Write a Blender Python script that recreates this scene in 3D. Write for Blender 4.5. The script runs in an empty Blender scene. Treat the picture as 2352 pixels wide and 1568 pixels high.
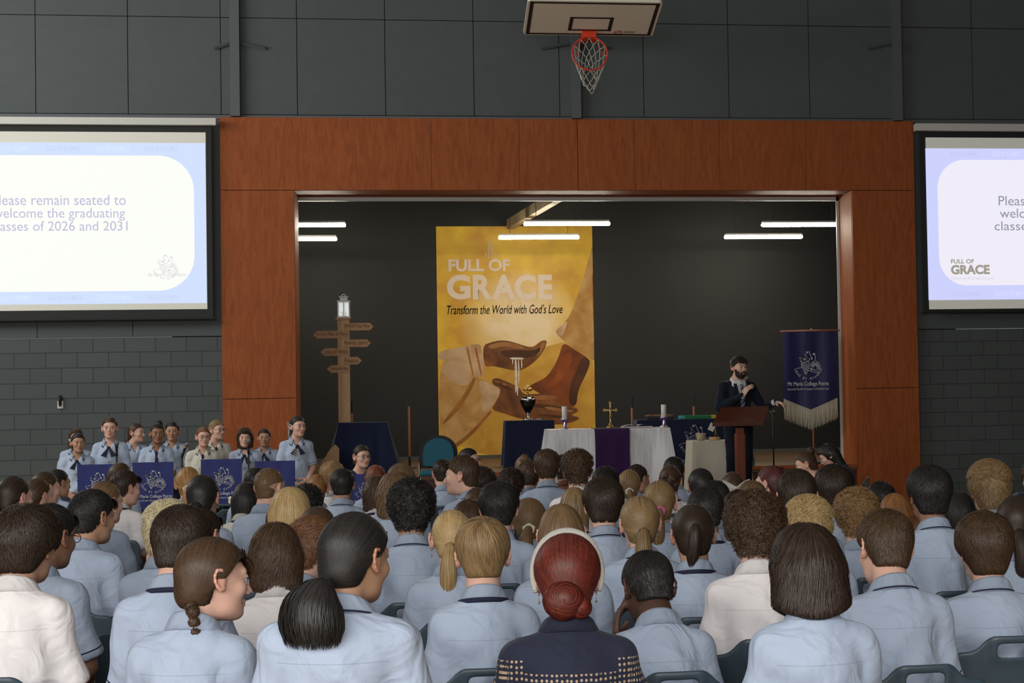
import bpy, bmesh, math, random
import numpy as np
from mathutils import Matrix, Vector
rng = np.random.default_rng(7)
random.seed(7)
SC = bpy.context.scene
COL = SC.collection

# ------------------------------------------------------------------ camera
EYE = np.array([0.0, 0.0, 1.68])
FPX, YAW, PITCH, ROLL, CX, CY = 3800.0, 0.13862, 0.02733, -0.01753, 1490.807, 818.694
_fw = np.array([math.sin(YAW)*math.cos(PITCH), math.cos(YAW)*math.cos(PITCH), math.sin(PITCH)])
_rt = np.array([math.cos(YAW), -math.sin(YAW), 0.0]); _up = np.cross(_rt, _fw)
CR = math.cos(ROLL)*_rt + math.sin(ROLL)*_up
CU = -math.sin(ROLL)*_rt + math.cos(ROLL)*_up
cam_d = bpy.data.cameras.new('camera'); cam = bpy.data.objects.new('camera', cam_d); COL.objects.link(cam)
cam.matrix_world = Matrix(((CR[0], CU[0], -_fw[0], EYE[0]), (CR[1], CU[1], -_fw[1], EYE[1]), (CR[2], CU[2], -_fw[2], EYE[2]), (0, 0, 0, 1)))
cam_d.sensor_fit = 'HORIZONTAL'; cam_d.sensor_width = 36.0; cam_d.lens = FPX/2352*36
cam_d.shift_x = (1176-CX)/2352; cam_d.shift_y = (CY-784)/2352
cam_d.clip_end = 200
SC.camera = cam

def at(px, py, Y):
    """world point at depth Y seen at pixel (px, py) of the 2352x1568 photograph"""
    d = _fw + CR*(px-CX)/FPX - CU*(py-CY)/FPX
    return EYE + d*Y/d[1]

# ------------------------------------------------------------------ light
SC.view_settings.view_transform = 'Standard'; SC.view_settings.look = 'None'
SC.view_settings.gamma = 1.0; SC.view_settings.use_curve_mapping = False
SC.view_settings.exposure = 0.0
w = bpy.data.worlds.new('daylight'); SC.world = w; w.use_nodes = True
w.node_tree.nodes['Background'].inputs[0].default_value = (0.90, 0.95, 1.0, 1)
w.node_tree.nodes['Background'].inputs[1].default_value = 0.16

def area(name, loc, target, sx, sy, energy, color):
    l = bpy.data.lights.new(name, 'AREA'); l.shape = 'RECTANGLE'; l.size = sx; l.size_y = sy
    l.energy = energy; l.color = color
    o = bpy.data.objects.new(name, l); COL.objects.link(o); o.location = loc
    o.rotation_euler = (Vector(target)-Vector(loc)).to_track_quat('-Z', 'Y').to_euler()
    return o
# added area lights standing in for unseen daylight openings behind and at the left
area('rear_daylight_standin', (-2.5, -1.9, 3.6), (0, 8, 0.7), 11, 3.4, 800, (1.0, 0.97, 0.93))
area('left_daylight_standin', (-9.3, 15.5, 6.3), (0, 21, 5.6), 9, 2.4, 540, (1.0, 1.0, 0.97))

# ------------------------------------------------------------------ objects and tags
def tag(o, label=None, cat=None, group=None, kind=None):
    if label: o['label'] = label
    if cat: o['category'] = cat
    if group: o['group'] = group
    if kind: o['kind'] = kind
    return o
def empty(name, loc, rz=0.0):
    o = bpy.data.objects.new(name, None); COL.objects.link(o)
    o.empty_display_size = 0.1
    o.location = loc; o.rotation_euler = (0, 0, rz)
    return o
def link_mesh(name, me, mat=None, parent=None, smooth=True):
    if mat is not None:
        for m in (mat if isinstance(mat, (list, tuple)) else [mat]): me.materials.append(m)
    if smooth and len(me.polygons):
        me.polygons.foreach_set('use_smooth', np.ones(len(me.polygons), dtype=bool))
    o = bpy.data.objects.new(name, me); COL.objects.link(o)
    if parent is not None: o.parent = parent
    return o
def np_mesh(name, V, F):
    """mesh from numpy verts (N,3) and quad or tri faces (M,k)"""
    V = np.ascontiguousarray(V, dtype=np.float32); F = np.ascontiguousarray(F, dtype=np.int32)
    me = bpy.data.meshes.new(name); k = F.shape[1]
    me.vertices.add(len(V)); me.vertices.foreach_set('co', V.ravel())
    me.loops.add(F.size); me.loops.foreach_set('vertex_index', F.ravel())
    me.polygons.add(len(F)); me.polygons.foreach_set('loop_start', np.arange(len(F), dtype=np.int32)*k)
    me.update(calc_edges=True)
    return me
def vattr(me, name, vals):
    a = me.attributes.new(name, 'FLOAT', 'POINT'); a.data.foreach_set('value', np.asarray(vals, dtype=np.float32))

class MB:
    """collects simple shapes in one bmesh"""
    def __init__(s): s.bm = bmesh.new()
    def box(s, c, d, rot=None, bevel=0.0):
        r = bmesh.ops.create_cube(s.bm, size=1.0); vs = r['verts']
        for v in vs: v.co = Vector((v.co.x*d[0], v.co.y*d[1], v.co.z*d[2]))
        if bevel > 0:
            es = list({e for v in vs for e in v.link_edges})
            bb = bmesh.ops.bevel(s.bm, geom=es, offset=bevel, segments=2, affect='EDGES', profile=0.5)
            vs = list({v for f in bb['faces'] for v in f.verts} | {v for v in vs if v.is_valid})
        M = rot if rot is not None else Matrix.Identity(3)
        for v in vs: v.co = M @ v.co + Vector(c)
        return s
    def tube(s, pts, r, seg=10, caps=True):
        pts = [Vector(p) for p in pts]; n = len(pts)
        rr = r if isinstance(r, (list, tuple)) else [r]*n
        rings = []; up = None
        for i, p in enumerate(pts):
            t = (pts[min(i+1, n-1)]-pts[max(i-1, 0)]).normalized()
            if up is None: up = Vector((0, 0, 1)) if abs(t.z) < 0.9 else Vector((1, 0, 0))
            a = (up - t*up.dot(t)).normalized(); b = t.cross(a); up = a
            rings.append([s.bm.verts.new(p + (a*math.cos(2*math.pi*k/seg)+b*math.sin(2*math.pi*k/seg))*rr[i]) for k in range(seg)])
        for i in range(n-1):
            for k in range(seg):
                s.bm.faces.new((rings[i][k], rings[i][(k+1) % seg], rings[i+1][(k+1) % seg], rings[i+1][k]))
        if caps:
            s.bm.faces.new(rings[0][::-1]); s.bm.faces.new(rings[-1])
        return s
    def lathe(s, prof, c=(0, 0, 0), seg=24):
        c = Vector(c); rings = []
        for r, z in prof:
            rings.append([s.bm.verts.new(c+Vector((r*math.cos(2*math.pi*k/seg), r*math.sin(2*math.pi*k/seg), z))) for k in range(seg)])
        for i in range(len(rings)-1):
            for k in range(seg):
                s.bm.faces.new((rings[i][k], rings[i][(k+1) % seg], rings[i+1][(k+1) % seg], rings[i+1][k]))
        s.bm.faces.new(rings[0][::-1]); s.bm.faces.new(rings[-1])
        return s
    def sphere(s, c, r, u=16, v=10):
        ret = bmesh.ops.create_uvsphere(s.bm, u_segments=u, v_segments=v, radius=1.0)
        rr = r if isinstance(r, (list, tuple)) else (r, r, r)
        for q in ret['verts']: q.co = Vector((q.co.x*rr[0]+c[0], q.co.y*rr[1]+c[1], q.co.z*rr[2]+c[2]))
        return s
    def prism(s, poly, depth, frame):
        """poly: list of 2D points; frame: (origin, u, v) ; extruded along u x v by depth (centred at front)"""
        o, u, v = [Vector(x) for x in frame]; nrm = u.cross(v).normalized()
        a = [s.bm.verts.new(o+u*p[0]+v*p[1]) for p in poly]
        b = [s.bm.verts.new(o+u*p[0]+v*p[1]-nrm*depth) for p in poly]
        s.bm.faces.new(a); s.bm.faces.new(b[::-1]); n = len(poly)
        for i in range(n): s.bm.faces.new((a[i], b[i], b[(i+1) % n], a[(i+1) % n]))
        return s
    def grid(s, fn, nu, nv):
        g = [[s.bm.verts.new(fn(i/nu, j/nv)) for j in range(nv+1)] for i in range(nu+1)]
        for i in range(nu):
            for j in range(nv): s.bm.faces.new((g[i][j], g[i+1][j], g[i+1][j+1], g[i][j+1]))
        return s
    def build(s, name, mat=None, parent=None, smooth=False):
        bmesh.ops.recalc_face_normals(s.bm, faces=s.bm.faces[:])
        me = bpy.data.meshes.new(name); s.bm.to_mesh(me); s.bm.free()
        return link_mesh(name, me, mat, parent, smooth)
def shade_auto(o, ang=40):
    me = o.data
    me.polygons.foreach_set('use_smooth', np.ones(len(me.polygons), dtype=bool))
    try: me.set_sharp_from_angle(angle=math.radians(ang))
    except Exception: pass
    return o

# ------------------------------------------------------------------ materials
def mat(name, col, rough=0.6, metal=0.0, noise=0.0, nscale=20.0, bump=0.0, bscale=200.0, stretch=(1, 1, 1), spec=0.5, emit=None, estr=0.0, sheen=0.0, trans=0.0):
    m = bpy.data.materials.new(name); m.use_nodes = True; nt = m.node_tree; N = nt.nodes; L = nt.links
    b = N['Principled BSDF']
    b.inputs['Base Color'].default_value = (*col, 1); b.inputs['Roughness'].default_value = rough
    b.inputs['Metallic'].default_value = metal; b.inputs['Specular IOR Level'].default_value = spec
    if sheen: b.inputs['Sheen Weight'].default_value = sheen
    if trans: b.inputs['Transmission Weight'].default_value = trans
    if emit is not None:
        b.inputs['Emission Color'].default_value = (*emit, 1); b.inputs['Emission Strength'].default_value = estr
    if noise or bump:
        tc = N.new('ShaderNodeTexCoord'); mp = N.new('ShaderNodeMapping'); mp.inputs['Scale'].default_value = stretch
        L.new(tc.outputs['Object'], mp.inputs['Vector'])
    if noise:
        nz = N.new('ShaderNodeTexNoise'); nz.inputs['Scale'].default_value = nscale; nz.inputs['Detail'].default_value = 4
        L.new(mp.outputs[0], nz.inputs['Vector'])
        mx = N.new('ShaderNodeMix'); mx.data_type = 'RGBA'
        mx.inputs['A'].default_value = (*[c*(1-noise) for c in col], 1); mx.inputs['B'].default_value = (*[min(1, c*(1+noise)) for c in col], 1)
        L.new(nz.outputs['Fac'], mx.inputs['Factor']); L.new(mx.outputs['Result'], b.inputs['Base Color'])
    if bump:
        nb = N.new('ShaderNodeTexNoise'); nb.inputs['Scale'].default_value = bscale; nb.inputs['Detail'].default_value = 3
        L.new(mp.outputs[0], nb.inputs['Vector'])
        bp = N.new('ShaderNodeBump'); bp.inputs['Strength'].default_value = bump; bp.inputs['Distance'].default_value = 0.01
        L.new(nb.outputs['Fac'], bp.inputs['Height']); L.new(bp.outputs[0], b.inputs['Normal'])
    return m
def srgb(r, g, b):
    f = lambda c: (c/255/12.92) if c/255 <= 0.04045 else ((c/255+0.055)/1.055)**2.4
    return (f(r), f(g), f(b))
# ------------------------------------------------------------------ implicit surfaces (smooth unions meshed with surface nets)
def smooth01(a, b, x):
    t = np.clip((x-a)/(b-a), 0, 1); return t*t*(3-2*t)
def sd_ell(p, c, r):
    r = np.asarray(r, dtype=np.float32); q = p-np.asarray(c, dtype=np.float32)
    k0 = np.sqrt(((q/r)**2).sum(-1)); k1 = np.sqrt(((q/(r*r))**2).sum(-1))
    return k0*(k0-1)/np.maximum(k1, 1e-5)
def sd_cap(p, a, b, ra, rb):
    a = np.asarray(a, dtype=np.float32); b = np.asarray(b, dtype=np.float32); ab = b-a
    t = np.clip(((p-a)@ab)/max(float(ab@ab), 1e-9), 0, 1)
    return np.sqrt(((p-a-t[..., None]*ab)**2).sum(-1))-(ra+(rb-ra)*t)
def smin(a, b, k):
    h = np.clip(0.5+0.5*(a-b)/k, 0, 1); return a*(1-h)+b*h-k*h*(1-h)
def smax(a, b, k): return -smin(-a, -b, k)
class Fld:
    def __init__(s, xs, ys, zs):
        s.xs, s.ys, s.zs = [np.asarray(v, dtype=np.float32) for v in (xs, ys, zs)]
        s.F = np.full((len(xs), len(ys), len(zs)), 0.2, dtype=np.float32)
    def sub(s, lo, hi):
        sl = []
        for v, a, b in zip((s.xs, s.ys, s.zs), lo, hi):
            i = max(int(np.searchsorted(v, a))-1, 0); j = min(int(np.searchsorted(v, b))+1, len(v)); sl.append(slice(i, max(j, i+1)))
        g = np.stack(np.meshgrid(s.xs[sl[0]], s.ys[sl[1]], s.zs[sl[2]], indexing='ij'), -1)
        return tuple(sl), g
    def ell(s, c, r, k=0.02, op='+'):
        m = k*1.5+0.035; sl, g = s.sub([a-b-m for a, b in zip(c, r)], [a+b+m for a, b in zip(c, r)])
        if g.size == 0: return
        d = sd_ell(g, c, r); s.F[sl] = smin(s.F[sl], d, k) if op == '+' else smax(s.F[sl], -d, k)
    def cap(s, a, b, ra, rb=None, k=0.02, op='+'):
        rb = ra if rb is None else rb; m = k*1.5+0.035+max(ra, rb)
        sl, g = s.sub([min(u, v)-m for u, v in zip(a, b)], [max(u, v)+m for u, v in zip(a, b)])
        if g.size == 0: return
        d = sd_cap(g, a, b, ra, rb); s.F[sl] = smin(s.F[sl], d, k) if op == '+' else smax(s.F[sl], -d, k)
    def full(s):
        return np.stack(np.meshgrid(s.xs, s.ys, s.zs, indexing='ij'), -1)
    def mesh(s):
        F = s.F; S = F < 0; nx, ny, nz = F.shape
        cs = [(i, j, k) for i in (0, 1) for j in (0, 1) for k in (0, 1)]
        cnt = np.zeros((nx-1, ny-1, nz-1), dtype=np.int8)
        for (i, j, k) in cs: cnt += S[i:nx-1+i, j:ny-1+j, k:nz-1+k]
        act = (cnt > 0) & (cnt < 8); ci = np.argwhere(act)
        idx = np.full(act.shape, -1, dtype=np.int32); idx[act] = np.arange(len(ci))
        acc = np.zeros((len(ci), 3)); num = np.zeros(len(ci))
        co = (s.xs, s.ys, s.zs)
        for a in range(3):
            for u in (0, 1):
                for v in (0, 1):
                    o0 = [0, 0, 0]; oth = [q for q in range(3) if q != a]; o0[oth[0]] = u; o0[oth[1]] = v
                    o1 = list(o0); o1[a] = 1
                    p0 = ci+o0; p1 = ci+o1
                    f0 = F[p0[:, 0], p0[:, 1], p0[:, 2]]; f1 = F[p1[:, 0], p1[:, 1], p1[:, 2]]
                    x = (f0 < 0) != (f1 < 0); t = np.where(x, f0/np.where(f0 == f1, 1, f0-f1), 0)
                    for q in range(3):
                        c0 = co[q][p0[:, q]]; c1 = co[q][p1[:, q]]
                        acc[:, q] += np.where(x, c0+(c1-c0)*t, 0)
                    num += x
        V = acc/np.maximum(num, 1)[:, None]
        faces = []
        for a in range(3):
            b, c = [(1, 2), (2, 0), (0, 1)][a]
            sl0 = [slice(1, -1)]*3; sl1 = [slice(1, -1)]*3
            sl0[a] = slice(0, F.shape[a]-1); sl1[a] = slice(1, F.shape[a])
            s0 = S[tuple(sl0)]; s1 = S[tuple(sl1)]
            e = np.argwhere(s0 != s1); inside = s0[tuple(e.T)]
            off = np.array([1, 1, 1]); off[a] = 0; e = e+off
            def cell(db, dc):
                q = e.copy(); q[:, b] += db; q[:, c] += dc
                return idx[q[:, 0], q[:, 1], q[:, 2]]
            quad = np.stack([cell(-1, -1), cell(0, -1), cell(0, 0), cell(-1, 0)], 1)
            quad[~inside] = quad[~inside][:, ::-1]
            faces.append(quad)
        Q = np.concatenate(faces); Q = Q[(Q >= 0).all(1)]
        return V.astype(np.float32), Q
def axis(*segs):
    """piecewise axis: axis((a, b, step), (b, c, step2), ...)"""
    out = []
    for a, b, st in segs:
        n = max(1, int(round((b-a)/st))); out += list(np.linspace(a, b, n, endpoint=False))
    out.append(segs[-1][1]); return np.array(out, dtype=np.float32)
def orient(V, Q):
    a, b, c, d = [V[Q[:, i]].astype(np.float64) for i in range(4)]
    vol = (np.einsum('ij,ij->i', a, np.cross(b, c))+np.einsum('ij,ij->i', a, np.cross(c, d))).sum()
    return Q if vol > 0 else Q[:, ::-1]
# ------------------------------------------------------------------ bodies
# head-local frame: origin between the ears, x right, y towards the face, z up; skull top at z = .115, chin at z = -.115
def head_prims(f, H, sex='f'):
    h = np.array(H)
    P = lambda x, y, z: tuple(h+np.array((x, y, z)))
    f.ell(P(0, -.012, .030), (.074, .094, .085), .02)
    jw = .061 if sex == 'm' else .058
    f.ell(P(0, .030, -.030), (jw+.003, .060, .074), .03)
    f.ell(P(0, .067, -.089), (.025, .026, .021), .025)
    f.ell(P(0, .030, -.078), (jw-.012, .046, .028), .025)
    f.ell(P(0, .074, .030), (.050, .014, .014), .02)
    for sx in (-1, 1): f.ell(P(sx*.040, .062, -.020), (.021, .020, .021), .02)
    for sx in (-1, 1): f.ell(P(sx*.031, .098, .005), (.015, .012, .009), .010, '-')
    f.cap(P(0, .086, .014), P(0, .113, -.026), .0055, .0085, .010)
    for sx in (-1, 1): f.ell(P(sx*.010, .101, -.031), (.008, .010, .0075), .006)
    f.ell(P(0, .089, -.056), (.023, .010, .0060), .006)
    f.ell(P(0, .0875, -.067), (.019, .010, .0065), .006)
    f.ell(P(0, .101, -.0615), (.021, .010, .0016), .003, '-')
    for sx in (-1, 1):                                   # lids
        f.ell(P(sx*.031, .080, .0160), (.016, .0135, .0062), .005); f.ell(P(sx*.031, .080, -.0050), (.015, .0125, .006), .005)
    for sx in (-1, 1):                                   # ears
        f.ell(P(sx*.077, -.010, .000), (.009, .018, .029), .008)
        rim = [(.002, .022), (-.008, .031), (-.021, .029), (-.028, .014), (-.025, -.004), (-.016, -.019), (-.006, -.027), (.002, -.022)]
        for (ya, za), (yb_, zb_) in zip(rim[:-1], rim[1:]):
            f.cap(P(sx*(.083-.25*ya*1.0), ya-.004, za), P(sx*(.083-.25*yb_), yb_-.004, zb_), .0048, .0048, .004)
        f.ell(P(sx*.079, -.002, -.024), (.006, .008, .010), .005)
        f.ell(P(sx*.092, -.010, .004), (.006, .011, .018), .004, '-')
def hand_prims(f, w, d, n, side, curl=0.5, k=.006):
    """five-fingered hand: wrist w, pointing along d, palm facing n, side +1 = thumb towards d x n"""
    w = np.array(w, float); d = np.array(d, float); d /= np.linalg.norm(d); n = np.array(n, float); n -= d*(n@d); n /= np.linalg.norm(n)
    t = np.cross(d, n)*side
    for i, (o, L) in enumerate(((.027, .066), (.009, .074), (-.009, .069), (-.026, .054))):
        kn = w+d*.082+t*o*.95
        f.cap(w+d*.012+t*o*.55, kn, .0125, .0105, .012)
        a = curl*(.7+.12*i); m1 = kn+(d*math.cos(a)+n*math.sin(a))*L*.52+t*o*.12
        a2 = a*2.1; m2 = m1+(d*math.cos(a2)+n*math.sin(a2))*L*.5
        f.cap(kn, m1, .0098, .0088, k); f.cap(m1, m2, .0088, .0072, k)
    b = w+d*.022+t*.028+n*.004; m = b+(d*.6+t*.75+n*.35)*.036; e = m+(d*.9+t*.25+n*.45)*.030
    f.cap(w+d*.01+t*.012, b, .014, .013, .012); f.cap(b, m, .0125, .0105, k); f.cap(m, e, .0105, .0085, k)

SEAT = dict(head=(0, .035, 1.165), neck=(0, -.028, 1.020), chest=(0, -.035, .870), waist=(0, -.03, .70), pelvis=(0, -.01, .55),
            sh=(.136, -.030, .945), el=(.186, .015, .705), wr=(.115, .225, .615), hd=((-.45, .85, -.15), (0, -.2, -1)),
            hip=(.085, 0, .525), kn=(.115, .43, .505), an=(.115, .40, .09), zb=1.020, zp=.50)
STAND = dict(head=(0, .030, 1.475), neck=(0, -.020, 1.330), chest=(0, -.015, 1.175), waist=(0, -.01, 1.01), pelvis=(0, -.005, .89),
             sh=(.136, -.020, 1.255), el=(.182, -.020, 1.01), wr=(.105, .150, .865), hd=((-.75, .35, -.45), (-.2, -.9, 0)),
             hip=(.085, 0, .84), kn=(.090, .015, .47), an=(.092, -.02, .09), zb=1.330, zp=.86)
def J(base, side, key):
    v = base.get(key+('L' if side < 0 else 'R'))
    if v is not None: return v
    v = base[key]; return (v[0]*side, v[1], v[2])
def grid_for(base, fine, mid, pad):
    hx, hy, hz = base['head']; zb = base['zb']
    pts = [J(base, s, k) for s in (-1, 1) for k in ('el', 'wr', 'kn', 'an', 'sh')]
    x1 = max(p[0] for p in pts)+pad; x0 = min(p[0] for p in pts)-pad
    y1 = max(p[1] for p in pts)+.20; y0 = -.20
    xs = axis((x0, -.104, mid), (-.104, .104, fine), (.104, x1, mid))
    ys = axis((y0, hy-.125, mid), (hy-.125, hy+.13, fine), (hy+.13, y1, mid)) if y1 > hy+.14 else axis((y0, hy-.125, mid), (hy-.125, hy+.13, fine))
    zs = axis((-.01, zb-.02, mid), (zb-.02, hz+.125, fine))
    return xs, ys, zs
def body_np(base, sex='f', fine=.0062, mid=.0125, hands=True):
    f = Fld(*grid_for(base, fine, mid, .10))
    f.ell(base['pelvis'], (.150, .105, .105), .03); f.ell(base['waist'], (.112, .082, .13), .05)
    f.ell(base['chest'], (.120, .088, .14), .05)
    n = np.array(base['neck']); h = np.array(base['head'])
    nr = .056 if sex == 'm' else .048
    f.cap(tuple(n+(0, -.01, -.06)), tuple(h+(0, -.022, -.045)), nr+.004, nr, .03)
    for s in (-1, 1):
        sh, el, wr, hp, kn, an = [J(base, s, k) for k in ('sh', 'el', 'wr', 'hip', 'kn', 'an')]
        f.cap(tuple(n+(s*.025, -.01, -.015)), sh, .036, .042, .04)
        f.cap(sh, el, .046, .036, .02); f.cap(el, wr, .037, .024, .012)
        f.cap(hp, kn, .078, .052, .03); f.cap(kn, an, .052, .034, .02)
        f.cap(an, (an[0]+s*.01, an[1]+.13, .035), .034, .03, .02)
        own = base.get('hd'+('L' if s < 0 else 'R'))
        if own is not None: d, nn = own
        else: d, nn = [(v[0]*s, v[1], v[2]) for v in base['hd']]
        hand_prims(f, wr, d, nn, s, base.get('curl', .35))
    head_prims(f, base['head'], sex)
    V, Q = f.mesh(); Q = orient(V, Q)
    q = V-np.array(base['head'])
    lip = smooth01(1.15, .75, np.sqrt((q[:, 0]/.026)**2+((q[:, 2]+.062)/.0125)**2))*(q[:, 1] > .078)
    ear = smooth01(.074, .080, np.abs(q[:, 0]))*(np.abs(q[:, 2]) < .05)*(np.abs(q[:, 1]+.012) < .05)
    return dict(V=V, Q=Q, lip=lip.astype(np.float32), ear=ear.astype(np.float32))
def shirt_np(base, bulk=1.0, seed=0, step=.0105, sleeve='short', hem=None):
    r = np.random.default_rng(seed)
    pts = [J(base, s, k) for s in (-1, 1) for k in ('el', 'sh', 'wr')] if sleeve == 'long' else [J(base, s, k) for s in (-1, 1) for k in ('el', 'sh')]
    x1 = max(p[0] for p in pts)+.12; x0 = min(p[0] for p in pts)-.12
    zb = base['zb']; wz = base['waist'][2]; hem = wz-.175 if hem is None else hem
    zlo = hem-.03
    if sleeve == 'long': zlo = min(zlo, min(p[2] for p in pts)-.06)
    f = Fld(axis((x0, x1, step)), axis((-.22, max(.18, max(p[1] for p in pts)+.1), step)), axis((zlo, zb+.05, step)))
    c = np.array(base['chest']); wst = np.array(base['waist']); pv = np.array(base['pelvis']); n = np.array(base['neck'])
    f.ell(tuple(c), (.138, .108, .155), .05); f.ell(tuple(c+(0, -.014, .02)), (.130, .102, .115), .05)
    f.ell(tuple(wst), (.152, .116, .17), .07); f.ell(tuple(pv), (.172, .138, .15), .06)
    if bulk < 1.0: f.ell(tuple(c+(0, .055, .0)), (.095, .06, .07), .05)
    tA = np.zeros(0)
    arms = []
    for s in (-1, 1):
        sh, el, wr = [np.array(J(base, s, k)) for k in ('sh', 'el', 'wr')]
        f.cap(tuple(n+(s*.030, -.012, -.030)), tuple(sh), .043, .050, .06)
        if sleeve == 'short':
            e = sh+(el-sh)*.80; f.cap(tuple(sh), tuple(e), .053, .064, .04); arms.append((sh, e))
        else:
            f.cap(tuple(sh), tuple(el), .058, .049, .03); f.cap(tuple(el), tuple(wr-(wr-el)*.06), .048, .036, .02); arms.append((el, wr))
    P = f.full()
    ph = r.uniform(0, 6.28, 8); x, y, z = P[..., 0], P[..., 1], P[..., 2]
    amp = .0055
    fold = (np.sin(26*z+9*np.abs(x)*2+ph[0]+3*np.sin(9*x+ph[1]))*np.sin(11*x+ph[2]+4*z)
            + .8*np.sin(38*x-24*z+ph[3])*smooth01(.06, .16, np.abs(x))+.5*np.sin(30*z+17*x+ph[4])
            + .9*np.sin(46*x+5*np.sin(5*z+ph[5])+ph[6])*smooth01(zb-.12, zb-.22, z)*smooth01(.02, -.05, y))
    f.F += (amp*fold).astype(np.float32)*smooth01(zb+.0, zb-.16, z)
    # openings: neck, sleeve ends, hem
    hN = np.array(base['head'])
    f.cap(tuple(n+(0, .01, -.03)), tuple(n+(0, .02, .10)), .050, .058, .006, '-')
    f.F = smax(f.F, (hem-z).astype(np.float32), .006)
    if sleeve == 'short': f.cap(tuple(n+(0, .05, .0)), tuple(n+(0, .105, -.085)), .040, .014, .006, '-')
    if sleeve == 'short':
        for (sh, e) in arms:
            ax = (e-sh)/np.linalg.norm(e-sh); d = ((P-e)@ax)-.022
            near = np.sqrt(((P-e)**2).sum(-1)) < .125
            sd = np.sign(e[0]); near &= (P[..., 0]*sd > .122)
            f.F = np.where(near, smax(f.F, d.astype(np.float32), .004), f.F)
    V, Q = f.mesh(); Q = orient(V, Q)
    trim = np.full(len(V), 9.0, dtype=np.float32)
    for (sh, e) in arms:
        ax = (e-sh)/np.linalg.norm(e-sh); sd = np.sign(e[0]); mm = V[:, 0]*sd > .115
        trim = np.where(mm, .022-((V-e)@ax), trim)
    yoke = V[:, 2]-(zb-.115)-.05*np.abs(V[:, 0])*0
    yoke = np.where(np.abs(V[:, 0]) > .135, 9.0, yoke)
    return dict(V=V, Q=Q, trim=trim.astype(np.float32), yoke=yoke.astype(np.float32))
def collar_np(base, sharp=.05):
    """fold-over shirt collar: returns flap surface and its bottom edge"""
    n = np.array(base['neck'])
    th = np.radians(np.linspace(36, 324, 61)); back = .5-.5*np.cos(th)
    prof = [(.054, .000), (.053, .020), (.055, .038), (.060, .043), (.066, .036), (.074, .016), (.083, -.008), (.080, -.009), (.071, .012), (.062, .028)]
    V = []
    for (t, bk) in zip(th, back):
        fr = (1-bk)**3
        for (rr, z) in prof:
            low = max(0, (.036-z)/.045)
            drop = fr*.062*low if rr > .058 else fr*.012
            rad = rr+fr*.026*low
            cx, cy = math.sin(t), math.cos(t)
            zz = z*(1-.35*(1-bk))+.012*bk-.034*(1-bk)-drop
            V.append((rad*1.12*cx, n[1]+.012+rad*cy*(1.0 if cy < 0 else 1.05)-.010*bk*max(0, z)*20*.1, n[2]+.008+zz))
    m = len(prof); Q = []
    for i in range(len(th)-1):
        for k in range(m):
            Q.append((i*m+k, i*m+(k+1) % m, (i+1)*m+(k+1) % m, (i+1)*m+k))
    V = np.array(V, dtype=np.float32); Q = np.array(Q)
    # piping: thin strip along the flap just above its bottom edge
    T = []
    for i in range(len(th)):
        a = V[i*m+5]; b = V[i*m+6]; o = np.array([math.sin(th[i]), math.cos(th[i]), .3])*.0016
        T += [b+(a-b)*.34+o, b+(a-b)*.10+o]
    T = np.array(T, dtype=np.float32); TQ = np.array([(2*i, 2*i+1, 2*i+3, 2*i+2) for i in range(len(th)-1)])
    return V, Q, T, TQ

def band_np(base):
    n = np.array(base['neck']); th = np.radians(np.linspace(60, 300, 41)); V = []
    for t in th:
        bk = .5-.5*math.cos(t)
        for (r, z) in ((.083, .000), (.086, -.016), (.082, -.016), (.079, .000)):
            V.append((r*1.12*math.sin(t), n[1]+.012+r*math.cos(t), n[2]+.008+z+.012*bk-.018*(1-bk)-(1-bk)**3*.03))
    Q = [(i*4+k, i*4+(k+1) % 4, (i+1)*4+(k+1) % 4, (i+1)*4+k) for i in range(40) for k in range(4)]
    return np.array(V, dtype=np.float32), np.array(Q)
def bottoms_np(base, kind):
    """trousers or skirt following the legs"""
    ys = axis((-.22, max(.62, .2) if base['zp'] < .7 else .22, .014))
    f = Fld(axis((-.34, .34, .014)), ys, axis((.03, base['waist'][2]+.02, .014)))
    f.ell(base['pelvis'], (.160, .122, .115), .03); f.ell((base['waist'][0], base['waist'][1], base['waist'][2]-.07), (.128, .098, .10), .04)
    for s in (-1, 1):
        hp, kn, an = [np.array(J(base, s, k)) for k in ('hip', 'kn', 'an')]
        if kind == 'trousers':
            f.cap(tuple(hp), tuple(kn), .092, .068, .03); f.cap(tuple(kn), tuple(an+(0, 0, .01)), .068, .058, .02)
        else:
            f.cap(tuple(hp), tuple(kn), .098, .092, .06)
    if kind == 'skirt':
        hp, kn = np.array(base['hip']), np.array(base['kn'])
        f.cap((-.03, hp[1], hp[2]), (-.04, kn[1], kn[2]), .10, .095, .06); f.cap((.03, hp[1], hp[2]), (.04, kn[1], kn[2]), .10, .095, .06)
    V, Q = f.mesh(); return V, orient(V, Q)
def shoe_np():
    f = Fld(axis((-.06, .06, .008)), axis((-.10, .22, .008)), axis((-.01, .14, .008)))
    f.cap((0, -.03, .05), (0, .13, .042), .040, .038, .03); f.cap((0, -.02, .06), (0, -.03, .10), .042, .044, .02)
    P = f.full(); f.F = smax(f.F, (.002-P[..., 2]).astype(np.float32), .006); f.F = smax(f.F, (P[..., 2]-.115).astype(np.float32), .006)
    V, Q = f.mesh(); return V, orient(V, Q)

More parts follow.
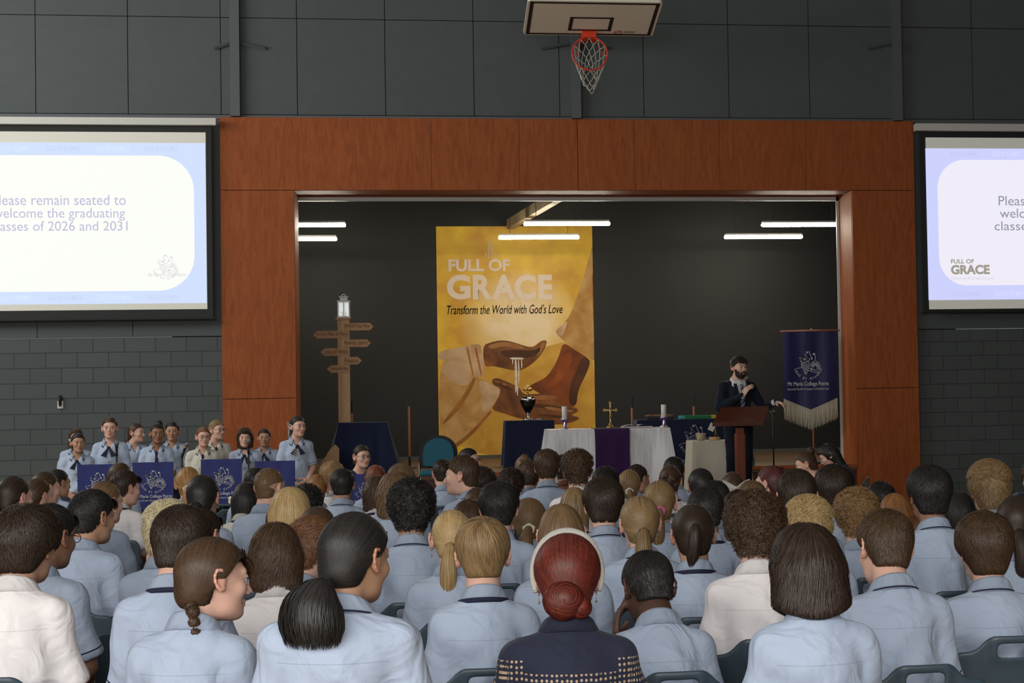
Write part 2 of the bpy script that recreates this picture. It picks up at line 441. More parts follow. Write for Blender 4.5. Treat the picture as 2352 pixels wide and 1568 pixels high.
def rot(axis_, a):
    return np.array(Matrix.Rotation(a, 3, axis_))
def deform(V, base, yaw=0, pitch=0, roll=0, lean=0, dz=0, bw=1.0, head=True):
    """head turn about the neck, lean about the pelvis, taller or shorter trunk, broader body"""
    P = V.astype(np.float64).copy(); zb, zp = base['zb'], base['zp']
    hc = np.array(base['head']); piv = np.array((0, base['neck'][1]+.008, zb+.03))
    t = P[:, 2]+.35*(P[:, 1]-base['neck'][1])
    w = smooth01(zb+.012, zb+.070, t)*(np.abs(P[:, 0]) < .13)
    P[:, 0] *= 1+(bw-1)*(1-w)
    if head and (yaw or pitch or roll):
        a = np.radians([yaw, pitch, roll])
        ky = w[:, None]
        # interpolate the rotation angle so that the neck twists smoothly
        Rm = rot('Y', a[2])@rot('Z', -a[0])@rot('X', -a[1])
        full = (P-piv)@Rm.T+piv
        Rh = rot('Y', a[2]*.5)@rot('Z', -a[0]*.5)@rot('X', -a[1]*.5)
        half = (P-piv)@Rh.T+piv
        P = np.where(ky < .5, P*(1-2*ky)+half*(2*ky), half*(2-2*ky)+full*(2*ky-1))
    if lean:
        wl = (smooth01(zp, zp+.28, V[:, 2])*smooth01(.32, .10, V[:, 1]))[:, None]; pv = np.array((0, 0, zp))
        Rl = rot('X', -math.radians(lean)); P = P*(1-wl)+((P-pv)@Rl.T+pv)*wl
    P[:, 2] += dz*smooth01(zp, zp+.42, V[:, 2])
    return P
def head_matrix(base, yaw=0, pitch=0, roll=0, lean=0, dz=0):
    hc = np.array(base['head']); piv = np.array((0, base['neck'][1]+.008, base['zb']+.03)); pv = np.array((0, 0, base['zp']))
    a = np.radians([yaw, pitch, roll])
    Rm = rot('Y', a[2])@rot('Z', -a[0])@rot('X', -a[1]); Rl = rot('X', -math.radians(lean))
    p = Rl@(Rm@(hc-piv)+piv-pv)+pv+np.array((0, 0, dz)); R_ = Rl@Rm
    M = Matrix.Identity(4)
    for i in range(3):
        for j in range(3): M[i][j] = R_[i, j]
        M[i][3] = p[i]
    return M
# ------------------------------------------------------------------ hair: a volume that follows the skull plus locks traced along it
def ybound(z, kind):
    if kind in ('long', 'bob', 'longcurly', 'wavy'):
        return np.interp(z, [-.10, .02, .045, .062, .074], [.030, .034, .050, .066, .14])
    if kind in ('bowl', 'thick'):
        return np.interp(z, [-.05, -.012, .012, .028, .045, .058], [-.026, -.024, .004, .030, .050, .14])
    if kind in ('pony', 'bun', 'halfup'):
        return np.interp(z, [-.06, -.02, .012, .028, .050, .066, .078], [-.028, -.026, .005, .018, .034, .052, .14])
    return np.interp(z, [-.06, -.015, .012, .030, .046, .060, .070], [-.027, -.026, .002, .022, .042, .060, .14])
def vol(kind, side, top, nape=-.088, extra=None, bump=0.0, bf=70.0, ph=0.0):
    yk = kind
    def sdf(p, nape=nape):
        if kind in ('bob', 'wavy', 'longcurly'): nape = nape+2.6*p[..., 0]**2
        if kind in ('short', 'thick', 'bowl'):
            sl = side*(.30+.70*smooth01(nape, nape+.10, p[..., 2])); d = sd_ell(p, (0, -.012, .032), (.0745, .0945, .0855))-sl-(top-side)*smooth01(.02, .11, p[..., 2])
            d = smin(d, sd_ell(p, (0, -.054, -.035), (.054, .043, .056))-sl*.7, .025)
        else:
            d = sd_ell(p, (0, -.012, .032), (.074+side, .094+side, .085+top))
            d = smin(d, sd_ell(p, (0, -.056, -.035), (.053+side*.7, .044+side, .056)), .025)
        if extra is not None: d = extra(d, p)
        x, y, z = p[..., 0], p[..., 1], p[..., 2]
        if bump:
            d = d+bump*(np.sin(bf*x+ph+2*np.sin(bf*.5*z))*np.sin(bf*.9*y+2*ph+1.5*np.sin(bf*.6*x))*np.sin(bf*.8*z+ph*3))
        d = smax(d, y-ybound(z, yk), .008)
        return smax(d, nape-z, .010)
    return sdf
def grad(sdf, p, e=.002):
    g = np.stack([sdf(p+np.eye(3)[i]*e)-sdf(p-np.eye(3)[i]*e) for i in range(3)], -1)
    return g/np.maximum(np.linalg.norm(g, axis=-1, keepdims=True), 1e-6)
def unit(v): return v/np.maximum(np.linalg.norm(v, axis=-1, keepdims=True), 1e-6)
def ribbons(path, nrm, w, thick=.0005, prof=None):
    """path (N,K,3), nrm (N,K,3), w (N,) -> verts, quads: thin tapering locks with a raised middle"""
    N, K, _ = path.shape
    t = np.concatenate([path[:, 1:2]-path[:, :1], path[:, 2:]-path[:, :-2], path[:, -1:]-path[:, -2:-1]], 1); t = unit(t)
    s = unit(np.cross(t, nrm)); u = np.linspace(0, 1, K)
    pr = np.sin(np.pi*(.15+.80*u))**.7 if prof is None else prof
    ww = (w[:, None]*pr[None])[..., None]
    A = path-s*ww*.5; B = path+nrm*(thick+.17*ww); C = path+s*ww*.5
    V = np.stack([A, B, C], 2).reshape(-1, 3)
    base = (np.arange(N)*K*3)[:, None, None]; k = (np.arange(K-1)*3)[None, :, None]
    q = np.array([[0, 1, 4, 3], [1, 2, 5, 4]])
    Q = (base[..., None]+k[..., None]+q[None, None]).reshape(-1, 4)
    return V, Q
def trace(sdf, roots, flow, L, K, off0, off1, seed, attach=True, wave=0.0, wf=3.0, zstop=None, smoothk=0.0):
    r = np.random.default_rng(seed); p = roots.copy(); path = []; nr = []
    N = len(p); ds = (L/(K-1))[:, None]; d_prev = None
    for k in range(K):
        n = grad(sdf, p); d = flow(p, n)
        d = unit(d-n*(d*n).sum(-1, keepdims=True)*(.95 if attach else .4))
        if d_prev is not None: d = unit(d*(1-smoothk)+d_prev*smoothk)
        d_prev = d
        q = p+n*0.0
        path.append(q); nr.append(n)
        p = p+d*ds
        if zstop is not None: p[:, 2] = np.maximum(p[:, 2], zstop)
        e = sdf(p); tgt = off0+(off1-off0)*(k+1)/(K-1)
        if attach: p = p-grad(sdf, p)*(e-tgt)[:, None]
    path = np.stack(path, 1); nr = np.stack(nr, 1)
    if wave:
        t = unit(np.gradient(path, axis=1)); s = np.cross(t, nr); u = np.linspace(0, 1, K)[None]
        ph = r.uniform(0, 6.28, (N, 1)); fr = r.uniform(.7, 1.3, (N, 1))*wf
        path = path+s*(wave*np.sin(6.28*fr*u+ph)*u**.4)[..., None]+nr*(wave*.6*(1+np.cos(6.28*fr*u+ph))*u**.4)[..., None]
    return path, nr
def tail(curve, rad, n, K, w, seed, wave=0.0, wf=2.0, flat=1.0):
    """bundle of locks along a centre curve (K0,3) with radius profile"""
    r = np.random.default_rng(seed); u = np.linspace(0, 1, K); c = np.array(curve, float); uu = np.linspace(0, 1, len(c))
    C = np.stack([np.interp(u, uu, c[:, i]) for i in range(3)], -1)
    for _ in range(2): C[1:-1] = (C[:-2]+2*C[1:-1]+C[2:])/4
    R_ = np.interp(u, np.linspace(0, 1, len(rad)), rad)
    T = unit(np.gradient(C, axis=0)); X = np.array((1., 0, 0)); a1 = unit(X-T*(T@X)[:, None]); a2 = np.cross(T, a1)
    ang = r.uniform(0, 6.283, n); rf = r.uniform(.75, 1.03, n); ph = r.uniform(0, 6.28, n)
    an = ang[:, None]+.15*np.sin(u[None]*4+ph[:, None])
    o = (np.cos(an)[..., None]*a1[None]+np.sin(an)[..., None]*a2[None]*flat)
    path = C[None]+o*(R_[None]*rf[:, None])[..., None]
    if wave: path = path+(wave*np.sin(6.28*wf*u[None]+ph[:, None]*.4)*u[None])[..., None]*a1[None]
    ends = r.uniform(.80, 1.0, n); idx = u[None]*ends[:, None]*(K-1); i0 = np.clip(idx.astype(int), 0, K-2); f = (idx-i0)[..., None]
    ar = np.arange(n)[:, None]; path = path[ar, i0]*(1-f)+path[ar, i0+1]*f
    core = [tuple(x) for x in C]; return ribbons(path, unit(o+0*path), r.uniform(.7, 1.3, n)*w), (C, R_)
def tube_np(C, R_, seg=12, flat=1.0):
    T = unit(np.gradient(C, axis=0)); X = np.array((1., 0, 0)); a1 = unit(X-T*(T@X)[:, None]); a2 = np.cross(T, a1)
    an = np.linspace(0, 6.2832, seg, endpoint=False)
    V = (C[:, None]+(np.cos(an)[None, :, None]*a1[:, None]+np.sin(an)[None, :, None]*a2[:, None]*flat)*R_[:, None, None]).reshape(-1, 3)
    K = len(C); Q = [(i*seg+k, i*seg+(k+1) % seg, (i+1)*seg+(k+1) % seg, (i+1)*seg+k) for i in range(K-1) for k in range(seg)]
    return V, np.array(Q)
def join(parts):
    Vs, Qs, o = [], [], 0
    for V, Q in parts:
        Vs.append(V); Qs.append(Q+o); o += len(V)
    return np.concatenate(Vs), np.concatenate(Qs)

CROWN = np.array((.006, -.060, .100))
def hair_np(style, seed=0, q=1.0):
    """returns verts, quads and the place of a hair tie (or None) in head-local space"""
    r = np.random.default_rng(seed); tie = None; parts = []; n = int(620*q); K = 8
    fx = axis((-.135, .135, .0065)); fy = axis((-.20, .135, .0065)); fz = axis((-.13, .19, .0065)); extra = None
    kind = 'short'; side = .010; top = .014; nape = -.088; bump = 0; bf = 70
    lng = (.045, .075); wid = (.005, .009); off = (.001, .005); wave = 0; grav = .35; swirl = .35; jit = .25; lim = None; sk = .3; wf = 3
    if style in ('crop',): side, top = .012, .018; lng = (.028, .055); wid = (.004, .0075); off = (.001, .006); jit = .45; nape = -.064; n = int(820*q)
    elif style == 'buzz': side, top = .004, .007; lng = (.010, .018); wid = (.003, .005); off = (.0005, .003); n = int(1100*q); nape = -.058; K = 4
    elif style == 'thick': kind = 'thick'; side, top = .017, .024; lng = (.045, .085); off = (.001, .008); jit = .45; nape = -.074; n = int(760*q)
    elif style == 'bowl': kind = 'bowl'; side, top = .014, .018; lng = (.07, .11); wid = (.006, .010); off = (.001, .005); jit = .16; n = int(620*q); nape = -.062
    elif style == 'curly': kind = 'thick'; side, top = .019, .032; bump = .006; bf = 85; lng = (.030, .055); wid = (.005, .009); off = (.001, .012); wave = .007; wf = 1.6; jit = 1.2; grav = .1; n = int(950*q); nape = -.070
    elif style == 'spiky': side, top = .010, .018; lng = (.035, .060); wid = (.004, .008); off = (.001, .016); jit = .55; n = int(900*q); nape = -.066
    elif style in ('long', 'longcurly', 'wavy', 'bob'):
        kind = style; H = {'long': -.30, 'longcurly': -.26, 'wavy': -.150, 'bob': -.150}[style]; side, top = {'bob': (.020, .020), 'wavy': (.016, .018), 'longcurly': (.016, .016)}.get(style, (.010, .013))
        HV = H+.018; rx, ry = {'bob': (.100, .078), 'wavy': (.092, .068), 'longcurly': (.092, .062)}.get(style, (.083, .058)); nape = HV
        def extra(d, p, rx=rx, ry=ry, H=H):
            x, y, z = p[..., 0], p[..., 1], p[..., 2]
            fl = 1+.10*np.clip((-.02-z)/.15, 0, 1)*(1 if style == 'bob' else -.6)
            k0 = np.sqrt((x/(rx*fl))**2+((y+.052)/(ry*fl))**2)
            c = (k0-1)*ry; c = smax(c, z-.02, .03)
            return smin(d, c, .035)
        fz = axis((H-.02, .15, .0075)); fx = axis((-.135, .135, .0075)); fy = axis((-.16, .12, .0075))
        n = int(900*q); K = 10; lng = (.12, .26) if style != 'long' else (.16, .36); wid = (.006, .011); off = (.001, .004); grav = 1.4; swirl = .1; jit = .12; lim = H-.012; sk = .5
        if style == 'bob': off, jit, wave, wf = (.001, .010), .22, .004, 1.4
        if style == 'wavy': wave, wf, jit = .006, 2.2, .25
        if style == 'longcurly': wave, wf, jit, bump, bf = .011, 4.0, .5, .006, 75
    elif style in ('pony', 'lowpony', 'lowbun', 'bun', 'sidebun', 'updo', 'bow', 'bigtail', 'redbun', 'halfpony', 'braid', 'topknot'):
        kind = 'pony'; side, top = .007, .010; nape = -.080; n = int(640*q); K = 10; lng = (.10, .20); wid = (.005, .009); off = (.001, .003); jit = .06; sk = .2
        T = {'pony': (0, -.118, -.020), 'lowpony': (0, -.112, -.055), 'lowbun': (0, -.112, -.052), 'bun': (0, -.085, .105), 'topknot': (-.030, -.060, .118), 'sidebun': (-.055, -.090, -.062),
             'updo': (0, -.110, .0), 'bow': (-.01, -.118, .005), 'bigtail': (.016, -.128, -.060), 'redbun': (0, -.112, -.045), 'halfpony': (0, -.108, .045), 'braid': (.052, -.070, -.075)}[style]
        T = np.array(T)
        if style in ('bigtail', 'braid'): side, top = .013, .014
        if style == 'redbun': side, top = .012, .014
    fq = 2.5 if q >= 1 else 1.3; fw = .50 if q >= 1 else .78; n = int(n*fq); wid = (wid[0]*fw, wid[1]*fw)
    sdf = vol(kind, side, top, nape, extra, bump, bf, float(r.uniform(0, 6)))
    f = Fld(fx, fy, fz); f.F = sdf(f.full()).astype(np.float32); V, Q = f.mesh(); Q = orient(V, Q); parts.append((V, Q))
    # roots on the visible outside of the volume
    g = grad(sdf, V.astype(float)); nrm_ok = (V[:, 1] < ybound(V[:, 2], kind)-.006) & (V[:, 2] > nape+.012)
    cand = V[nrm_ok].astype(float)
    if kind == 'pony':
        def flow(p, nn, T=T): return unit(T-p)+r.normal(0, jit, p.shape)
        R0 = cand[r.integers(0, len(cand), n)]; dist = np.linalg.norm(R0-T, axis=1); L = np.clip(dist*1.02, .02, .21)
        path, nr = trace(sdf, R0, flow, L, K, off[0], off[1], seed, smoothk=sk)
    else:
        def flow(p, nn):
            a = p-CROWN; a = a/np.maximum(np.linalg.norm(a, axis=1, keepdims=True), 1e-5)
            d = a+np.array((0, 0, -1.))*grav+swirl*np.cross(nn, a)+r.normal(0, jit, p.shape)
            if style == 'spiky': d = d+np.array((0, .3, .9))*(p[:, 2:3] > .05)
            return d
        R0 = cand[r.integers(0, len(cand), n)]; L = r.uniform(lng[0], lng[1], n)
        if lim is not None: L = np.minimum(L, np.maximum(.03, (R0[:, 2]-lim)*1.15))
        path, nr = trace(sdf, R0, flow, L, K, off[0], off[1], seed, wave=wave, wf=wf, zstop=None, smoothk=sk)
        if lim is not None:                                         # free ends hang straight below the hem
            path[..., 2] = np.maximum(path[..., 2], lim-r.uniform(-.020, .040, (n, 1))*(1.5 if style == 'bob' else 1)+.25*np.abs(R0[:, :1])*(1 if style in ('bob', 'wavy') else .3))
    parts.append(ribbons(path, nr, r.uniform(wid[0], wid[1], len(path))))
    # tails, buns and braids
    def add_tail(curve, rad, m, w=.007, wave=0, wf=2.0, flat=1.0):
        (tv, tq), (C, R_) = tail(curve, rad, int(m*fq), 14, w*fw, seed+5, wave, wf, flat); parts.append((tv, tq)); parts.append(tube_np(C[:12], R_[:12]*.80, 12, flat))
    def add_bun(c, rr, m=160, squash=1.0):
        m = int(m*fq); u = r.uniform(0, 6.28, m); t = np.linspace(0, 1, 10); path = []; nr = []
        for i in range(m):
            el = r.uniform(-1.2, 1.2); a = u[i]+t*2.0; e = el+.5*np.sin(t*3+u[i])
            o = np.stack([np.cos(a)*np.cos(e), np.sin(e), np.sin(a)*np.cos(e)], -1)
            path.append(np.array(c)+o*np.array((rr, rr*squash, rr))*r.uniform(.92, 1.06)); nr.append(o)
        parts.append(ribbons(np.array(path), np.array(nr), r.uniform(.006, .011, m)*fw))
        b = Fld(axis((c[0]-rr*1.3, c[0]+rr*1.3, .006)), axis((c[1]-rr*1.3, c[1]+rr*1.3, .006)), axis((c[2]-rr*1.3, c[2]+rr*1.3, .006)))
        b.ell(c, (rr*.95, rr*.95*squash, rr*.95), .004); bv, bq = b.mesh(); parts.append((bv, orient(bv, bq)))
    if style == 'pony':
        ln = float(r.uniform(.24, .32)); s = float(r.uniform(-.02, .02)); tie = (tuple(T), .017)
        add_tail([T, T+(s*.3, -.028, -.02), T+(s, -.034, -.10), T+(s, -.018, -.5*ln-.06), T+(s*.6, -.012, -ln)], [.013, .024, .034, .032, .010], 130, .008, .006 if seed % 2 else .0, 2.0)
    if style == 'bow':
        tie = None; add_tail([T, T+(.004, -.022, -.01), T+(.006, -.03, -.08), T+(.006, -.02, -.22)], [.012, .02, .024, .008], 90)
    if style == 'lowpony':
        tie = (tuple(T), .016); add_tail([T, T+(0, -.018, -.02), T+(0, -.020, -.08), T+(0, -.008, -.20)], [.014, .024, .030, .010], 110)
    if style == 'bigtail':
        tie = (tuple(T+(0, -.004, -.002)), .019)
        add_tail([T, T+(-.004, -.030, -.02), T+(-.008, -.045, -.06), T+(-.010, -.045, -.12), T+(-.010, -.035, -.175)], [.017, .060, .095, .104, .080], 520, .010, .004, 1.2, .55)
    if style == 'halfpony':
        add_tail([T, T+(0, -.014, -.02), T+(-.004, -.012, -.07), T+(-.012, -.006, -.12), T+(-.02, -.006, -.165)], [.012, .022, .026, .024, .008], 130, .007)
    if style == 'lowbun': add_bun(tuple(T+(0, -.012, 0)), .034); tie = None
    if style == 'sidebun': add_bun(tuple(T), .032)
    if style in ('bun', 'topknot'): add_bun(tuple(T), .040)
    if style == 'redbun':
        add_bun((-.012, -.122, -.052), .050, 220, .7); add_bun((.030, -.112, -.070), .030, 90)
    if style == 'updo':
        for c in ((-.040, -.095, .01), (.030, -.100, .02), (.0, -.112, -.025), (-.02, -.10, .045), (.045, -.08, -.02)): add_bun(c, .024, 60)
    if style == 'braid':
        for k in range(6):                                           # three-strand look: overlapping pads down the side of the neck
            for sg in (-1, 1):
                c = np.array(T)+np.array((.004*k+sg*.009, .004*k-.012, -.030*k-(.015 if sg > 0 else 0)))
                add_bun(tuple(c), .019-.0012*k, 26)
        m = int(90*fq); rt = np.stack([r.uniform(-.055, .058, m), np.full(m, .078), r.uniform(.062, .085, m)], -1)     # fringe
        t = np.linspace(0, 1, 7); path = rt[:, None]+np.stack([np.zeros_like(t), .022*np.sin(t*1.9), -.058*t**1.2], -1)[None]
        path[..., 0] *= 1+.25*t[None]; nr = np.tile(np.array((0, 1., .2)), (m, 7, 1)); parts.append(ribbons(path, nr, r.uniform(.006, .010, m)*fw))
    if style in ('crop', 'thick', 'curly') :                          # hair falling over the forehead
        m = int(70*fq); rt = np.stack([r.uniform(-.058, .058, m), np.full(m, .062), r.uniform(.074, .10, m)], -1)
        t = np.linspace(0, 1, 6); path = rt[:, None]+np.stack([np.zeros_like(t), .034*np.sin(t*1.8), -.032*t**1.5], -1)[None]
        nr = np.tile(np.array((0, .8, .6)), (m, 6, 1)); parts.append(ribbons(path, nr, r.uniform(.006, .011, m)*fw))
    V, Q = join(parts)
    return V, Q, tie
_HC = {}
def hair_mesh(style, seed, q):
    key = (style, seed, round(q, 1))
    if key not in _HC:
        V, Q, tie = hair_np(style, seed, q); me = np_mesh('hair', V, Q)
        me.polygons.foreach_set('use_smooth', np.ones(len(Q), dtype=bool)); me.materials.append(None)
        _HC[key] = (me, tie)
    return _HC[key]
# ------------------------------------------------------------------ people: materials and assembly
SKIN = {'fair': (0.70, 0.425, 0.325), 'tan': (0.48, 0.275, 0.175), 'brown': (0.30, 0.155, 0.092), 'darkbrown': (0.085, 0.043, 0.028)}
def skin_mat(k):
    m = mat('skin_'+k, SKIN[k], rough=.52, bump=.06, bscale=260, spec=.35); nt = m.node_tree; N, L = nt.nodes, nt.links; b = N['Principled BSDF']
    c = SKIN[k]
    def mixto(prev, attr, col, f):
        a = N.new('ShaderNodeAttribute'); a.attribute_name = attr; mu = N.new('ShaderNodeMath'); mu.operation = 'MULTIPLY'; mu.inputs[1].default_value = f
        L.new(a.outputs['Fac'], mu.inputs[0]); x = N.new('ShaderNodeMix'); x.data_type = 'RGBA'; L.new(mu.outputs[0], x.inputs['Factor'])
        if isinstance(prev, tuple): x.inputs['A'].default_value = (*prev, 1)
        else: L.new(prev, x.inputs['A'])
        x.inputs['B'].default_value = (*col, 1); return x.outputs['Result']
    o = mixto(c, 'ear', (c[0]*1.05, c[1]*.70, c[2]*.68), .45); o = mixto(o, 'lip', (c[0]*.72, c[1]*.42, c[2]*.42), .85)
    L.new(o, b.inputs['Base Color'])
    b.inputs['Subsurface Weight'].default_value = .0
    return m
SKM = {k: skin_mat(k) for k in SKIN}
HAIRC = {'black': ((.010, .0085, .008), (.030, .026, .024)), 'darkbrown': ((.017, .010, .007), (.046, .027, .017)), 'brown': ((.036, .020, .011), (.092, .051, .026)),
         'lightbrown': ((.095, .055, .026), (.225, .135, .066)), 'darkblond': ((.115, .070, .032), (.34, .22, .10)), 'blond': ((.26, .16, .06), (.60, .43, .20)),
         'platinum': ((.40, .32, .18), (.85, .76, .50)), 'strawberry': ((.17, .085, .035), (.42, .25, .11)), 'ginger': ((.16, .06, .02), (.36, .17, .06)),
         'auburn': ((.085, .034, .016), (.25, .115, .05)), 'auburnblond': ((.15, .07, .025), (.55, .31, .11)), 'red': ((.10, .022, .010), (.24, .065, .026)),
         'burgundy': ((.045, .010, .010), (.115, .028, .026)), 'burgundyred': ((.022, .007, .006), (.20, .030, .016)), 'beard': ((.014, .010, .008), (.035, .024, .016))}
def hair_mat(k):
    A, B = HAIRC[k]; m = bpy.data.materials.new('hair_'+k); m.use_nodes = True; nt = m.node_tree; N, L = nt.nodes, nt.links; b = N['Principled BSDF']
    g = N.new('ShaderNodeNewGeometry'); tc = N.new('ShaderNodeTexCoord'); nz = N.new('ShaderNodeTexNoise'); nz.inputs['Scale'].default_value = 26; L.new(tc.outputs['Object'], nz.inputs['Vector'])
    ad = N.new('ShaderNodeMath'); ad.operation = 'MULTIPLY_ADD'; ad.inputs[1].default_value = .75; L.new(g.outputs['Random Per Island'], ad.inputs[0])
    mu = N.new('ShaderNodeMath'); mu.operation = 'MULTIPLY_ADD'; mu.inputs[1].default_value = .5; mu.inputs[2].default_value = -.12; L.new(nz.outputs['Fac'], mu.inputs[0]); L.new(mu.outputs[0], ad.inputs[2])
    x = N.new('ShaderNodeMix'); x.data_type = 'RGBA'; x.inputs['A'].default_value = (*A, 1); x.inputs['B'].default_value = (*B, 1); L.new(ad.outputs[0], x.inputs['Factor'])
    L.new(x.outputs['Result'], b.inputs['Base Color']); b.inputs['Roughness'].default_value = .42; b.inputs['Specular IOR Level'].default_value = .36
    n2 = N.new('ShaderNodeTexNoise'); n2.inputs['Scale'].default_value = 420; L.new(tc.outputs['Object'], n2.inputs['Vector']); bp = N.new('ShaderNodeBump'); bp.inputs['Strength'].default_value = .10; bp.inputs['Distance'].default_value = .004
    L.new(n2.outputs['Fac'], bp.inputs['Height']); L.new(bp.outputs[0], b.inputs['Normal'])
    return m
HRM = {k: hair_mat(k) for k in HAIRC}
NAVY = (.010, .013, .040)
def shirt_mat(name, col, trimcol=NAVY, weave=.10):
    m = bpy.data.materials.new(name); m.use_nodes = True; nt = m.node_tree; N, L = nt.nodes, nt.links; b = N['Principled BSDF']
    tc = N.new('ShaderNodeTexCoord'); mp = N.new('ShaderNodeMapping'); mp.inputs['Scale'].default_value = (520, 520, 14); L.new(tc.outputs['Object'], mp.inputs['Vector'])
    nz = N.new('ShaderNodeTexNoise'); nz.inputs['Scale'].default_value = 1; L.new(mp.outputs[0], nz.inputs['Vector'])
    x = N.new('ShaderNodeMix'); x.data_type = 'RGBA'; x.inputs['A'].default_value = (*[c*(1-weave) for c in col], 1); x.inputs['B'].default_value = (*[min(1, c*(1+weave)) for c in col], 1); L.new(nz.outputs['Fac'], x.inputs['Factor'])
    prev = x.outputs['Result']
    def line(prev, attr, lo, hi, colr, f):
        a = N.new('ShaderNodeAttribute'); a.attribute_name = attr
        g1 = N.new('ShaderNodeMath'); g1.operation = 'GREATER_THAN'; g1.inputs[1].default_value = lo; L.new(a.outputs['Fac'], g1.inputs[0])
        g2 = N.new('ShaderNodeMath'); g2.operation = 'LESS_THAN'; g2.inputs[1].default_value = hi; L.new(a.outputs['Fac'], g2.inputs[0])
        mm = N.new('ShaderNodeMath'); mm.operation = 'MULTIPLY'; L.new(g1.outputs[0], mm.inputs[0]); L.new(g2.outputs[0], mm.inputs[1])
        m2 = N.new('ShaderNodeMath'); m2.operation = 'MULTIPLY'; m2.inputs[1].default_value = f; L.new(mm.outputs[0], m2.inputs[0])
        y = N.new('ShaderNodeMix'); y.data_type = 'RGBA'; L.new(m2.outputs[0], y.inputs['Factor']); L.new(prev, y.inputs['A']); y.inputs['B'].default_value = (*colr, 1)
        return y.outputs['Result']
    prev = line(prev, 'yoke', -.0011, .0011, tuple(c*.6 for c in col), .6)
    if trimcol: prev = line(prev, 'trim', .026, .0305, trimcol, 1.0)
    L.new(prev, b.inputs['Base Color']); b.inputs['Roughness'].default_value = .82; b.inputs['Specular IOR Level'].default_value = .2; b.inputs['Sheen Weight'].default_value = .08
    n2 = N.new('ShaderNodeTexNoise'); n2.inputs['Scale'].default_value = 7; n2.inputs['Detail'].default_value = 2.5; n2.inputs['Distortion'].default_value = 1.2; L.new(tc.outputs['Object'], n2.inputs['Vector'])
    bp = N.new('ShaderNodeBump'); bp.inputs['Strength'].default_value = .7; bp.inputs['Distance'].default_value = .03; L.new(n2.outputs['Fac'], bp.inputs['Height']); L.new(bp.outputs[0], b.inputs['Normal'])
    return m
SHM = {'b': shirt_mat('pale_blue_cotton', (.430, .515, .665)), 'w': shirt_mat('white_cotton', (.90, .87, .88), None, .04), 'c': shirt_mat('cream_cotton', (.62, .60, .52), NAVY, .04),
       'n': shirt_mat('brown_cloth', (.16, .060, .032), None), 'g': shirt_mat('grey_blue_cotton', (.36, .43, .46), NAVY), 'p': shirt_mat('pink_cloth', (.45, .20, .26), None), 'k': shirt_mat('black_cloth', (.012, .012, .014), None),
       'suit': shirt_mat('navy_suit_cloth', (.008, .012, .026), None)}
def lace_mat():
    m = shirt_mat('navy_eyelet_cotton', (.022, .026, .050), None); nt = m.node_tree; N, L = nt.nodes, nt.links; b = N['Principled BSDF']; src = b.inputs['Base Color'].links[0].from_socket
    tc = N.new('ShaderNodeTexCoord'); sp = N.new('ShaderNodeSeparateXYZ'); L.new(tc.outputs['Object'], sp.inputs[0])
    at_ = N.new('ShaderNodeAttribute'); at_.attribute_name = 'eyu'; au = at_.outputs['Fac']
    cb = N.new('ShaderNodeCombineXYZ'); L.new(au, cb.inputs[0]); L.new(sp.outputs[2], cb.inputs[1])
    mp = N.new('ShaderNodeMapping'); mp.inputs['Scale'].default_value = (1/.0135, 1/.0165, 1); L.new(cb.outputs[0], mp.inputs['Vector'])
    v = N.new('ShaderNodeTexVoronoi'); v.voronoi_dimensions = '2D'; v.inputs['Scale'].default_value = 1.0; v.inputs['Randomness'].default_value = .18; L.new(mp.outputs[0], v.inputs['Vector'])
    lt = N.new('ShaderNodeMath'); lt.operation = 'LESS_THAN'; lt.inputs[1].default_value = .26; L.new(v.outputs['Distance'], lt.inputs[0])
    ar = N.new('ShaderNodeAttribute'); ar.attribute_name = 'eyelet'; g = N.new('ShaderNodeMath'); g.operation = 'GREATER_THAN'; g.inputs[1].default_value = .5; L.new(ar.outputs['Fac'], g.inputs[0])
    mm = N.new('ShaderNodeMath'); mm.operation = 'MULTIPLY'; L.new(lt.outputs[0], mm.inputs[0]); L.new(g.outputs[0], mm.inputs[1])
    x = N.new('ShaderNodeMix'); x.data_type = 'RGBA'; L.new(mm.outputs[0], x.inputs['Factor']); L.new(src, x.inputs['A']); x.inputs['B'].default_value = (.50, .36, .24, 1); L.new(x.outputs['Result'], b.inputs['Base Color'])
    return m
SHM['lace'] = lace_mat()
def floral_mat():
    m = shirt_mat('floral_cloth', (.012, .030, .040), None); nt = m.node_tree; N, L = nt.nodes, nt.links; b = N['Principled BSDF']; src = b.inputs['Base Color'].links[0].from_socket
    tc = N.new('ShaderNodeTexCoord'); v = N.new('ShaderNodeTexVoronoi'); v.inputs['Scale'].default_value = 17; L.new(tc.outputs['Object'], v.inputs['Vector'])
    lt = N.new('ShaderNodeMath'); lt.operation = 'LESS_THAN'; lt.inputs[1].default_value = .30; L.new(v.outputs['Distance'], lt.inputs[0])
    cr = N.new('ShaderNodeValToRGB'); sp = N.new('ShaderNodeSeparateColor'); L.new(v.outputs['Color'], sp.inputs[0]); L.new(sp.outputs[0], cr.inputs[0])
    e = cr.color_ramp.elements; cr.color_ramp.interpolation = 'CONSTANT'; e[0].color = (.012, .03, .04, 1); e[1].position = .45; e[1].color = (.03, .14, .14, 1); q = e.new(.75); q.color = (.5, .07, .07, 1)
    x = N.new('ShaderNodeMix'); x.data_type = 'RGBA'; L.new(lt.outputs[0], x.inputs['Factor']); L.new(src, x.inputs['A']); L.new(cr.outputs[0], x.inputs['B']); L.new(x.outputs['Result'], b.inputs['Base Color'])
    return m
SHM['floral'] = floral_mat()
M_NAVY = mat('navy_cloth', NAVY, .8, noise=.2, nscale=60, bump=.2, bscale=300)
M_TROUSER = mat('dark_grey_trousers', (.022, .024, .032), .85, noise=.2, nscale=80, bump=.2, bscale=200)
M_SHOE = mat('black_leather', (.012, .012, .012), .35, noise=.2, nscale=30)
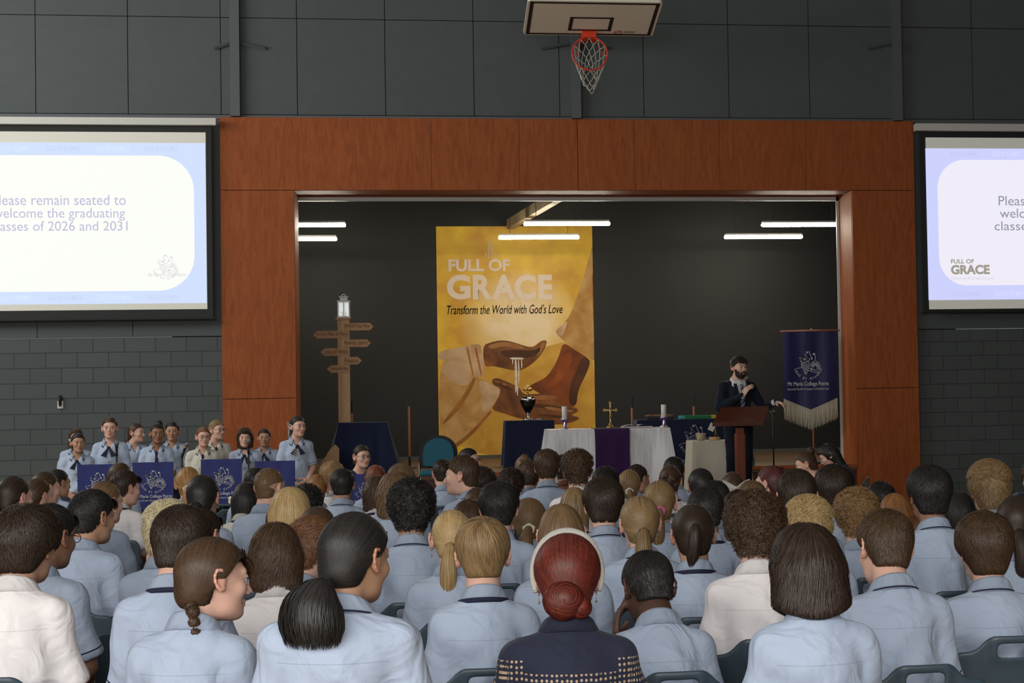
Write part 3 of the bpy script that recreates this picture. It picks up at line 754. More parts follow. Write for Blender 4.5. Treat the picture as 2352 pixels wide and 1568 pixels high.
M_EYEW = mat('eye_white', (.46, .43, .41), .25, noise=.03, nscale=60); M_EYEI = mat('dark_iris', (.020, .014, .010), .15, noise=.2, nscale=200)
M_TIE = {'cream': mat('cream_hair_tie', (.72, .66, .50), .85, bump=.5, bscale=160), 'pink': mat('pink_hair_tie', (.70, .12, .30), .85, bump=.6, bscale=160), 'white': mat('white_hair_tie', (.80, .78, .72), .85, bump=.5, bscale=160),
         'black': mat('black_hair_tie', (.012, .012, .014), .8, bump=.5, bscale=160), 'brown': mat('brown_hair_tie', (.10, .03, .02), .8, bump=.5, bscale=160)}
M_GOLD = mat('polished_gold', (.72, .46, .16), .28, metal=1, noise=.1, nscale=40); M_SILVER = mat('polished_silver', (.80, .80, .80), .20, metal=1, noise=.05, nscale=40)
M_FRAME = mat('black_glasses_frame', (.012, .012, .013), .3, noise=.1, nscale=80)

_BC = {}
def base_body(pose, key, sex, q):
    k = (key, sex, q)
    if k not in _BC: _BC[k] = body_np(pose, sex, .0048, .0070) if key == 'man' else body_np(pose, sex, *((.0048, .0110) if q else (.0070, .0150)))
    return _BC[k]
_SC = {}
def base_shirt(pose, key, bulk, seed, q, sleeve='short'):
    k = (key, bulk, seed, q, sleeve)
    if k not in _SC: _SC[k] = shirt_np(pose, bulk, seed, .0090 if q else .0135, sleeve)
    return _SC[k]
_PC = {}
def shared(key, fn):
    if key not in _PC:
        me = fn(); me.polygons.foreach_set('use_smooth', np.ones(len(me.polygons), dtype=bool)); me.materials.append(None); _PC[key] = me
    return _PC[key]
def part(name, me, m, parent, matrix=None, label=None):
    o = bpy.data.objects.new(name, me); COL.objects.link(o); o.parent = parent
    if len(me.materials) == 0: me.materials.append(None)
    o.material_slots[0].link = 'OBJECT'; o.material_slots[0].material = m
    if matrix is not None: o.matrix_basis = matrix
    if label: o['label'] = label
    return o
def dmesh(name, V, Q, pose, d, head=False):
    me = np_mesh(name, deform(V, pose, **d, head=head), Q)
    me.polygons.foreach_set('use_smooth', np.ones(len(Q), dtype=bool)); return me
_SHOE = []
def add_eyes(root, HM, hairm):
    for s in (-1, 1):
        b = MB().sphere((0, 0, 0), .0112, 16, 12); o = b.build('eye', [M_EYEW, M_EYEI], root, True)
        for f in o.data.polygons:
            if f.center.y > .0076: f.material_index = 1
        o.matrix_basis = HM @ Matrix.Translation((s*.031, .0790, .0052))
        bb = MB().tube([(s*(.013+.040*t), .0935-.014*t*t-.002*t, .0225+.006*math.sin(t*2.2)) for t in np.linspace(0, 1, 6)], [.0014, .0024, .0026, .0024, .0018, .0008], 6)
        o = bb.build('eyebrow', hairm, root, True); o.matrix_basis = HM
def add_glasses(root, HM, m=None):
    b = MB()
    for s in (-1, 1):
        b.tube([(s*(.032+.024*math.cos(a)), .1035+.0*a, .006+.018*math.sin(a)) for a in np.linspace(0, 6.2832, 21)], .0016, 6, False)
        b.tube([(s*.056, .102, .010), (s*.078, .07, .012), (s*.083, .0, .016), (s*.080, -.022, .002)], .0016, 6)
    b.tube([(-.009, .105, .010), (0, .109, .013), (.009, .105, .010)], .0016, 6)
    o = b.build('glasses', m or M_FRAME, root, True); o.matrix_basis = HM; return o
def add_earring(root, HM, hoop=True):
    for s in (-1, 1):
        b = MB()
        if hoop: b.tube([(s*.081+.0, .004+.0085*math.cos(a), -.046+.0095*math.sin(a)) for a in np.linspace(0, 6.2832, 15)], .0012, 6, False)
        else: b.sphere((s*.083, .003, -.034), .0035); b.tube([(s*.083, .003, -.036), (s*.083, .003, -.058)], .001, 5); b.sphere((s*.083, .003, -.060), .0038)
        o = b.build('earring', M_SILVER if hoop else M_GOLD, root, True); o.matrix_basis = HM
def person(loc, rz, label, group, pose=SEAT, key='seat', sex='f', style='crop', hair='brown', skin='fair', shirt='b', yaw=0, pitch=0, roll=0, lean=0, dz=0, bw=1.0, scale=1.0,
           seed=0, q=True, hq=1.0, hs=(1, 1, 1), tie=None, face=False, glasses=False, earring=None, collar=True, trim=False, band=False, bottoms=None, sleeve='short', trimmed=True, shoes=True, top_hair=None):
    d = dict(yaw=yaw, pitch=pitch, roll=roll, lean=lean, dz=dz, bw=bw)
    B = base_body(pose, key, sex, q)
    me = dmesh('person', B['V'], B['Q'], pose, d, True); vattr(me, 'lip', B['lip']); vattr(me, 'ear', B['ear']); me.materials.append(SKM[skin])
    root = bpy.data.objects.new('person', me); COL.objects.link(root); root.location = loc; root.rotation_euler = (0, 0, rz); root.scale = (scale,)*3
    tag(root, label, 'person', group)
    dh = {k: v for k, v in d.items() if k != 'bw'}; HM = head_matrix(pose, **dh)
    HS = HM @ Matrix.Diagonal((*hs, 1))
    if style:
        hm, tp = hair_mesh(style, seed % 97, hq); part('hair', hm, HRM[hair], root, HS)
        if tp is not None and tie:
            c, r = tp; b = MB(); r = r*(1.0 if tie in ('brown', 'black') else 1.25); th = .0045 if tie in ('brown', 'black') else .009
            b.tube([(c[0]+r*math.cos(a), c[1]-.010+.3*r*math.sin(a), c[2]-.008+r*math.sin(a)*.9) for a in np.linspace(0, 6.2832, 19)], [th*(1+.25*math.sin(5*a)) for a in np.linspace(0, 6.2832, 19)], 8, False)
            o = b.build('hair_tie', M_TIE[tie], root, True); o.matrix_basis = HS
    if shirt:
        S = base_shirt(pose, key, 1.0 if sex == 'm' else .9, seed % 5, q, sleeve)
        sm = dmesh('shirt', S['V'], S['Q'], pose, d); vattr(sm, 'trim', S['trim']); vattr(sm, 'yoke', S['yoke'])
        if shirt == 'lace':
            V = S['V']; zt = pose['zb']; ey = ((V[:, 2] < zt-.105) & (np.abs(V[:, 0]) < .135)) | ((np.abs(V[:, 0]) > .128) & (V[:, 2] < zt-.07)); vattr(sm, 'eyelet', ey.astype(np.float32)); vattr(sm, 'eyu', np.where(np.abs(V[:, 0]) < .17, V[:, 0], V[:, 0]*.8+V[:, 1]))
        nm = {'suit': 'jacket', 'lace': 'blouse', 'floral': 'blouse', 'n': 'top', 'p': 'top', 'k': 'top'}.get(shirt, 'shirt')
        part(nm, sm, SHM[shirt], root)
        if collar:
            CV, CQ, TV, TQ = collar_np(pose); co_ = part('collar', dmesh('collar', CV, CQ, pose, d), SHM['w' if shirt == 'suit' else shirt], root)
            if trim: part('collar_piping', dmesh('collar_piping', TV, TQ, pose, d), M_NAVY, co_)
            if band:
                BV, BQ = band_np(pose); part('necktie_band', dmesh('necktie_band', BV, BQ, pose, d), M_NAVY, co_)
    bk = bottoms or ('trousers' if sex == 'm' else 'skirt')
    def mk():
        V, Q = bottoms_np(pose, bk); return np_mesh(bk, V, Q)
    part(bk, shared((key, bk), mk), M_TROUSER if bk == 'trousers' else M_NAVY, root)
    if shoes:
        sh = shared('shoe', lambda: np_mesh('shoe', *shoe_np()))
        for s in (-1, 1):
            an = J(pose, s, 'an'); part('shoe', sh, M_SHOE, root, Matrix.Translation((an[0], an[1]+.0, 0)))
    if face: add_eyes(root, HM, HRM[hair if hair != 'platinum' else 'darkblond'])
    if glasses: add_glasses(root, HM)
    if earring: add_earring(root, HM, earring == 'hoop')
    return root, HM
# ------------------------------------------------------------------ the hall
D = 22.5                       # depth of the front wall
DS = 0.70                      # depth of the proscenium reveal
DB = 28.4                      # back wall of the stage
ZS = 0.763                     # stage floor
ZD = 0.42                      # low platform in front of the stage
X = lambda px, py, Y: float(at(px, py, Y)[0])
Z = lambda px, py, Y: float(at(px, py, Y)[2])
def slab(name, x0, x1, y0, y1, z0, z1, m, parent=None, bevel=0.0, kind='structure'):
    o = MB().box(((x0+x1)/2, (y0+y1)/2, (z0+z1)/2), (x1-x0, y1-y0, z1-z0), bevel=bevel).build(name, m, parent)
    if parent is None and kind: o['kind'] = kind
    return o
def block_mat():
    m = bpy.data.materials.new('painted_blockwork'); m.use_nodes = True; nt = m.node_tree; N, L = nt.nodes, nt.links; b = N['Principled BSDF']
    tc = N.new('ShaderNodeTexCoord'); sp = N.new('ShaderNodeSeparateXYZ'); L.new(tc.outputs['Object'], sp.inputs[0])
    cb = N.new('ShaderNodeCombineXYZ'); L.new(sp.outputs[0], cb.inputs[0]); L.new(sp.outputs[2], cb.inputs[1])
    mp = N.new('ShaderNodeMapping'); mp.inputs['Location'].default_value = (BRX, BRZ, 0); L.new(cb.outputs[0], mp.inputs['Vector'])
    br = N.new('ShaderNodeTexBrick'); br.inputs['Scale'].default_value = 1; br.inputs['Brick Width'].default_value = .4; br.inputs['Row Height'].default_value = .2; br.inputs['Mortar Size'].default_value = .006; br.inputs['Mortar Smooth'].default_value = .3
    br.inputs['Color1'].default_value = (.080, .094, .094, 1); br.inputs['Color2'].default_value = (.070, .083, .083, 1); br.inputs['Mortar'].default_value = (.038, .043, .048, 1); br.inputs['Bias'].default_value = 0
    L.new(mp.outputs[0], br.inputs['Vector'])
    nz = N.new('ShaderNodeTexNoise'); nz.inputs['Scale'].default_value = 90; L.new(tc.outputs['Object'], nz.inputs['Vector'])
    mx = N.new('ShaderNodeMix'); mx.data_type = 'RGBA'; mx.blend_type = 'OVERLAY'; mx.inputs['Factor'].default_value = .35; L.new(br.outputs['Color'], mx.inputs['A']); L.new(nz.outputs['Fac'], mx.inputs['B']); L.new(mx.outputs['Result'], b.inputs['Base Color'])
    b.inputs['Roughness'].default_value = .75
    ad = N.new('ShaderNodeMath'); ad.operation = 'MULTIPLY_ADD'; ad.inputs[1].default_value = -1.0; L.new(br.outputs['Fac'], ad.inputs[0]); mu = N.new('ShaderNodeMath'); mu.operation = 'MULTIPLY'; mu.inputs[1].default_value = .25; L.new(nz.outputs['Fac'], mu.inputs[0]); L.new(mu.outputs[0], ad.inputs[2])
    bp = N.new('ShaderNodeBump'); bp.inputs['Strength'].default_value = .7; bp.inputs['Distance'].default_value = .008; L.new(ad.outputs[0], bp.inputs['Height']); L.new(bp.outputs[0], b.inputs['Normal'])
    return m
_j = at(101, 827, D)           # a block joint in the row whose top bed joint is at y = 810
BRX = -(float(_j[0]) % .4); BRZ = -(Z(200, 809, D) % .4)+.4
M_BLOCK = block_mat()
M_PANEL = mat('painted_wall_panel', (.078, .093, .094), .7, noise=.10, nscale=6, bump=.12, bscale=140)
M_GAP = mat('dark_shadow_gap', (.012, .013, .014), .9, noise=.1, nscale=20)
M_STEEL = mat('painted_steel', (.094, .106, .116), .55, noise=.08, nscale=12)
def wood_mat(name, A, B, rough=.45, sc=(5, 5, .7), spec=.4):
    m = bpy.data.materials.new(name); m.use_nodes = True; nt = m.node_tree; N, L = nt.nodes, nt.links; b = N['Principled BSDF']
    tc = N.new('ShaderNodeTexCoord'); mp = N.new('ShaderNodeMapping'); mp.inputs['Scale'].default_value = sc; L.new(tc.outputs['Object'], mp.inputs['Vector'])
    n1 = N.new('ShaderNodeTexNoise'); n1.inputs['Scale'].default_value = 3.0; n1.inputs['Detail'].default_value = 8; n1.inputs['Distortion'].default_value = 1.5; L.new(mp.outputs[0], n1.inputs['Vector'])
    n2 = N.new('ShaderNodeTexNoise'); n2.inputs['Scale'].default_value = 22; n2.inputs['Detail'].default_value = 4; L.new(mp.outputs[0], n2.inputs['Vector'])
    cr = N.new('ShaderNodeValToRGB'); e = cr.color_ramp.elements; e[0].position = .30; e[0].color = (*A, 1); e[1].position = .72; e[1].color = (*B, 1)
    ad = N.new('ShaderNodeMath'); ad.operation = 'MULTIPLY_ADD'; ad.inputs[1].default_value = .35; L.new(n2.outputs['Fac'], ad.inputs[0]); mu = N.new('ShaderNodeMath'); mu.operation = 'MULTIPLY'; mu.inputs[1].default_value = .65; L.new(n1.outputs['Fac'], mu.inputs[0]); L.new(mu.outputs[0], ad.inputs[2])
    L.new(ad.outputs[0], cr.inputs[0]); L.new(cr.outputs[0], b.inputs['Base Color']); b.inputs['Roughness'].default_value = rough; b.inputs['Specular IOR Level'].default_value = spec
    bp = N.new('ShaderNodeBump'); bp.inputs['Strength'].default_value = .08; bp.inputs['Distance'].default_value = .004; L.new(ad.outputs[0], bp.inputs['Height']); L.new(bp.outputs[0], b.inputs['Normal'])
    return m
M_PLY = wood_mat('stained_plywood', (.235, .054, .013), (.40, .112, .030), .6, (5, 5, .7), .22)
M_LECT = wood_mat('mahogany', (.055, .012, .006), (.115, .026, .010), .35)
M_PINE = wood_mat('pale_timber', (.40, .24, .11), (.58, .38, .19), .55, (12, 12, 1.2))
M_SIGN = wood_mat('sign_timber', (.36, .19, .085), (.50, .28, .13), .55, (1.2, 9, 12))
M_FLOORM = wood_mat('hall_floor_boards', (.30, .19, .10), (.42, .28, .16), .35, (4, .6, 4))
M_STGF = wood_mat('stage_floor_boards', (.10, .055, .028), (.16, .09, .045), .5, (.6, 4, 4))
M_BLACK = mat('black_stage_paint', (.0062, .0054, .0040), .62, noise=.15, nscale=5, bump=.08, bscale=90)
M_WHITE = mat('white_powder_coat', (.62, .61, .56), .45, noise=.05, nscale=20)
M_ALU = mat('white_trim', (.55, .55, .52), .4, noise=.06, nscale=30)
M_BEIGE = mat('beige_painted_beam', (.42, .33, .20), .6, noise=.1, nscale=10)

XL0, XL1 = X(505.5, 436, D), X(675.5, 437, D)          # left column
XR1, XR0 = X(1956, 438, D), X(2101, 439, D)            # right column: inner, outer
ZT, ZH, ZM = Z(1325, 273, D), Z(1328, 437, D), Z(600, 915, D)
HT = 8.6
# floor, ceiling
slab('floor', -15, 15, -9, D+.2, -.12, 0, M_FLOORM)
slab('ceiling', -15, 15, -9, D+.2, HT, HT+.15, mat('white_ceiling_lining', (.50, .51, .50), .8, noise=.05, nscale=3))
# front wall: blockwork below, smooth panels above, a fascia band between
PF = .10                                               # the plywood frame stands proud of the wall by this much
zb_l = Z(250, 775, D); zt_l = Z(250, 262, D)
wl = slab('wall_front_left', -15, XL0+.05, D+PF, D+PF+.2, 0, zb_l, M_BLOCK)
wr = slab('wall_front_right', XR0-.05, 15, D+PF, D+PF+.2, 0, Z(2240, 755, D), M_BLOCK)
# the seams of the upper panels, one world x per seam
seams = [-15.0]
k = X(79, 200, D)-1.19*12
while k < X(70, 200, D): seams.append(k) if k > -15 else None; k += 1.19
seams += [X(p, 200, D) for p in (79, 292, 506, 682, 885, 1089, 1286, 1480, 1676, 1862, 2052, 2238)]
k = seams[-1]+1.19
while k < 15: seams.append(k); k += 1.19
seams.append(15.0)
zh = Z(1176, 47, D)
up = MB()
for a, b in zip(seams[:-1], seams[1:]):
    if b-a < .03: continue
    for z0, z1 in ((zt_l+.02, zh-.004), (zh+.004, HT)):
        up.box(((a+b)/2, D+PF-.005, (z0+z1)/2), (b-a-.010, .05, z1-z0-.002))
o = up.build('wall_front_upper', M_PANEL); o['kind'] = 'structure'
slab('wall_front_backing', -15, 15, D+PF+.02, D+PF+.20, ZT-.35, HT, M_GAP)
bands = MB()
for xa, xb in ((-15, XL0+.02),):
    ss = [-15]+[X(82, 755, D)+1.19*1.02*i*1.0 for i in range(-9, 2)]+[xb]
    for a, b in zip(ss[:-1], ss[1:]):
        if b-a > .05: bands.box(((a+b)/2, D+PF+.01, (zb_l+.01+zt_l-.05)/2), (b-a-.008, .06, zt_l-.05-zb_l-.01))
o = bands.build('wall_band_left', M_PANEL); o['kind'] = 'structure'
slab('wall_band_right', XR0-.02, 15, D+PF-.02, D+PF+.04, Z(2240, 755, D)+.01, zt_l-.06, M_PANEL)
slab('trim_1', -15, 15, D+PF-.03, D+PF+.02, zt_l-.045, zt_l+.012, M_STEEL)
slab('wall_right', 15, 15.15, -9, D+.2, 0, HT, M_PANEL)
# proscenium of stained plywood sheets
pros = MB()
def sheet(mb, x0, x1, z0, z1): mb.box(((x0+x1)/2, D+.02, (z0+z1)/2), (x1-x0-.008, .04, z1-z0-.008))
hs_ = [XL0]+[X(p, 360, D) for p in (700, 990, 1192, 1327, 1457, 1652, 1850, 1955)]+[XR0]
f1 = MB(); cs = [XL0, X(1327, 360, D), XR0]
for a, b in zip(cs[:-1], cs[1:]): sheet(f1, a, b, ZH, ZT)
for z0, z1 in ((0, ZM), (ZM, ZH)):
    sheet(f1, XL0, XL1, z0, z1); sheet(f1, XR1, XR0, z0, z1)
# reveals
f1.box((XL1-.02, D+.04+DS/2, ZH/2), (.04, DS, ZH)); f1.box((XR1+.02, D+.04+DS/2, ZH/2), (.04, DS, ZH)); f1.box(((XL1+XR1)/2, D+.04+DS/2, ZH+.02), (XR1-XL1, DS, .04))
f1.box((XL0+.02, D+.09, ZT/2), (.04, .14, ZT)); f1.box((XR0-.02, D+.09, ZT/2), (.04, .14, ZT)); f1.box(((XL0+XR0)/2, D+.09, ZT-.02), (XR0-XL0, .14, .04))
o = f1.build('proscenium_frame', M_PLY); o['kind'] = 'structure'
fine = MB()
for p in (990, 1192, 1457, 1652, 1850): fine.box((X(p, 360, D), D-.0008, (ZH+ZT)/2), (.004, .004, ZT-ZH-.02))
o = fine.build('trim_2', mat('plywood_joint', (.09, .024, .010), .6, noise=.1, nscale=30)); o['kind'] = 'structure'
slab('proscenium_backing', XL0+.04, XR0-.04, D+.05, D+.09, ZH+.05, ZT-.06, M_GAP)
slab('proscenium_backing_left', XL0+.04, XL1-.05, D+.05, D+.6, 0, ZH, M_GAP); slab('proscenium_backing_right', XR1+.05, XR0-.04, D+.05, D+.6, 0, ZH, M_GAP)
yv = D+.04+DS
slab('trim_3', XL1-.01, XR1+.01, yv, yv+.03, ZH-.055, ZH, M_ALU); slab('trim_4', XR1-.035, XR1, yv, yv+.03, ZS, ZH, M_ALU)
# stage box
sx0, sx1 = XL1-1.6, XR1+1.6
slab('stage_floor', XL1, XR1, D+.02, yv+.02, ZS-.08, ZS, M_STGF); slab('stage_floor_rear', sx0, sx1, yv+.02, DB, ZS-.08, ZS, M_STGF)
slab('stage_fascia', XL1, XR1, D+.05, D+.09, 0, ZS-.03, M_LECT)
slab('trim_5', XL1, XR1, D+.0, D+.05, ZS-.045, ZS+.004, M_PLY)
slab('wall_stage_back', sx0, sx1, DB, DB+.15, ZS-.1, 7.2, M_BLACK)
slab('wall_stage_left', sx0-.1, sx0, D+.7, DB+.15, ZS-.1, 7.2, M_BLACK); slab('wall_stage_right', sx1, sx1+.1, D+.7, DB+.15, ZS-.1, 7.2, M_BLACK)
slab('wall_stage_front', sx0, XL1-.01, yv+.02, yv+.10, ZS, 7.2, M_BLACK); slab('wall_stage_return', XR1+.01, sx1, yv+.02, yv+.10, ZS, 7.2, M_BLACK)
slab('wall_stage_header', sx0, sx1, yv+.04, yv+.12, ZH+.03, 7.2, M_BLACK)
slab('ceiling_stage', sx0, sx1, D+.7, DB+.15, 6.1, 6.2, M_BLACK)
slab('baseboard_stage', sx0, sx1, DB-.02, DB, ZS, ZS+.06, mat('grey_skirting', (.07, .068, .06), .6, noise=.1, nscale=20))
p0, p1 = at(1172, 515, DB-.4), at(1284, 448, D+1.6)
zc = 5.95
o = MB().box(((p0[0]+p1[0])/2, (DB-.4+D+1.6)/2, (p0[2]+p1[2])/2), (.12, (Vector(p1)-Vector(p0)).length, .16), Matrix((( 1, 0, 0), (0, 1, 0), (0, 0, 1))) @ (Vector(p0)-Vector(p1)).to_track_quat('Y', 'Z').to_matrix()).build('ceiling_beam', M_BEIGE)
o['kind'] = 'structure'
# steel columns with fly braces above the frame
for i, (px, lx, rx) in enumerate(((541, 492, 610), (1324, 1243, 1395), (2062, 1990, 2088))):
    c = empty('steel_column', (X(px, 268, D+.0), D+.0, 0)); tag(c, ['grey steel column above the left end of the wooden frame', 'grey steel column behind the basketball hoop', 'grey steel column above the right end of the wooden frame'][i], 'column', 'steel columns on the front wall')
    x = c.location.x; wv = .125
    MB().box((0, .01, (ZT+.004+HT-.004)/2), (wv, .12, HT-ZT-.008)).build('post', M_STEEL, c)
    for tx in (lx, rx):
        q = at(tx, 108, D+.05); zz = Z(px, 98, D)
        b = MB(); dx = q[0]-x; sgn = 1 if dx > 0 else -1
        b.tube([(sgn*.066, .03, zz), (dx, .03, q[2]-.02)], .024, 4)
        b.build('brace', M_STEEL, c)
# ------------------------------------------------------------------ projection screens
def fit_text(body, x0, x1, z0, z1, y, m, parent=None, name='lettering', bold=0.0, shear=0.0, depth=.0015, frame=None, keep=False):
    """raised lettering facing the audience that fills the given box on the plane y"""
    cu = bpy.data.curves.new('t', 'FONT'); cu.body = body; cu.size = 1; cu.offset = bold; cu.shear = shear; cu.extrude = .002; cu.resolution_u = 5
    cu.space_line = .95
    to = bpy.data.objects.new('t', cu); COL.objects.link(to)
    dg = bpy.context.evaluated_depsgraph_get(); me = bpy.data.meshes.new_from_object(to.evaluated_get(dg)); bpy.data.objects.remove(to)
    n = len(me.vertices); co = np.zeros(n*3, dtype=np.float32); me.vertices.foreach_get('co', co); co = co.reshape(-1, 3)
    lo, hi = co.min(0), co.max(0); sx = (x1-x0)/(hi[0]-lo[0]); sz = (z1-z0)/(hi[1]-lo[1])
    out = np.empty_like(co); out[:, 0] = x0+(co[:, 0]-lo[0])*sx; out[:, 2] = z0+(co[:, 1]-lo[1])*sz; out[:, 1] = y-np.where(co[:, 2] > 0, depth, 0)
    me.vertices.foreach_set('co', out.ravel()); me.name = name; me.update()
    return link_mesh(name, me, m, parent, False)
def stroke(mb, pts, wd, y, depth=.0015):
    """flat stroke of width wd along 2D points (x, z) on plane y"""
    pts = [np.array(p, float) for p in pts]
    for a, b in zip(pts[:-1], pts[1:]):
        d = b-a; L = np.linalg.norm(d)
        if L < 1e-6: continue
        d /= L; n = np.array((-d[1], d[0]))*wd/2; e = d*wd*.45
        q = [a-e+n, a-e-n, b+e-n, b+e+n]
        mb.prism([tuple(v) for v in q], depth, ((0, y-depth, 0), (1, 0, 0), (0, 0, 1)))
def disc(mb, c, r, y, n=14, depth=.0015):
    mb.prism([(c[0]+r*math.cos(2*math.pi*k/n), c[1]+r*math.sin(2*math.pi*k/n)) for k in range(n)], depth, ((0, y-depth, 0), (1, 0, 0), (0, 0, 1)))
def emblem(x0, z1, wd, y, m, parent, motto=True, full=True, th=1.0, zs=1.0):
    """the school emblem: three figures, ball tosses and a rising sun over a motto arc; x0, z1 = upper left, wd = width"""
    s = wd/205.0; f = lambda u, v: (x0+(u-1700)*s, z1-(v-95)*s*zs); t = 4.6*s*th; mb = MB()
    S = lambda *p, w=1.0: stroke(mb, [f(*q) for q in p], t*w, y)
    S((1703, 243), (1730, 236), (1752, 238)); S((1740, 238), (1741, 190), (1722, 178), (1742, 184)); S((1741, 190), (1765, 200), (1790, 178))
    for c, r in (((1741, 164), 10), ((1783, 152), 11)): S(*[(c[0]+r*math.cos(a), c[1]+r*math.sin(a)) for a in np.linspace(0, 6.2832, 13)])
    for c, r in (((1790, 107), 9), ((1848, 122), 9), ((1768, 166), 8), ((1829, 160), 8), ((1824, 252), 9)): disc(mb, f(*c), r*s, y)
    S((1767, 118), (1782, 138)); S((1806, 98), (1829, 152)); S((1858, 124), (1862, 200)); S((1722, 158), (1730, 150))
    S((1758, 196), (1776, 186), (1800, 186), (1812, 160)); S((1760, 200), (1768, 262), (1778, 293), (1797, 250), (1806, 205), (1800, 188)); S((1776, 205), (1790, 205), (1788, 250), (1778, 262), (1776, 205)); S((1746, 200), (1758, 262), (1776, 296))
    for a in np.linspace(math.radians(-165), math.radians(20), 15):
        r1 = 52+(8 if int(a*9) % 2 else 0); S((1858+22*math.cos(a), 238+22*math.sin(a)), (1858+r1*math.cos(a)*.85, 238+r1*math.sin(a)), w=.8)
    S(*[(1858+17*math.cos(a), 238+17*math.sin(a)) for a in np.linspace(0, 6.2832, 15)], w=.8)
    S((1795, 262), (1820, 268), (1850, 278), (1880, 280), (1900, 272)); S((1797, 250), (1815, 240), (1832, 246), (1846, 264), (1880, 266), (1900, 256), w=.8)
    o = mb.build('emblem', m, parent)
    if motto:
        wdt = 'LEAD BY EXAMPLE'; cx, cy, R_ = 1798, 218, 116
        bm = bmesh.new()
        for i, ch in enumerate(wdt):
            if ch == ' ': continue
            an = math.radians(162-(162-18)*i/(len(wdt)-1)); u, v = cx+R_*math.cos(an), cy+R_*math.sin(an)*.98
            g = fit_text(ch, -7.0*s if ch != 'I' else -3*s, 7.0*s, -9.5*s*zs, 9.5*s*zs, 0, None, None, 'motto', .02); p = f(u, v)
            g.data.transform(Matrix.Translation((p[0], y, p[1])) @ Matrix.Rotation(-(math.pi/2-an), 4, 'Y')); bm.from_mesh(g.data); me = g.data; bpy.data.objects.remove(g); bpy.data.meshes.remove(me)
        me = bpy.data.meshes.new('motto'); bm.to_mesh(me); bm.free(); link_mesh('motto', me, m, parent, False)
    if full:
        a, b = f(1615, 400), f(1973, 356); fit_text('Mt Maria College Petrie', a[0], b[0], a[1], b[1], y, m, parent, 'school_name', .012)
        a, b = f(1615, 432), f(1973, 408); fit_text('Inspired by Marcellin Champagnat and Maximilian Kolbe', a[0], b[0], a[1], b[1], y, m, parent, 'subtitle')
M_FRAMEB = mat('black_screen_border', (.012, .013, .014), .7, noise=.1, nscale=20)
M_SCR = mat('screen_fabric', (.62, .61, .53), .8, noise=.02, nscale=40, emit=(.56, .56, .50), estr=.30)  # faint glow put into the fabric in place of ambient light on it
def glow(n, c, e=1.0): return mat(n, (.05, .05, .05), .9, emit=c, estr=e, noise=.02, nscale=30)
def round_rect(x0, x1, z0, z1, r, n=10):
    P = []
    for cx, cz, a0 in ((x1-r, z1-r, 0), (x0+r, z1-r, 90), (x0+r, z0+r, 180), (x1-r, z0+r, 270)):
        P += [(cx+r*math.cos(math.radians(a0+90*k/n)), cz+r*math.sin(math.radians(a0+90*k/n))) for k in range(n+1)]
    return P
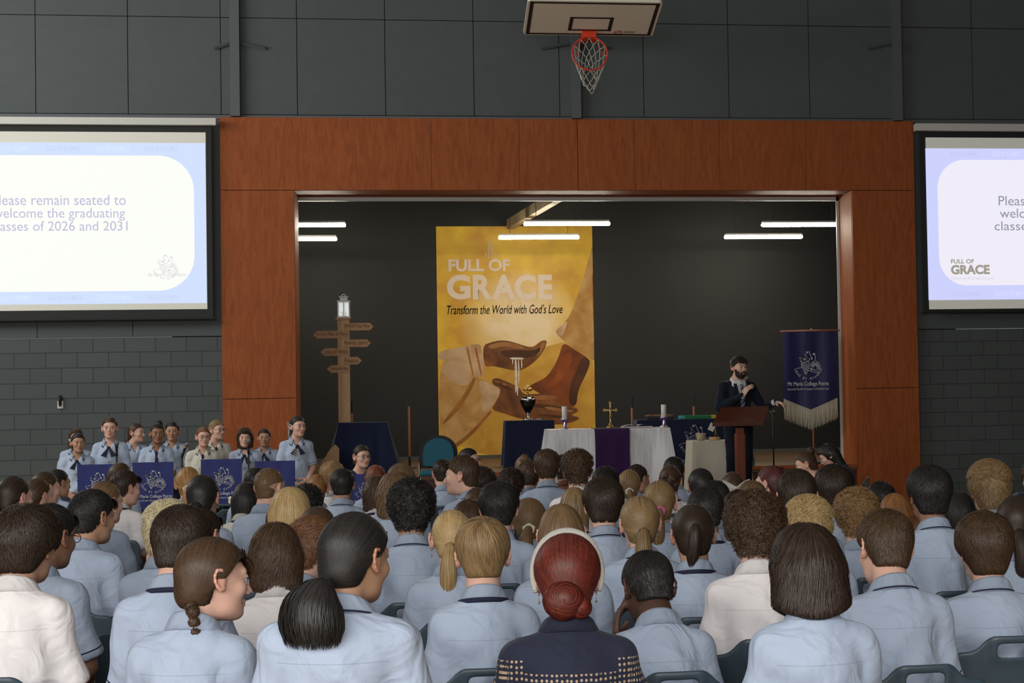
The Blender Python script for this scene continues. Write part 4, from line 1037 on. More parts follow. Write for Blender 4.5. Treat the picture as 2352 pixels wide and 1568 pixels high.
def screen(side):
    Y = D-.12; L = side == 'l'
    if L: xe, xa = X(487, 500, Y), X(474, 500, Y); zt, zb_ = Z(300, 297, Y), Z(300, 733, Y); z1, z0 = Z(300, 303, Y), Z(300, 711, Y); p1, p0 = Z(300, 328, Y), Z(300, 697, Y); w1, w0 = Z(300, 357, Y), Z(300, 668, Y); cx = X(135, 500, Y); pe, we = X(473, 500, Y), X(446, 500, Y); zc0, zc1 = Z(300, 288, Y), Z(300, 272, Y); ce = X(497, 280, Y)
    else: xe, xa = X(2117, 500, Y), X(2130, 500, Y); zt, zb_ = Z(2240, 303, Y), Z(2240, 716, Y); z1, z0 = Z(2240, 316, Y), Z(2240, 709, Y); p1, p0 = Z(2240, 341, Y), Z(2240, 688, Y); w1, w0 = Z(2240, 367, Y), Z(2240, 655, Y); cx = X(2445, 500, Y); pe, we = X(2129, 500, Y), X(2155, 500, Y); zc0, zc1 = Z(2240, 302, Y), Z(2240, 286, Y); ce = X(2100, 290, Y)
    sg = 1 if L else -1
    mir = lambda v: 2*cx-v
    r = empty('projection_screen', (0, 0, 0)); tag(r, 'large projection screen left of the wooden frame, slide in lavender text' if L else 'large projection screen cut by the right edge of the photo', 'screen', 'projection screens')
    def bx(name, xa_, xb_, za, zb2, y, dpt, m): return MB().box(((xa_+xb_)/2, y, (za+zb2)/2), (abs(xb_-xa_), dpt, abs(zb2-za))).build(name, m, r)
    bx('case', mir(ce), ce, zc0, zc1, Y-.02, .12, M_WHITE)
    bx('border', mir(xe), xe, zt+(zc0-zt), zb_, Y+.012, .008, M_FRAMEB)
    bx('fabric', mir(xa), xa, z0, z1, Y+.006, .004, M_SCR)
    MB().tube([(mir(xe)-.02, Y+.01, zb_), (xe+sg*.03, Y+.01, zb_)], .014, 8).build('bottom_bar', M_FRAMEB, r)
    bc = srgb(205, 220, 250) if L else srgb(203, 208, 252); wc = srgb(247, 249, 243) if L else srgb(238, 235, 247)
    MB().box(((pe+mir(pe))/2, Y+.002, (p0+p1)/2), (abs(pe-mir(pe)), .003, p1-p0)).build('projected_border', glow('projected_blue_'+side, bc), r)
    xs = sorted((we, mir(we)))
    MB().prism(round_rect(xs[0], xs[1], w0, w1, .46 if L else .40), .003, ((0, Y-.001, 0), (1, 0, 0), (0, 0, 1))).build('projected_slide', glow('projected_white_'+side, wc), r)
    tm = glow('projected_lavender_'+side, srgb(188, 186, 214) if L else srgb(150, 148, 166))
    pos = (((-18, 289), (447, 471)), ((-16, 287), (478, 507)), ((-20, 293), (508, 530))) if L else (((2293, 2590), (450, 472)), ((2296, 2592), (479, 507)), ((2284, 2606), (508, 529)))
    for (a, b), (t, u) in pos:
        i = pos.index(((a, b), (t, u))); s = ('Please remain seated to', 'welcome the graduating', 'classes of 2026 and 2031')[i]
        fit_text(s, X(a, t, Y), X(b, t, Y), Z((a+b)/2 if L else a+60, u, Y), Z((a+b)/2 if L else a+60, t, Y), Y-.004, tm, [c_ for c_ in r.children if c_.name.startswith('projected_slide')][0], 'slide_text', 0)
    # faint repeated emblems around the border
    fm = glow('projected_pattern_'+side, tuple(c*.90 for c in bc)); fw = glow('projected_pattern_pale_'+side, tuple(min(1, c*1.10) for c in bc))
    step = .62; e_x = pe-sg*.05
    for j in range(6):
        x = e_x-sg*(step*j+.30); q = fm if j % 2 == 0 else fw
        fit_text('LEAD BY EXAMPLE', min(x, x-sg*.42), max(x, x-sg*.42), p1-.11, p1-.045, Y-.001, q, [c_ for c_ in r.children if c_.name.startswith('projected_border')][0], 'pattern_text', .01, depth=.001)
        fit_text('LEAD BY EXAMPLE', min(x, x-sg*.42), max(x, x-sg*.42), p0+.05, p0+.115, Y-.001, q, [c_ for c_ in r.children if c_.name.startswith('projected_border')][0], 'pattern_text', .01, depth=.001)
    if L:
        gm = glow('projected_grey_'+side, srgb(205, 205, 212))
        emblem(X(357, 584, Y), Z(380, 584, Y), X(407, 600, Y)-X(357, 600, Y), Y-.004, gm, r, True, False, .8)
        fit_text('Mt Maria College Petrie', X(340, 630, Y), X(427, 630, Y), Z(380, 637, Y), Z(380, 627, Y), Y-.004, gm, r, 'school_name')
    else:
        gm = glow('projected_khaki_'+side, srgb(158, 152, 138))
        fit_text('FULL OF', X(2184, 600, Y), X(2237, 600, Y), Z(2210, 605, Y), Z(2210, 595, Y), Y-.004, gm, r, 'slide_logo', .03)
        fit_text('GRACE', X(2184, 620, Y), X(2273, 620, Y), Z(2230, 630, Y), Z(2230, 608, Y), Y-.004, gm, r, 'slide_logo', .045)
        fit_text("Transform the World with God's Love", X(2184, 640, Y), X(2282, 640, Y), Z(2230, 643, Y), Z(2230, 634, Y), Y-.004, glow('projected_pale_'+side, srgb(212, 208, 220)), r, 'slide_logo', 0, .3)
    return r
screen('l'); screen('r')
# small white wall plate with a black cable clip on the blockwork
c = at(139, 924, D+PF); o = empty('wall_plate', (c[0], D+PF, c[2])); tag(o, 'small white wall plate with black clip on grey blockwork', 'plate')
MB().box((0, -.008, -.03), (.075, .016, .10), bevel=.004).build('plate', M_WHITE, o); MB().box((0, -.03, .03), (.035, .05, .13), bevel=.01).tube([(0, -.03, .08), (0, -.06, .02), (0, -.04, -.05)], .012, 8).build('clip', M_FRAMEB, o)

# ------------------------------------------------------------------ basketball hoop, swung up under the roof
def hoop():
    Y = D-1.55; c = at(1351, 80, Y)                     # middle of the lower (far) edge of the board
    r = empty('basketball_hoop', (0, 0, 0)); tag(r, 'folded up basketball backboard with orange rim and white net above the frame', 'basketball hoop')
    n = np.array((.0, -.20, -.98)); n /= np.linalg.norm(n)          # face of the board looks down at the hall
    u = np.array((1., 0, 0)); u /= np.linalg.norm(u); v = np.cross(u, n); v /= np.linalg.norm(v)
    if v[1] > 0: v = -v                                              # towards the camera
    W, H = 1.66, .98
    P = lambda a, b, h=0: tuple(c+u*a+v*b+n*h)
    fr = lambda h: (P(0, 0, h), tuple(u), tuple(v))
    M_BRD = mat('backboard_white', (.88, .84, .70), .5, noise=.04, nscale=8); M_LN = mat('backboard_black_line', (.012, .013, .014), .5, noise=.1, nscale=30)
    def flat(name, poly, h, th, m):
        b = MB(); A = [P(p[0], p[1], h) for p in poly]; B_ = [P(p[0], p[1], h-th) for p in poly]
        va = [b.bm.verts.new(q) for q in A]; vb = [b.bm.verts.new(q) for q in B_]; b.bm.faces.new(va); b.bm.faces.new(vb[::-1]); k = len(poly)
        for i in range(k): b.bm.faces.new((va[i], vb[i], vb[(i+1) % k], va[(i+1) % k]))
        return b.build(name, m, r)
    bd_ = flat('backboard', round_rect(-W/2, W/2, -.02, H, .05, 5), 0, .035, M_BRD)
    t = .045
    def frame(name, x0, x1, y0, y1, tt):
        b = MB()
        for (a, bb, c_, d) in ((x0, x1, y0, y0+tt), (x0, x1, y1-tt, y1), (x0, x0+tt, y0, y1), (x1-tt, x1, y0, y1)):
            q = [P(a, c_, .002), P(bb, c_, .002), P(bb, d, .002), P(a, d, .002)]; b.bm.faces.new([b.bm.verts.new(z) for z in q])
        b.build(name, M_LN, bd_)
    frame('border_line', -W/2+.03, W/2-.03, .0, H-.03, t); frame('target_square', -.275, .275, .125, .53, .045)
    M_OR = mat('orange_rim_paint', (.75, .055, .022), .4, noise=.08, nscale=20)
    M_NET = mat('white_net_cord', (.62, .60, .52), .8, noise=.08, nscale=60)
    rc = c+v*.10+n*.30                                                # rim centre: the rim plane is square to the board
    R_ = .225
    # rim plane spanned by u and n
    b = MB(); b.tube([tuple(rc+u*R_*math.cos(a)+n*R_*math.sin(a)) for a in np.linspace(0, 2*math.pi, 41)], .0105, 8, False); rim_ = b.build('rim', M_OR, r, True)
    b = MB(); q = [P(-.09, .03, 0), P(.09, .03, 0), P(.09, .17, 0), P(-.09, .17, 0)]
    b.box(tuple(c+v*.05+n*.045), (.175, .15, .09), Matrix((u, v, n)).transposed()); b.build('mount_plate', M_OR, r)
    for s in (-1, 1): MB().tube([P(s*.08, -.02, .0), tuple(rc+u*s*.17+n*.02-v*.01)], .007, 6).build('brace', M_OR, r)
    b = MB(); b.box(tuple(c+v*.03+n*.0912), (.06, .05, .002), Matrix((u, v, n)).transposed()); b.build('maker_mark', M_LN, r)
    # the net hangs straight down from twelve hooks on the tilted rim
    hk = [rc+u*R_*math.cos(a)+n*R_*math.sin(a) for a in np.linspace(0, 2*math.pi, 13)[:-1]]
    lowz = min(h[2] for h in hk); cen = np.array((rc[0]-.02, rc[1]-.01, 0))
    rg = np.random.default_rng(3); rows = [hk]
    for lvl in range(1, 6):
        row = []
        for i in range(12):
            a, b2 = rows[-1][i], rows[-1][(i+1) % 12]; m_ = (a+b2)/2; drop = .085 if lvl < 3 else .065
            tz = m_[2]-drop; pull = .12+.10*lvl/5
            xy = m_[:2]+(cen[:2]-m_[:2])*pull
            row.append(np.array((xy[0]+rg.normal(0, .004), xy[1]+rg.normal(0, .004), max(tz, lowz-.30+.05*(i % 3)))))
        rows.append(row)
    nb = MB()
    for l in range(5):
        for i in range(12):
            p = rows[l+1][i]
            for q in (rows[l][i], rows[l][(i+1) % 12]):
                mid = (p+q)/2+np.array((0, -.004, -.012)); nb.tube([tuple(q), tuple(mid), tuple(p)], .0042, 5)
    nb.build('net', M_NET, rim_, True)
    MB().box(tuple(c+v*.0+u*.52+n*.003+v*.11), (.13, .06, .002), Matrix((u, v, n)).transposed()).build('sticker', mat('pale_sticker', (.50, .36, .33), .5, noise=.2, nscale=80), r)
    st = MB().tube([tuple(c+u*.37+n*.004+v*.10+(u*.05*math.cos(a)+v*.045*math.sin(a))) for a in np.linspace(0, 6.2832, 19)], .004, 5, False); st.tube([tuple(c+u*.33+n*.004+v*.08), tuple(c+u*.41+n*.004+v*.13)], .004, 5); st.build('warning_symbol', mat('faded_red_ink', (.35, .10, .10), .6, noise=.1, nscale=50), r)
    # arms that carry the folded board from the wall
    for s in (-1, 1):
        MB().tube([P(s*.45, .10, -.04), (c[0]+s*.45, D+.06, c[2]+1.1)], .03, 8).build('support_arm', M_STEEL, r)
hoop()
# ------------------------------------------------------------------ on and before the stage
# LED battens hung over the stage
M_LED = mat('led_diffuser', (.9, .9, .85), .4, emit=(1.0, .93, .76), estr=78.0, noise=.01, nscale=50)
LB = [('stage batten light, upper of the two at left', 688, 794, 515, 24.4, 'r'), ('stage batten light, lower of the two at left', 688, 774, 547, 26.0, 'r'), ('stage batten light, upper of the central pair', 1203, 1401, 512, 24.4, ''),
      ('stage batten light, lower of the central pair before the poster', 1145, 1330, 543.5, 26.2, ''), ('stage batten light, upper of the two at right', 1749, 1921, 514.5, 24.4, 'l'), ('stage batten light, lower of the two at right', 1664, 1843, 542.5, 26.4, '')]
for lab, xa, xb, py, Y, clip in LB:
    a, b = at(xa, py, Y), at(xb, py, Y); Lh = 1.27
    x0, x1 = (b[0]-Lh, b[0]) if clip == 'r' else ((a[0], a[0]+Lh) if clip == 'l' else (a[0], b[0]))
    r = empty('batten_light', ((x0+x1)/2, Y, (a[2]+b[2])/2)); tag(r, 'glowing white '+lab, 'light', 'batten lights over the stage')
    h = (x1-x0)/2
    MB().box((0, 0, -.012), (2*h, .085, .050), bevel=.018).build('diffuser', M_LED, r, True)
    MB().box((0, 0, .030), (2*h-.02, .095, .034), bevel=.010).build('housing', M_WHITE, r)
    for s in (-1, 1): MB().tube([(s*h*.72, 0, .045), (s*h*.72, 0, 6.1-r.location.z)], .0035, 5).build('hanger_wire', M_FRAMEB, r)
# poster
PY = DB-.012
def zp(zx, zy): q = at(980+zx/2.614, 500+zy/2.614, PY); return (float(q[0]), float(q[2]))
def art_mat(name, A, B, sc=2.2, rough=.6, C=None):
    m = bpy.data.materials.new(name); m.use_nodes = True; nt = m.node_tree; N, L = nt.nodes, nt.links; b = N['Principled BSDF']
    tc = N.new('ShaderNodeTexCoord'); n1 = N.new('ShaderNodeTexNoise'); n1.inputs['Scale'].default_value = sc; n1.inputs['Detail'].default_value = 5; n1.inputs['Distortion'].default_value = .6; L.new(tc.outputs['Object'], n1.inputs['Vector'])
    cr = N.new('ShaderNodeValToRGB'); e = cr.color_ramp.elements; e[0].position = .34; e[0].color = (*A, 1); e[1].position = .66; e[1].color = (*B, 1)
    if C: q = e.new(.5); q.color = (*C, 1)
    L.new(n1.outputs['Fac'], cr.inputs[0]); L.new(cr.outputs[0], b.inputs['Base Color']); b.inputs['Roughness'].default_value = rough; b.inputs['Specular IOR Level'].default_value = .3
    return m
x0, z1 = zp(56, 52); x1, z0 = zp(1016, 1437)
post = empty('poster', (0, 0, 0)); tag(post, 'tall yellow poster with painted pouring hands on the stage back wall', 'poster')
M_PY = art_mat('printed_gold', (.50, .25, .018), (.80, .50, .025), 1.6, .55, (.70, .38, .018))
MB().box(((x0+x1)/2, PY+.004, (z0+z1)/2), (x1-x0, .008, z1-z0)).build('printed_sheet', M_PY, post)
def soft(name, poly, m, k, sub=3):
    """closed smooth outline printed k layers above the sheet"""
    P = [np.array(zp(*p)) for p in poly]
    for _ in range(sub):
        n = len(P); Q = []
        for i in range(n): a, b = P[i], P[(i+1) % n]; Q += [a*.75+b*.25, a*.25+b*.75]
        P = Q
    mb = MB(); y = PY-.0006*k
    vs = [mb.bm.verts.new((min(max(p[0], x0), x1), y, min(max(p[1], z0), z1))) for p in P]
    f = mb.bm.faces.new(vs); f.normal_update()
    if f.normal.y > 0: f.normal_flip()
    bmesh.ops.triangulate(mb.bm, faces=[f])
    me = bpy.data.meshes.new(name); mb.bm.to_mesh(me); mb.bm.free(); return link_mesh(name, me, m, SHEET, False)
def glowspot():
    m = bpy.data.materials.new('printed_pale_glow'); m.use_nodes = True; nt = m.node_tree; N, L = nt.nodes, nt.links; b = N['Principled BSDF']
    tc = N.new('ShaderNodeTexCoord'); mp = N.new('ShaderNodeMapping'); g = N.new('ShaderNodeTexGradient'); g.gradient_type = 'SPHERICAL'
    c = zp(560, 630); mp.vector_type = 'TEXTURE'; mp.inputs['Location'].default_value = (c[0], PY, c[1]); mp.inputs['Scale'].default_value = (1.05, 1, .95); L.new(tc.outputs['Object'], mp.inputs[0]); L.new(mp.outputs[0], g.inputs[0])
    n1 = N.new('ShaderNodeTexNoise'); n1.inputs['Scale'].default_value = 3; n1.inputs['Detail'].default_value = 5; L.new(tc.outputs['Object'], n1.inputs['Vector'])
    mu = N.new('ShaderNodeMath'); mu.operation = 'MULTIPLY'; L.new(g.outputs['Fac'], mu.inputs[0]); L.new(n1.outputs['Fac'], mu.inputs[1])
    cr = N.new('ShaderNodeValToRGB'); e = cr.color_ramp.elements; e[0].position = .0; e[0].color = (0, 0, 0, 1); e[1].position = .36; e[1].color = (.95, .95, .95, 1); L.new(mu.outputs[0], cr.inputs[0])
    x = N.new('ShaderNodeMix'); x.data_type = 'RGBA'; L.new(cr.outputs[0], x.inputs['Factor']); x.inputs['B'].default_value = (.86, .66, .40, 1)
    n2 = N.new('ShaderNodeTexNoise'); n2.inputs['Scale'].default_value = 1.6; n2.inputs['Detail'].default_value = 5; L.new(tc.outputs['Object'], n2.inputs['Vector'])
    c2 = N.new('ShaderNodeValToRGB'); e = c2.color_ramp.elements; e[0].position = .34; e[0].color = (.58, .29, .012, 1); e[1].position = .66; e[1].color = (.86, .54, .025, 1); L.new(n2.outputs['Fac'], c2.inputs[0]); L.new(c2.outputs[0], x.inputs['A'])
    L.new(x.outputs['Result'], b.inputs['Base Color']); b.inputs['Roughness'].default_value = .55
    return m
SHEET = [c_ for c_ in post.children][0]; SHEET.data.materials[0] = glowspot()
A_SKIN = art_mat('printed_brown_skin', (.10, .030, .008), (.27, .095, .022), 2.6); A_SKIN2 = art_mat('printed_red_brown_skin', (.13, .030, .006), (.25, .060, .010), 2.4); A_DARK = art_mat('printed_dark_brown', (.060, .020, .006), (.12, .040, .012), 3)
A_CLO = art_mat('printed_tan_cloth', (.40, .18, .035), (.58, .34, .12), 2.4); A_CLP = art_mat('printed_rose_cloth', (.44, .25, .12), (.60, .40, .24), 3); A_SHD = art_mat('printed_rust_fold', (.27, .085, .012), (.40, .16, .025), 3); A_OR = art_mat('printed_orange_ground', (.50, .24, .025), (.66, .38, .06), 2.2)
soft('painted_ground', [(70, 830), (400, 900), (900, 700), (1020, 860), (1030, 1437), (76, 1437)], A_OR, 1, 2)
soft('painted_robe', [(1003, 150), (1020, 200), (1030, 862), (985, 850), (900, 800), (830, 745), (772, 690), (778, 672), (850, 610), (905, 470), (955, 310), (985, 200)], A_CLO, 2, 2)
soft('painted_robe_fold', [(990, 330), (1000, 330), (1012, 640), (1000, 640)], A_SHD, 3, 2); soft('painted_robe_edge', [(772, 690), (778, 672), (850, 610), (835, 660), (815, 720)], A_CLP, 3, 2)
soft('painted_shin', [(818, 742), (900, 800), (988, 852), (962, 930), (906, 1040), (900, 1140), (800, 1140), (690, 1060), (610, 1015), (640, 995), (715, 962), (768, 890), (800, 815)], A_SKIN2, 3, 3)
soft('painted_shin_shade', [(930, 830), (988, 852), (962, 930), (906, 1040), (900, 1130), (850, 1120), (860, 1000), (905, 910)], A_DARK, 4, 3)
soft('painted_lower_hand', [(385, 1150), (410, 1080), (450, 1035), (395, 1000), (393, 968), (425, 960), (500, 990), (560, 1020), (580, 1062), (660, 1055), (770, 1058), (795, 1080), (760, 1100), (840, 1130), (905, 1140), (912, 1165), (860, 1185), (915, 1195), (915, 1215), (800, 1245), (700, 1230), (560, 1205), (450, 1170)], A_SKIN, 5, 2)
soft('painted_fingers', [(560, 1120), (700, 1115), (860, 1145), (905, 1150), (880, 1170), (700, 1145)], A_DARK, 6, 2); soft('painted_fingers', [(620, 1180), (760, 1180), (900, 1205), (900, 1212), (760, 1200)], A_DARK, 6, 2)
soft('painted_toes', [(395, 972), (450, 985), (520, 1030), (500, 1040), (420, 1000)], A_DARK, 6, 2)
soft('painted_upper_hand', [(335, 768), (380, 748), (450, 733), (520, 745), (590, 770), (640, 778), (680, 742), (712, 733), (724, 745), (702, 800), (655, 860), (600, 900), (555, 918), (500, 912), (440, 898), (390, 888), (345, 898)], A_SKIN, 5, 2)
soft('painted_palm_shade', [(430, 800), (520, 790), (640, 800), (690, 770), (660, 830), (560, 850), (470, 840)], A_DARK, 6, 3)
soft('painted_cuff', [(70, 800), (190, 780), (250, 765), (322, 753), (332, 800), (345, 900), (340, 962), (290, 948), (220, 908), (140, 872), (70, 850)], A_CLP, 6, 2)
for a in (235, 285): soft('painted_cuff_fold', [(a, 775), (a+14, 772), (a+50, 950), (a+38, 945)], A_SHD, 7, 2)
soft('painted_sleeve', [(72, 858), (150, 872), (290, 950), (400, 1002), (456, 1030), (400, 1135), (300, 1262), (190, 1372), (78, 1345)], A_CLO, 6, 2)
soft('painted_sleeve_light', [(90, 865), (150, 872), (285, 945), (250, 1010), (160, 1000), (95, 930)], A_CLP, 7, 3); soft('painted_sleeve_light', [(300, 960), (400, 1005), (450, 1030), (395, 1130), (330, 1180), (340, 1080)], A_CLP, 7, 3)
soft('painted_sleeve_fold', [(280, 955), (300, 965), (230, 1110), (110, 1240), (90, 1230), (200, 1100)], A_SHD, 7, 3); soft('painted_sleeve_fold', [(385, 1150), (395, 1165), (260, 1320), (150, 1400), (140, 1380), (260, 1290)], A_SHD, 7, 3)
A_LIT = art_mat('printed_warm_highlight', (.28, .105, .030), (.40, .17, .055), 3.2); A_RED = art_mat('printed_ember', (.24, .050, .008), (.34, .085, .014), 2.8)
soft('painted_knuckles', [(360, 770), (440, 742), (520, 752), (600, 782), (560, 790), (470, 768), (390, 790)], A_LIT, 6, 3); soft('painted_finger_light', [(690, 752), (714, 742), (700, 790), (665, 835), (660, 820)], A_LIT, 6, 3)
soft('painted_shin_light', [(800, 850), (850, 800), (880, 830), (840, 940), (760, 1020), (690, 1030), (780, 950)], A_RED, 4, 3); soft('painted_finger_light', [(620, 1070), (760, 1062), (785, 1078), (740, 1092), (620, 1092)], A_LIT, 6, 3); soft('painted_finger_light', [(700, 1128), (850, 1150), (900, 1158), (850, 1168), (720, 1150)], A_LIT, 7, 3)
for q in ((400, 975, 440), (445, 990, 480)): soft('painted_toe_light', [(q[0], q[1]), (q[2], q[1]+6), (q[2]+6, q[1]+18), (q[0]+8, q[1]+12)], A_LIT, 7, 3)
M_WAT = art_mat('printed_water', (.60, .48, .38), (.78, .72, .66), 8); M_PEB = art_mat('printed_pearl', (.62, .48, .32), (.72, .60, .44), 4)
for a, w_, t, u in ((512, 5, 845, 880), (528, 12, 850, 1050), (548, 6, 850, 1000), (566, 5, 850, 905), (540, 7, 1000, 1068)): soft('painted_water', [(a, t), (a+w_, t), (a+w_+4, (t+u)/2), (a+w_, u), (a+2, u), (a+2, (t+u)/2)], M_WAT, 8, 2)
soft('painted_water', [(495, 838), (585, 838), (580, 852), (505, 850)], M_WAT, 8, 2)
for q in ((352, 200, 240), (368, 140, 250), (382, 120, 230), (395, 150, 260), (410, 190, 262)): soft('painted_drops', [(q[0], q[1]), (q[0]+4, q[1]), (q[0]+8, q[2]), (q[0]+3, q[2])], M_PEB, 2, 2)
M_LET = mat('printed_cream_letters', (.78, .62, .48), .6, noise=.05, nscale=10); M_INK = mat('printed_brown_ink', (.10, .065, .03), .6, noise=.1, nscale=20)
def ptext(s, xa, xb, ya, yb, m, bold, name, shear=0.0):
    a, b = zp(xa, yb), zp(xb, ya); fit_text(s, a[0], b[0], a[1], b[1], PY-.006, m, SHEET, name, bold, shear, .002)
ptext('FULL OF', 131, 500, 247, 323, M_LET, .034, 'title'); 
for s_, a_, b_ in (('G', 122, 262), ('R', 278, 392), ('A', 392, 533), ('C', 528, 655), ('E', 672, 753)): ptext(s_, a_, b_, 341, 492, M_LET, .042, 'title'); ptext("Transform the World with God's Love", 122, 815, 518, 580, M_INK, 0.0, 'subtitle', .25)

# ------------------------------------------------------------------ cloth covered stands
def cloth_mat(name, col, rough=.85, sheen=.1, spec=.2, bs=.35, sc=(9, 9, 1.3)):
    return mat(name, col, rough, noise=.06, nscale=3, bump=bs, bscale=2.2, stretch=sc, spec=spec, sheen=sheen)
M_CNAVY = cloth_mat('navy_cloth_cover', (.010, .016, .045)); M_CSAT = cloth_mat('white_satin', (.62, .62, .65), .38, .0, .5, .6); M_CPUR = cloth_mat('purple_cloth', (.030, .008, .055), .8); M_CCRM = cloth_mat('cream_tablecloth', (.55, .51, .42), .8)
def draped(parent, name, w, d, h, m, flare=.06, wav=.018, nw=9, corners=.0, lift=.0, x0=0.0):
    """cloth over a w x d table of height h, hem flaring and rippling"""
    mb = MB(); N = 96; lv = 14; rings = []
    per = []
    for i in range(N):
        t = i/N*4; k = int(t); f = t-k
        p = [(-w/2+w*f, -d/2), (w/2, -d/2+d*f), (w/2-w*f, d/2), (-w/2, d/2-d*f)][k]
        per.append((p[0], p[1], max(0, 1-min(f, 1-f)*7)))
    top = []
    for j in range(lv+1):
        v = j/lv; ring = []
        for i, (x, y, c) in enumerate(per):
            rip = wav*v*math.sin(i*2*math.pi*nw/N*4/4+1.3*math.sin(i*.35))
            n = Vector((x/(w/2), y/(d/2), 0)); m_ = max(abs(n.x), abs(n.y)); nn = Vector((n.x if abs(n.x) >= m_*.98 else 0, n.y if abs(n.y) >= m_*.98 else 0, 0))
            if nn.length: nn.normalize()
            off = flare*v+rip+corners*c*v+.006
            ring.append(mb.bm.verts.new((x0+x+nn.x*off, y+nn.y*off, h*(1-v)+lift*v+.004)))
        rings.append(ring)
    mb.bm.faces.new(rings[0])
    for a, b in zip(rings[:-1], rings[1:]):
        for i in range(N): mb.bm.faces.new((a[i], b[i], b[(i+1) % N], a[(i+1) % N]))
    o = mb.build(name, m, parent, True)
    return shade_auto(o, 50)
def table(name, label, cat, px0, px1, pytop, Y, base, d, m, flare=.05, corners=0.0, cloth_label=None, lift=.02, wav=.018, nw=9):
    a, b = at(px0, pytop, Y), at(px1, pytop, Y); w = b[0]-a[0]; h = (a[2]+b[2])/2-base
    t = empty(name, ((a[0]+b[0])/2, Y+d/2, base)); tag(t, label, cat)
    MB().box((0, 0, h-.02), (w-.01, d-.01, .03), bevel=.004).build('table_top', M_LECT, t)
    for sx in (-1, 1):
        for sy in (-1, 1): MB().box((sx*(w/2-.05), sy*(d/2-.05), (h-.035)/2), (.045, .045, h-.035)).build('leg', M_LECT, t)
    c = empty('tablecloth', (t.location.x, t.location.y, base)); c2 = draped(c, 'cloth', w, d, h, m, flare, wav, nw, corners, lift); tag(c, cloth_label, 'tablecloth')
    return t, c, w, h
# dais and its tables
dx0, dx1 = X(950, 1100, 20.2), X(1748, 1100, 20.2)
slab('low_platform', dx0, dx1, 18.9, D-.02, 0, ZD, M_STGF)
ta, ca, wa, ha = table('altar_table', 'long altar table hidden under white satin with purple runner', 'table', 1262, 1538, 985, 19.5, ZD, .75, M_CSAT, .05, .13, 'white satin cloth draped to the floor over the long altar', .02, .02, 12)
tp = lambda px, py, Y: at(px, py, Y)
# purple runner over the front of the altar
rx0, rx1 = X(1364, 985, 19.45), X(1447, 985, 19.45); rn = MB(); zt = ZD+ha+.010
for k in range(1):
    rn.grid(lambda u, v: ((rx0+(rx1-rx0)*u)+(.012*math.sin(u*9+v*4))*min(1, v*2), [19.95-.49*min(1, v/.3), 19.43-.06*max(0, (v-.3)/.7)-.010*math.sin(u*14)*max(0, v-.3)][1 if v > .3 else 0], zt if v <= .3 else zt-(ha-.03)*(v-.3)/.7), 14, 24)
o = rn.build('altar_runner', M_CPUR, None, True); tag(o, 'dark purple cloth runner hanging over the front of white altar', 'cloth')
ts, cs_, ws, hs2 = table('side_table', 'small table with cream cloth, behind the speaker', 'table', 1591, 1722, 1012, 20.9+.25, ZD, .5, M_CCRM, .02, .03, 'cream cloth over small table behind the speaker at the lectern', .02, .008, 7)
tb, cb_, wb, hb = table('stage_table', 'narrow table draped in navy before the yellow poster', 'table', 1162, 1272, 966, 24.0, ZS, .6, M_CNAVY, .02, .03, 'plain navy cloth over narrow table before the yellow poster', .01, .010, 7)
tl, cl, wl_, hl = table('stage_table', 'long navy draped stage table with white emblem, behind the altar', 'table', 1464, 1702, 963, 24.2, ZS, .6, M_CNAVY, .015, .02, 'navy cloth with white emblem on long table behind the altar', .01, .006, 8)
M_THREAD = mat('white_print', (.55, .56, .60), .7, noise=.05, nscale=40); M_THREADG = mat('grey_print', (.34, .35, .40), .7, noise=.05, nscale=40)
yy = 24.2-.045
emblem(X(1566, 974, yy), Z(1600, 974, yy), X(1626, 990, yy)-X(1566, 990, yy), yy, M_THREADG, cl, True, True); 
for ch in list(cl.children):
    if ch.name.split('.')[0] != 'cloth': ch.parent = [c_ for c_ in cl.children if c_.name.split('.')[0] == 'cloth'][0]; ch.location = (ch.location[0]-cl.location.x, ch.location[1]-cl.location.y, ch.location[2]-cl.location.z)
tg, cg, wg, hg = table('signpost_stand', 'low stand draped in navy carrying the signpost', 'stand', 778, 888, 971, 23.3, ZS, .62, M_CNAVY, .16, .05, 'navy cloth spreading over the stand below the signpost', .005, .03, 8)
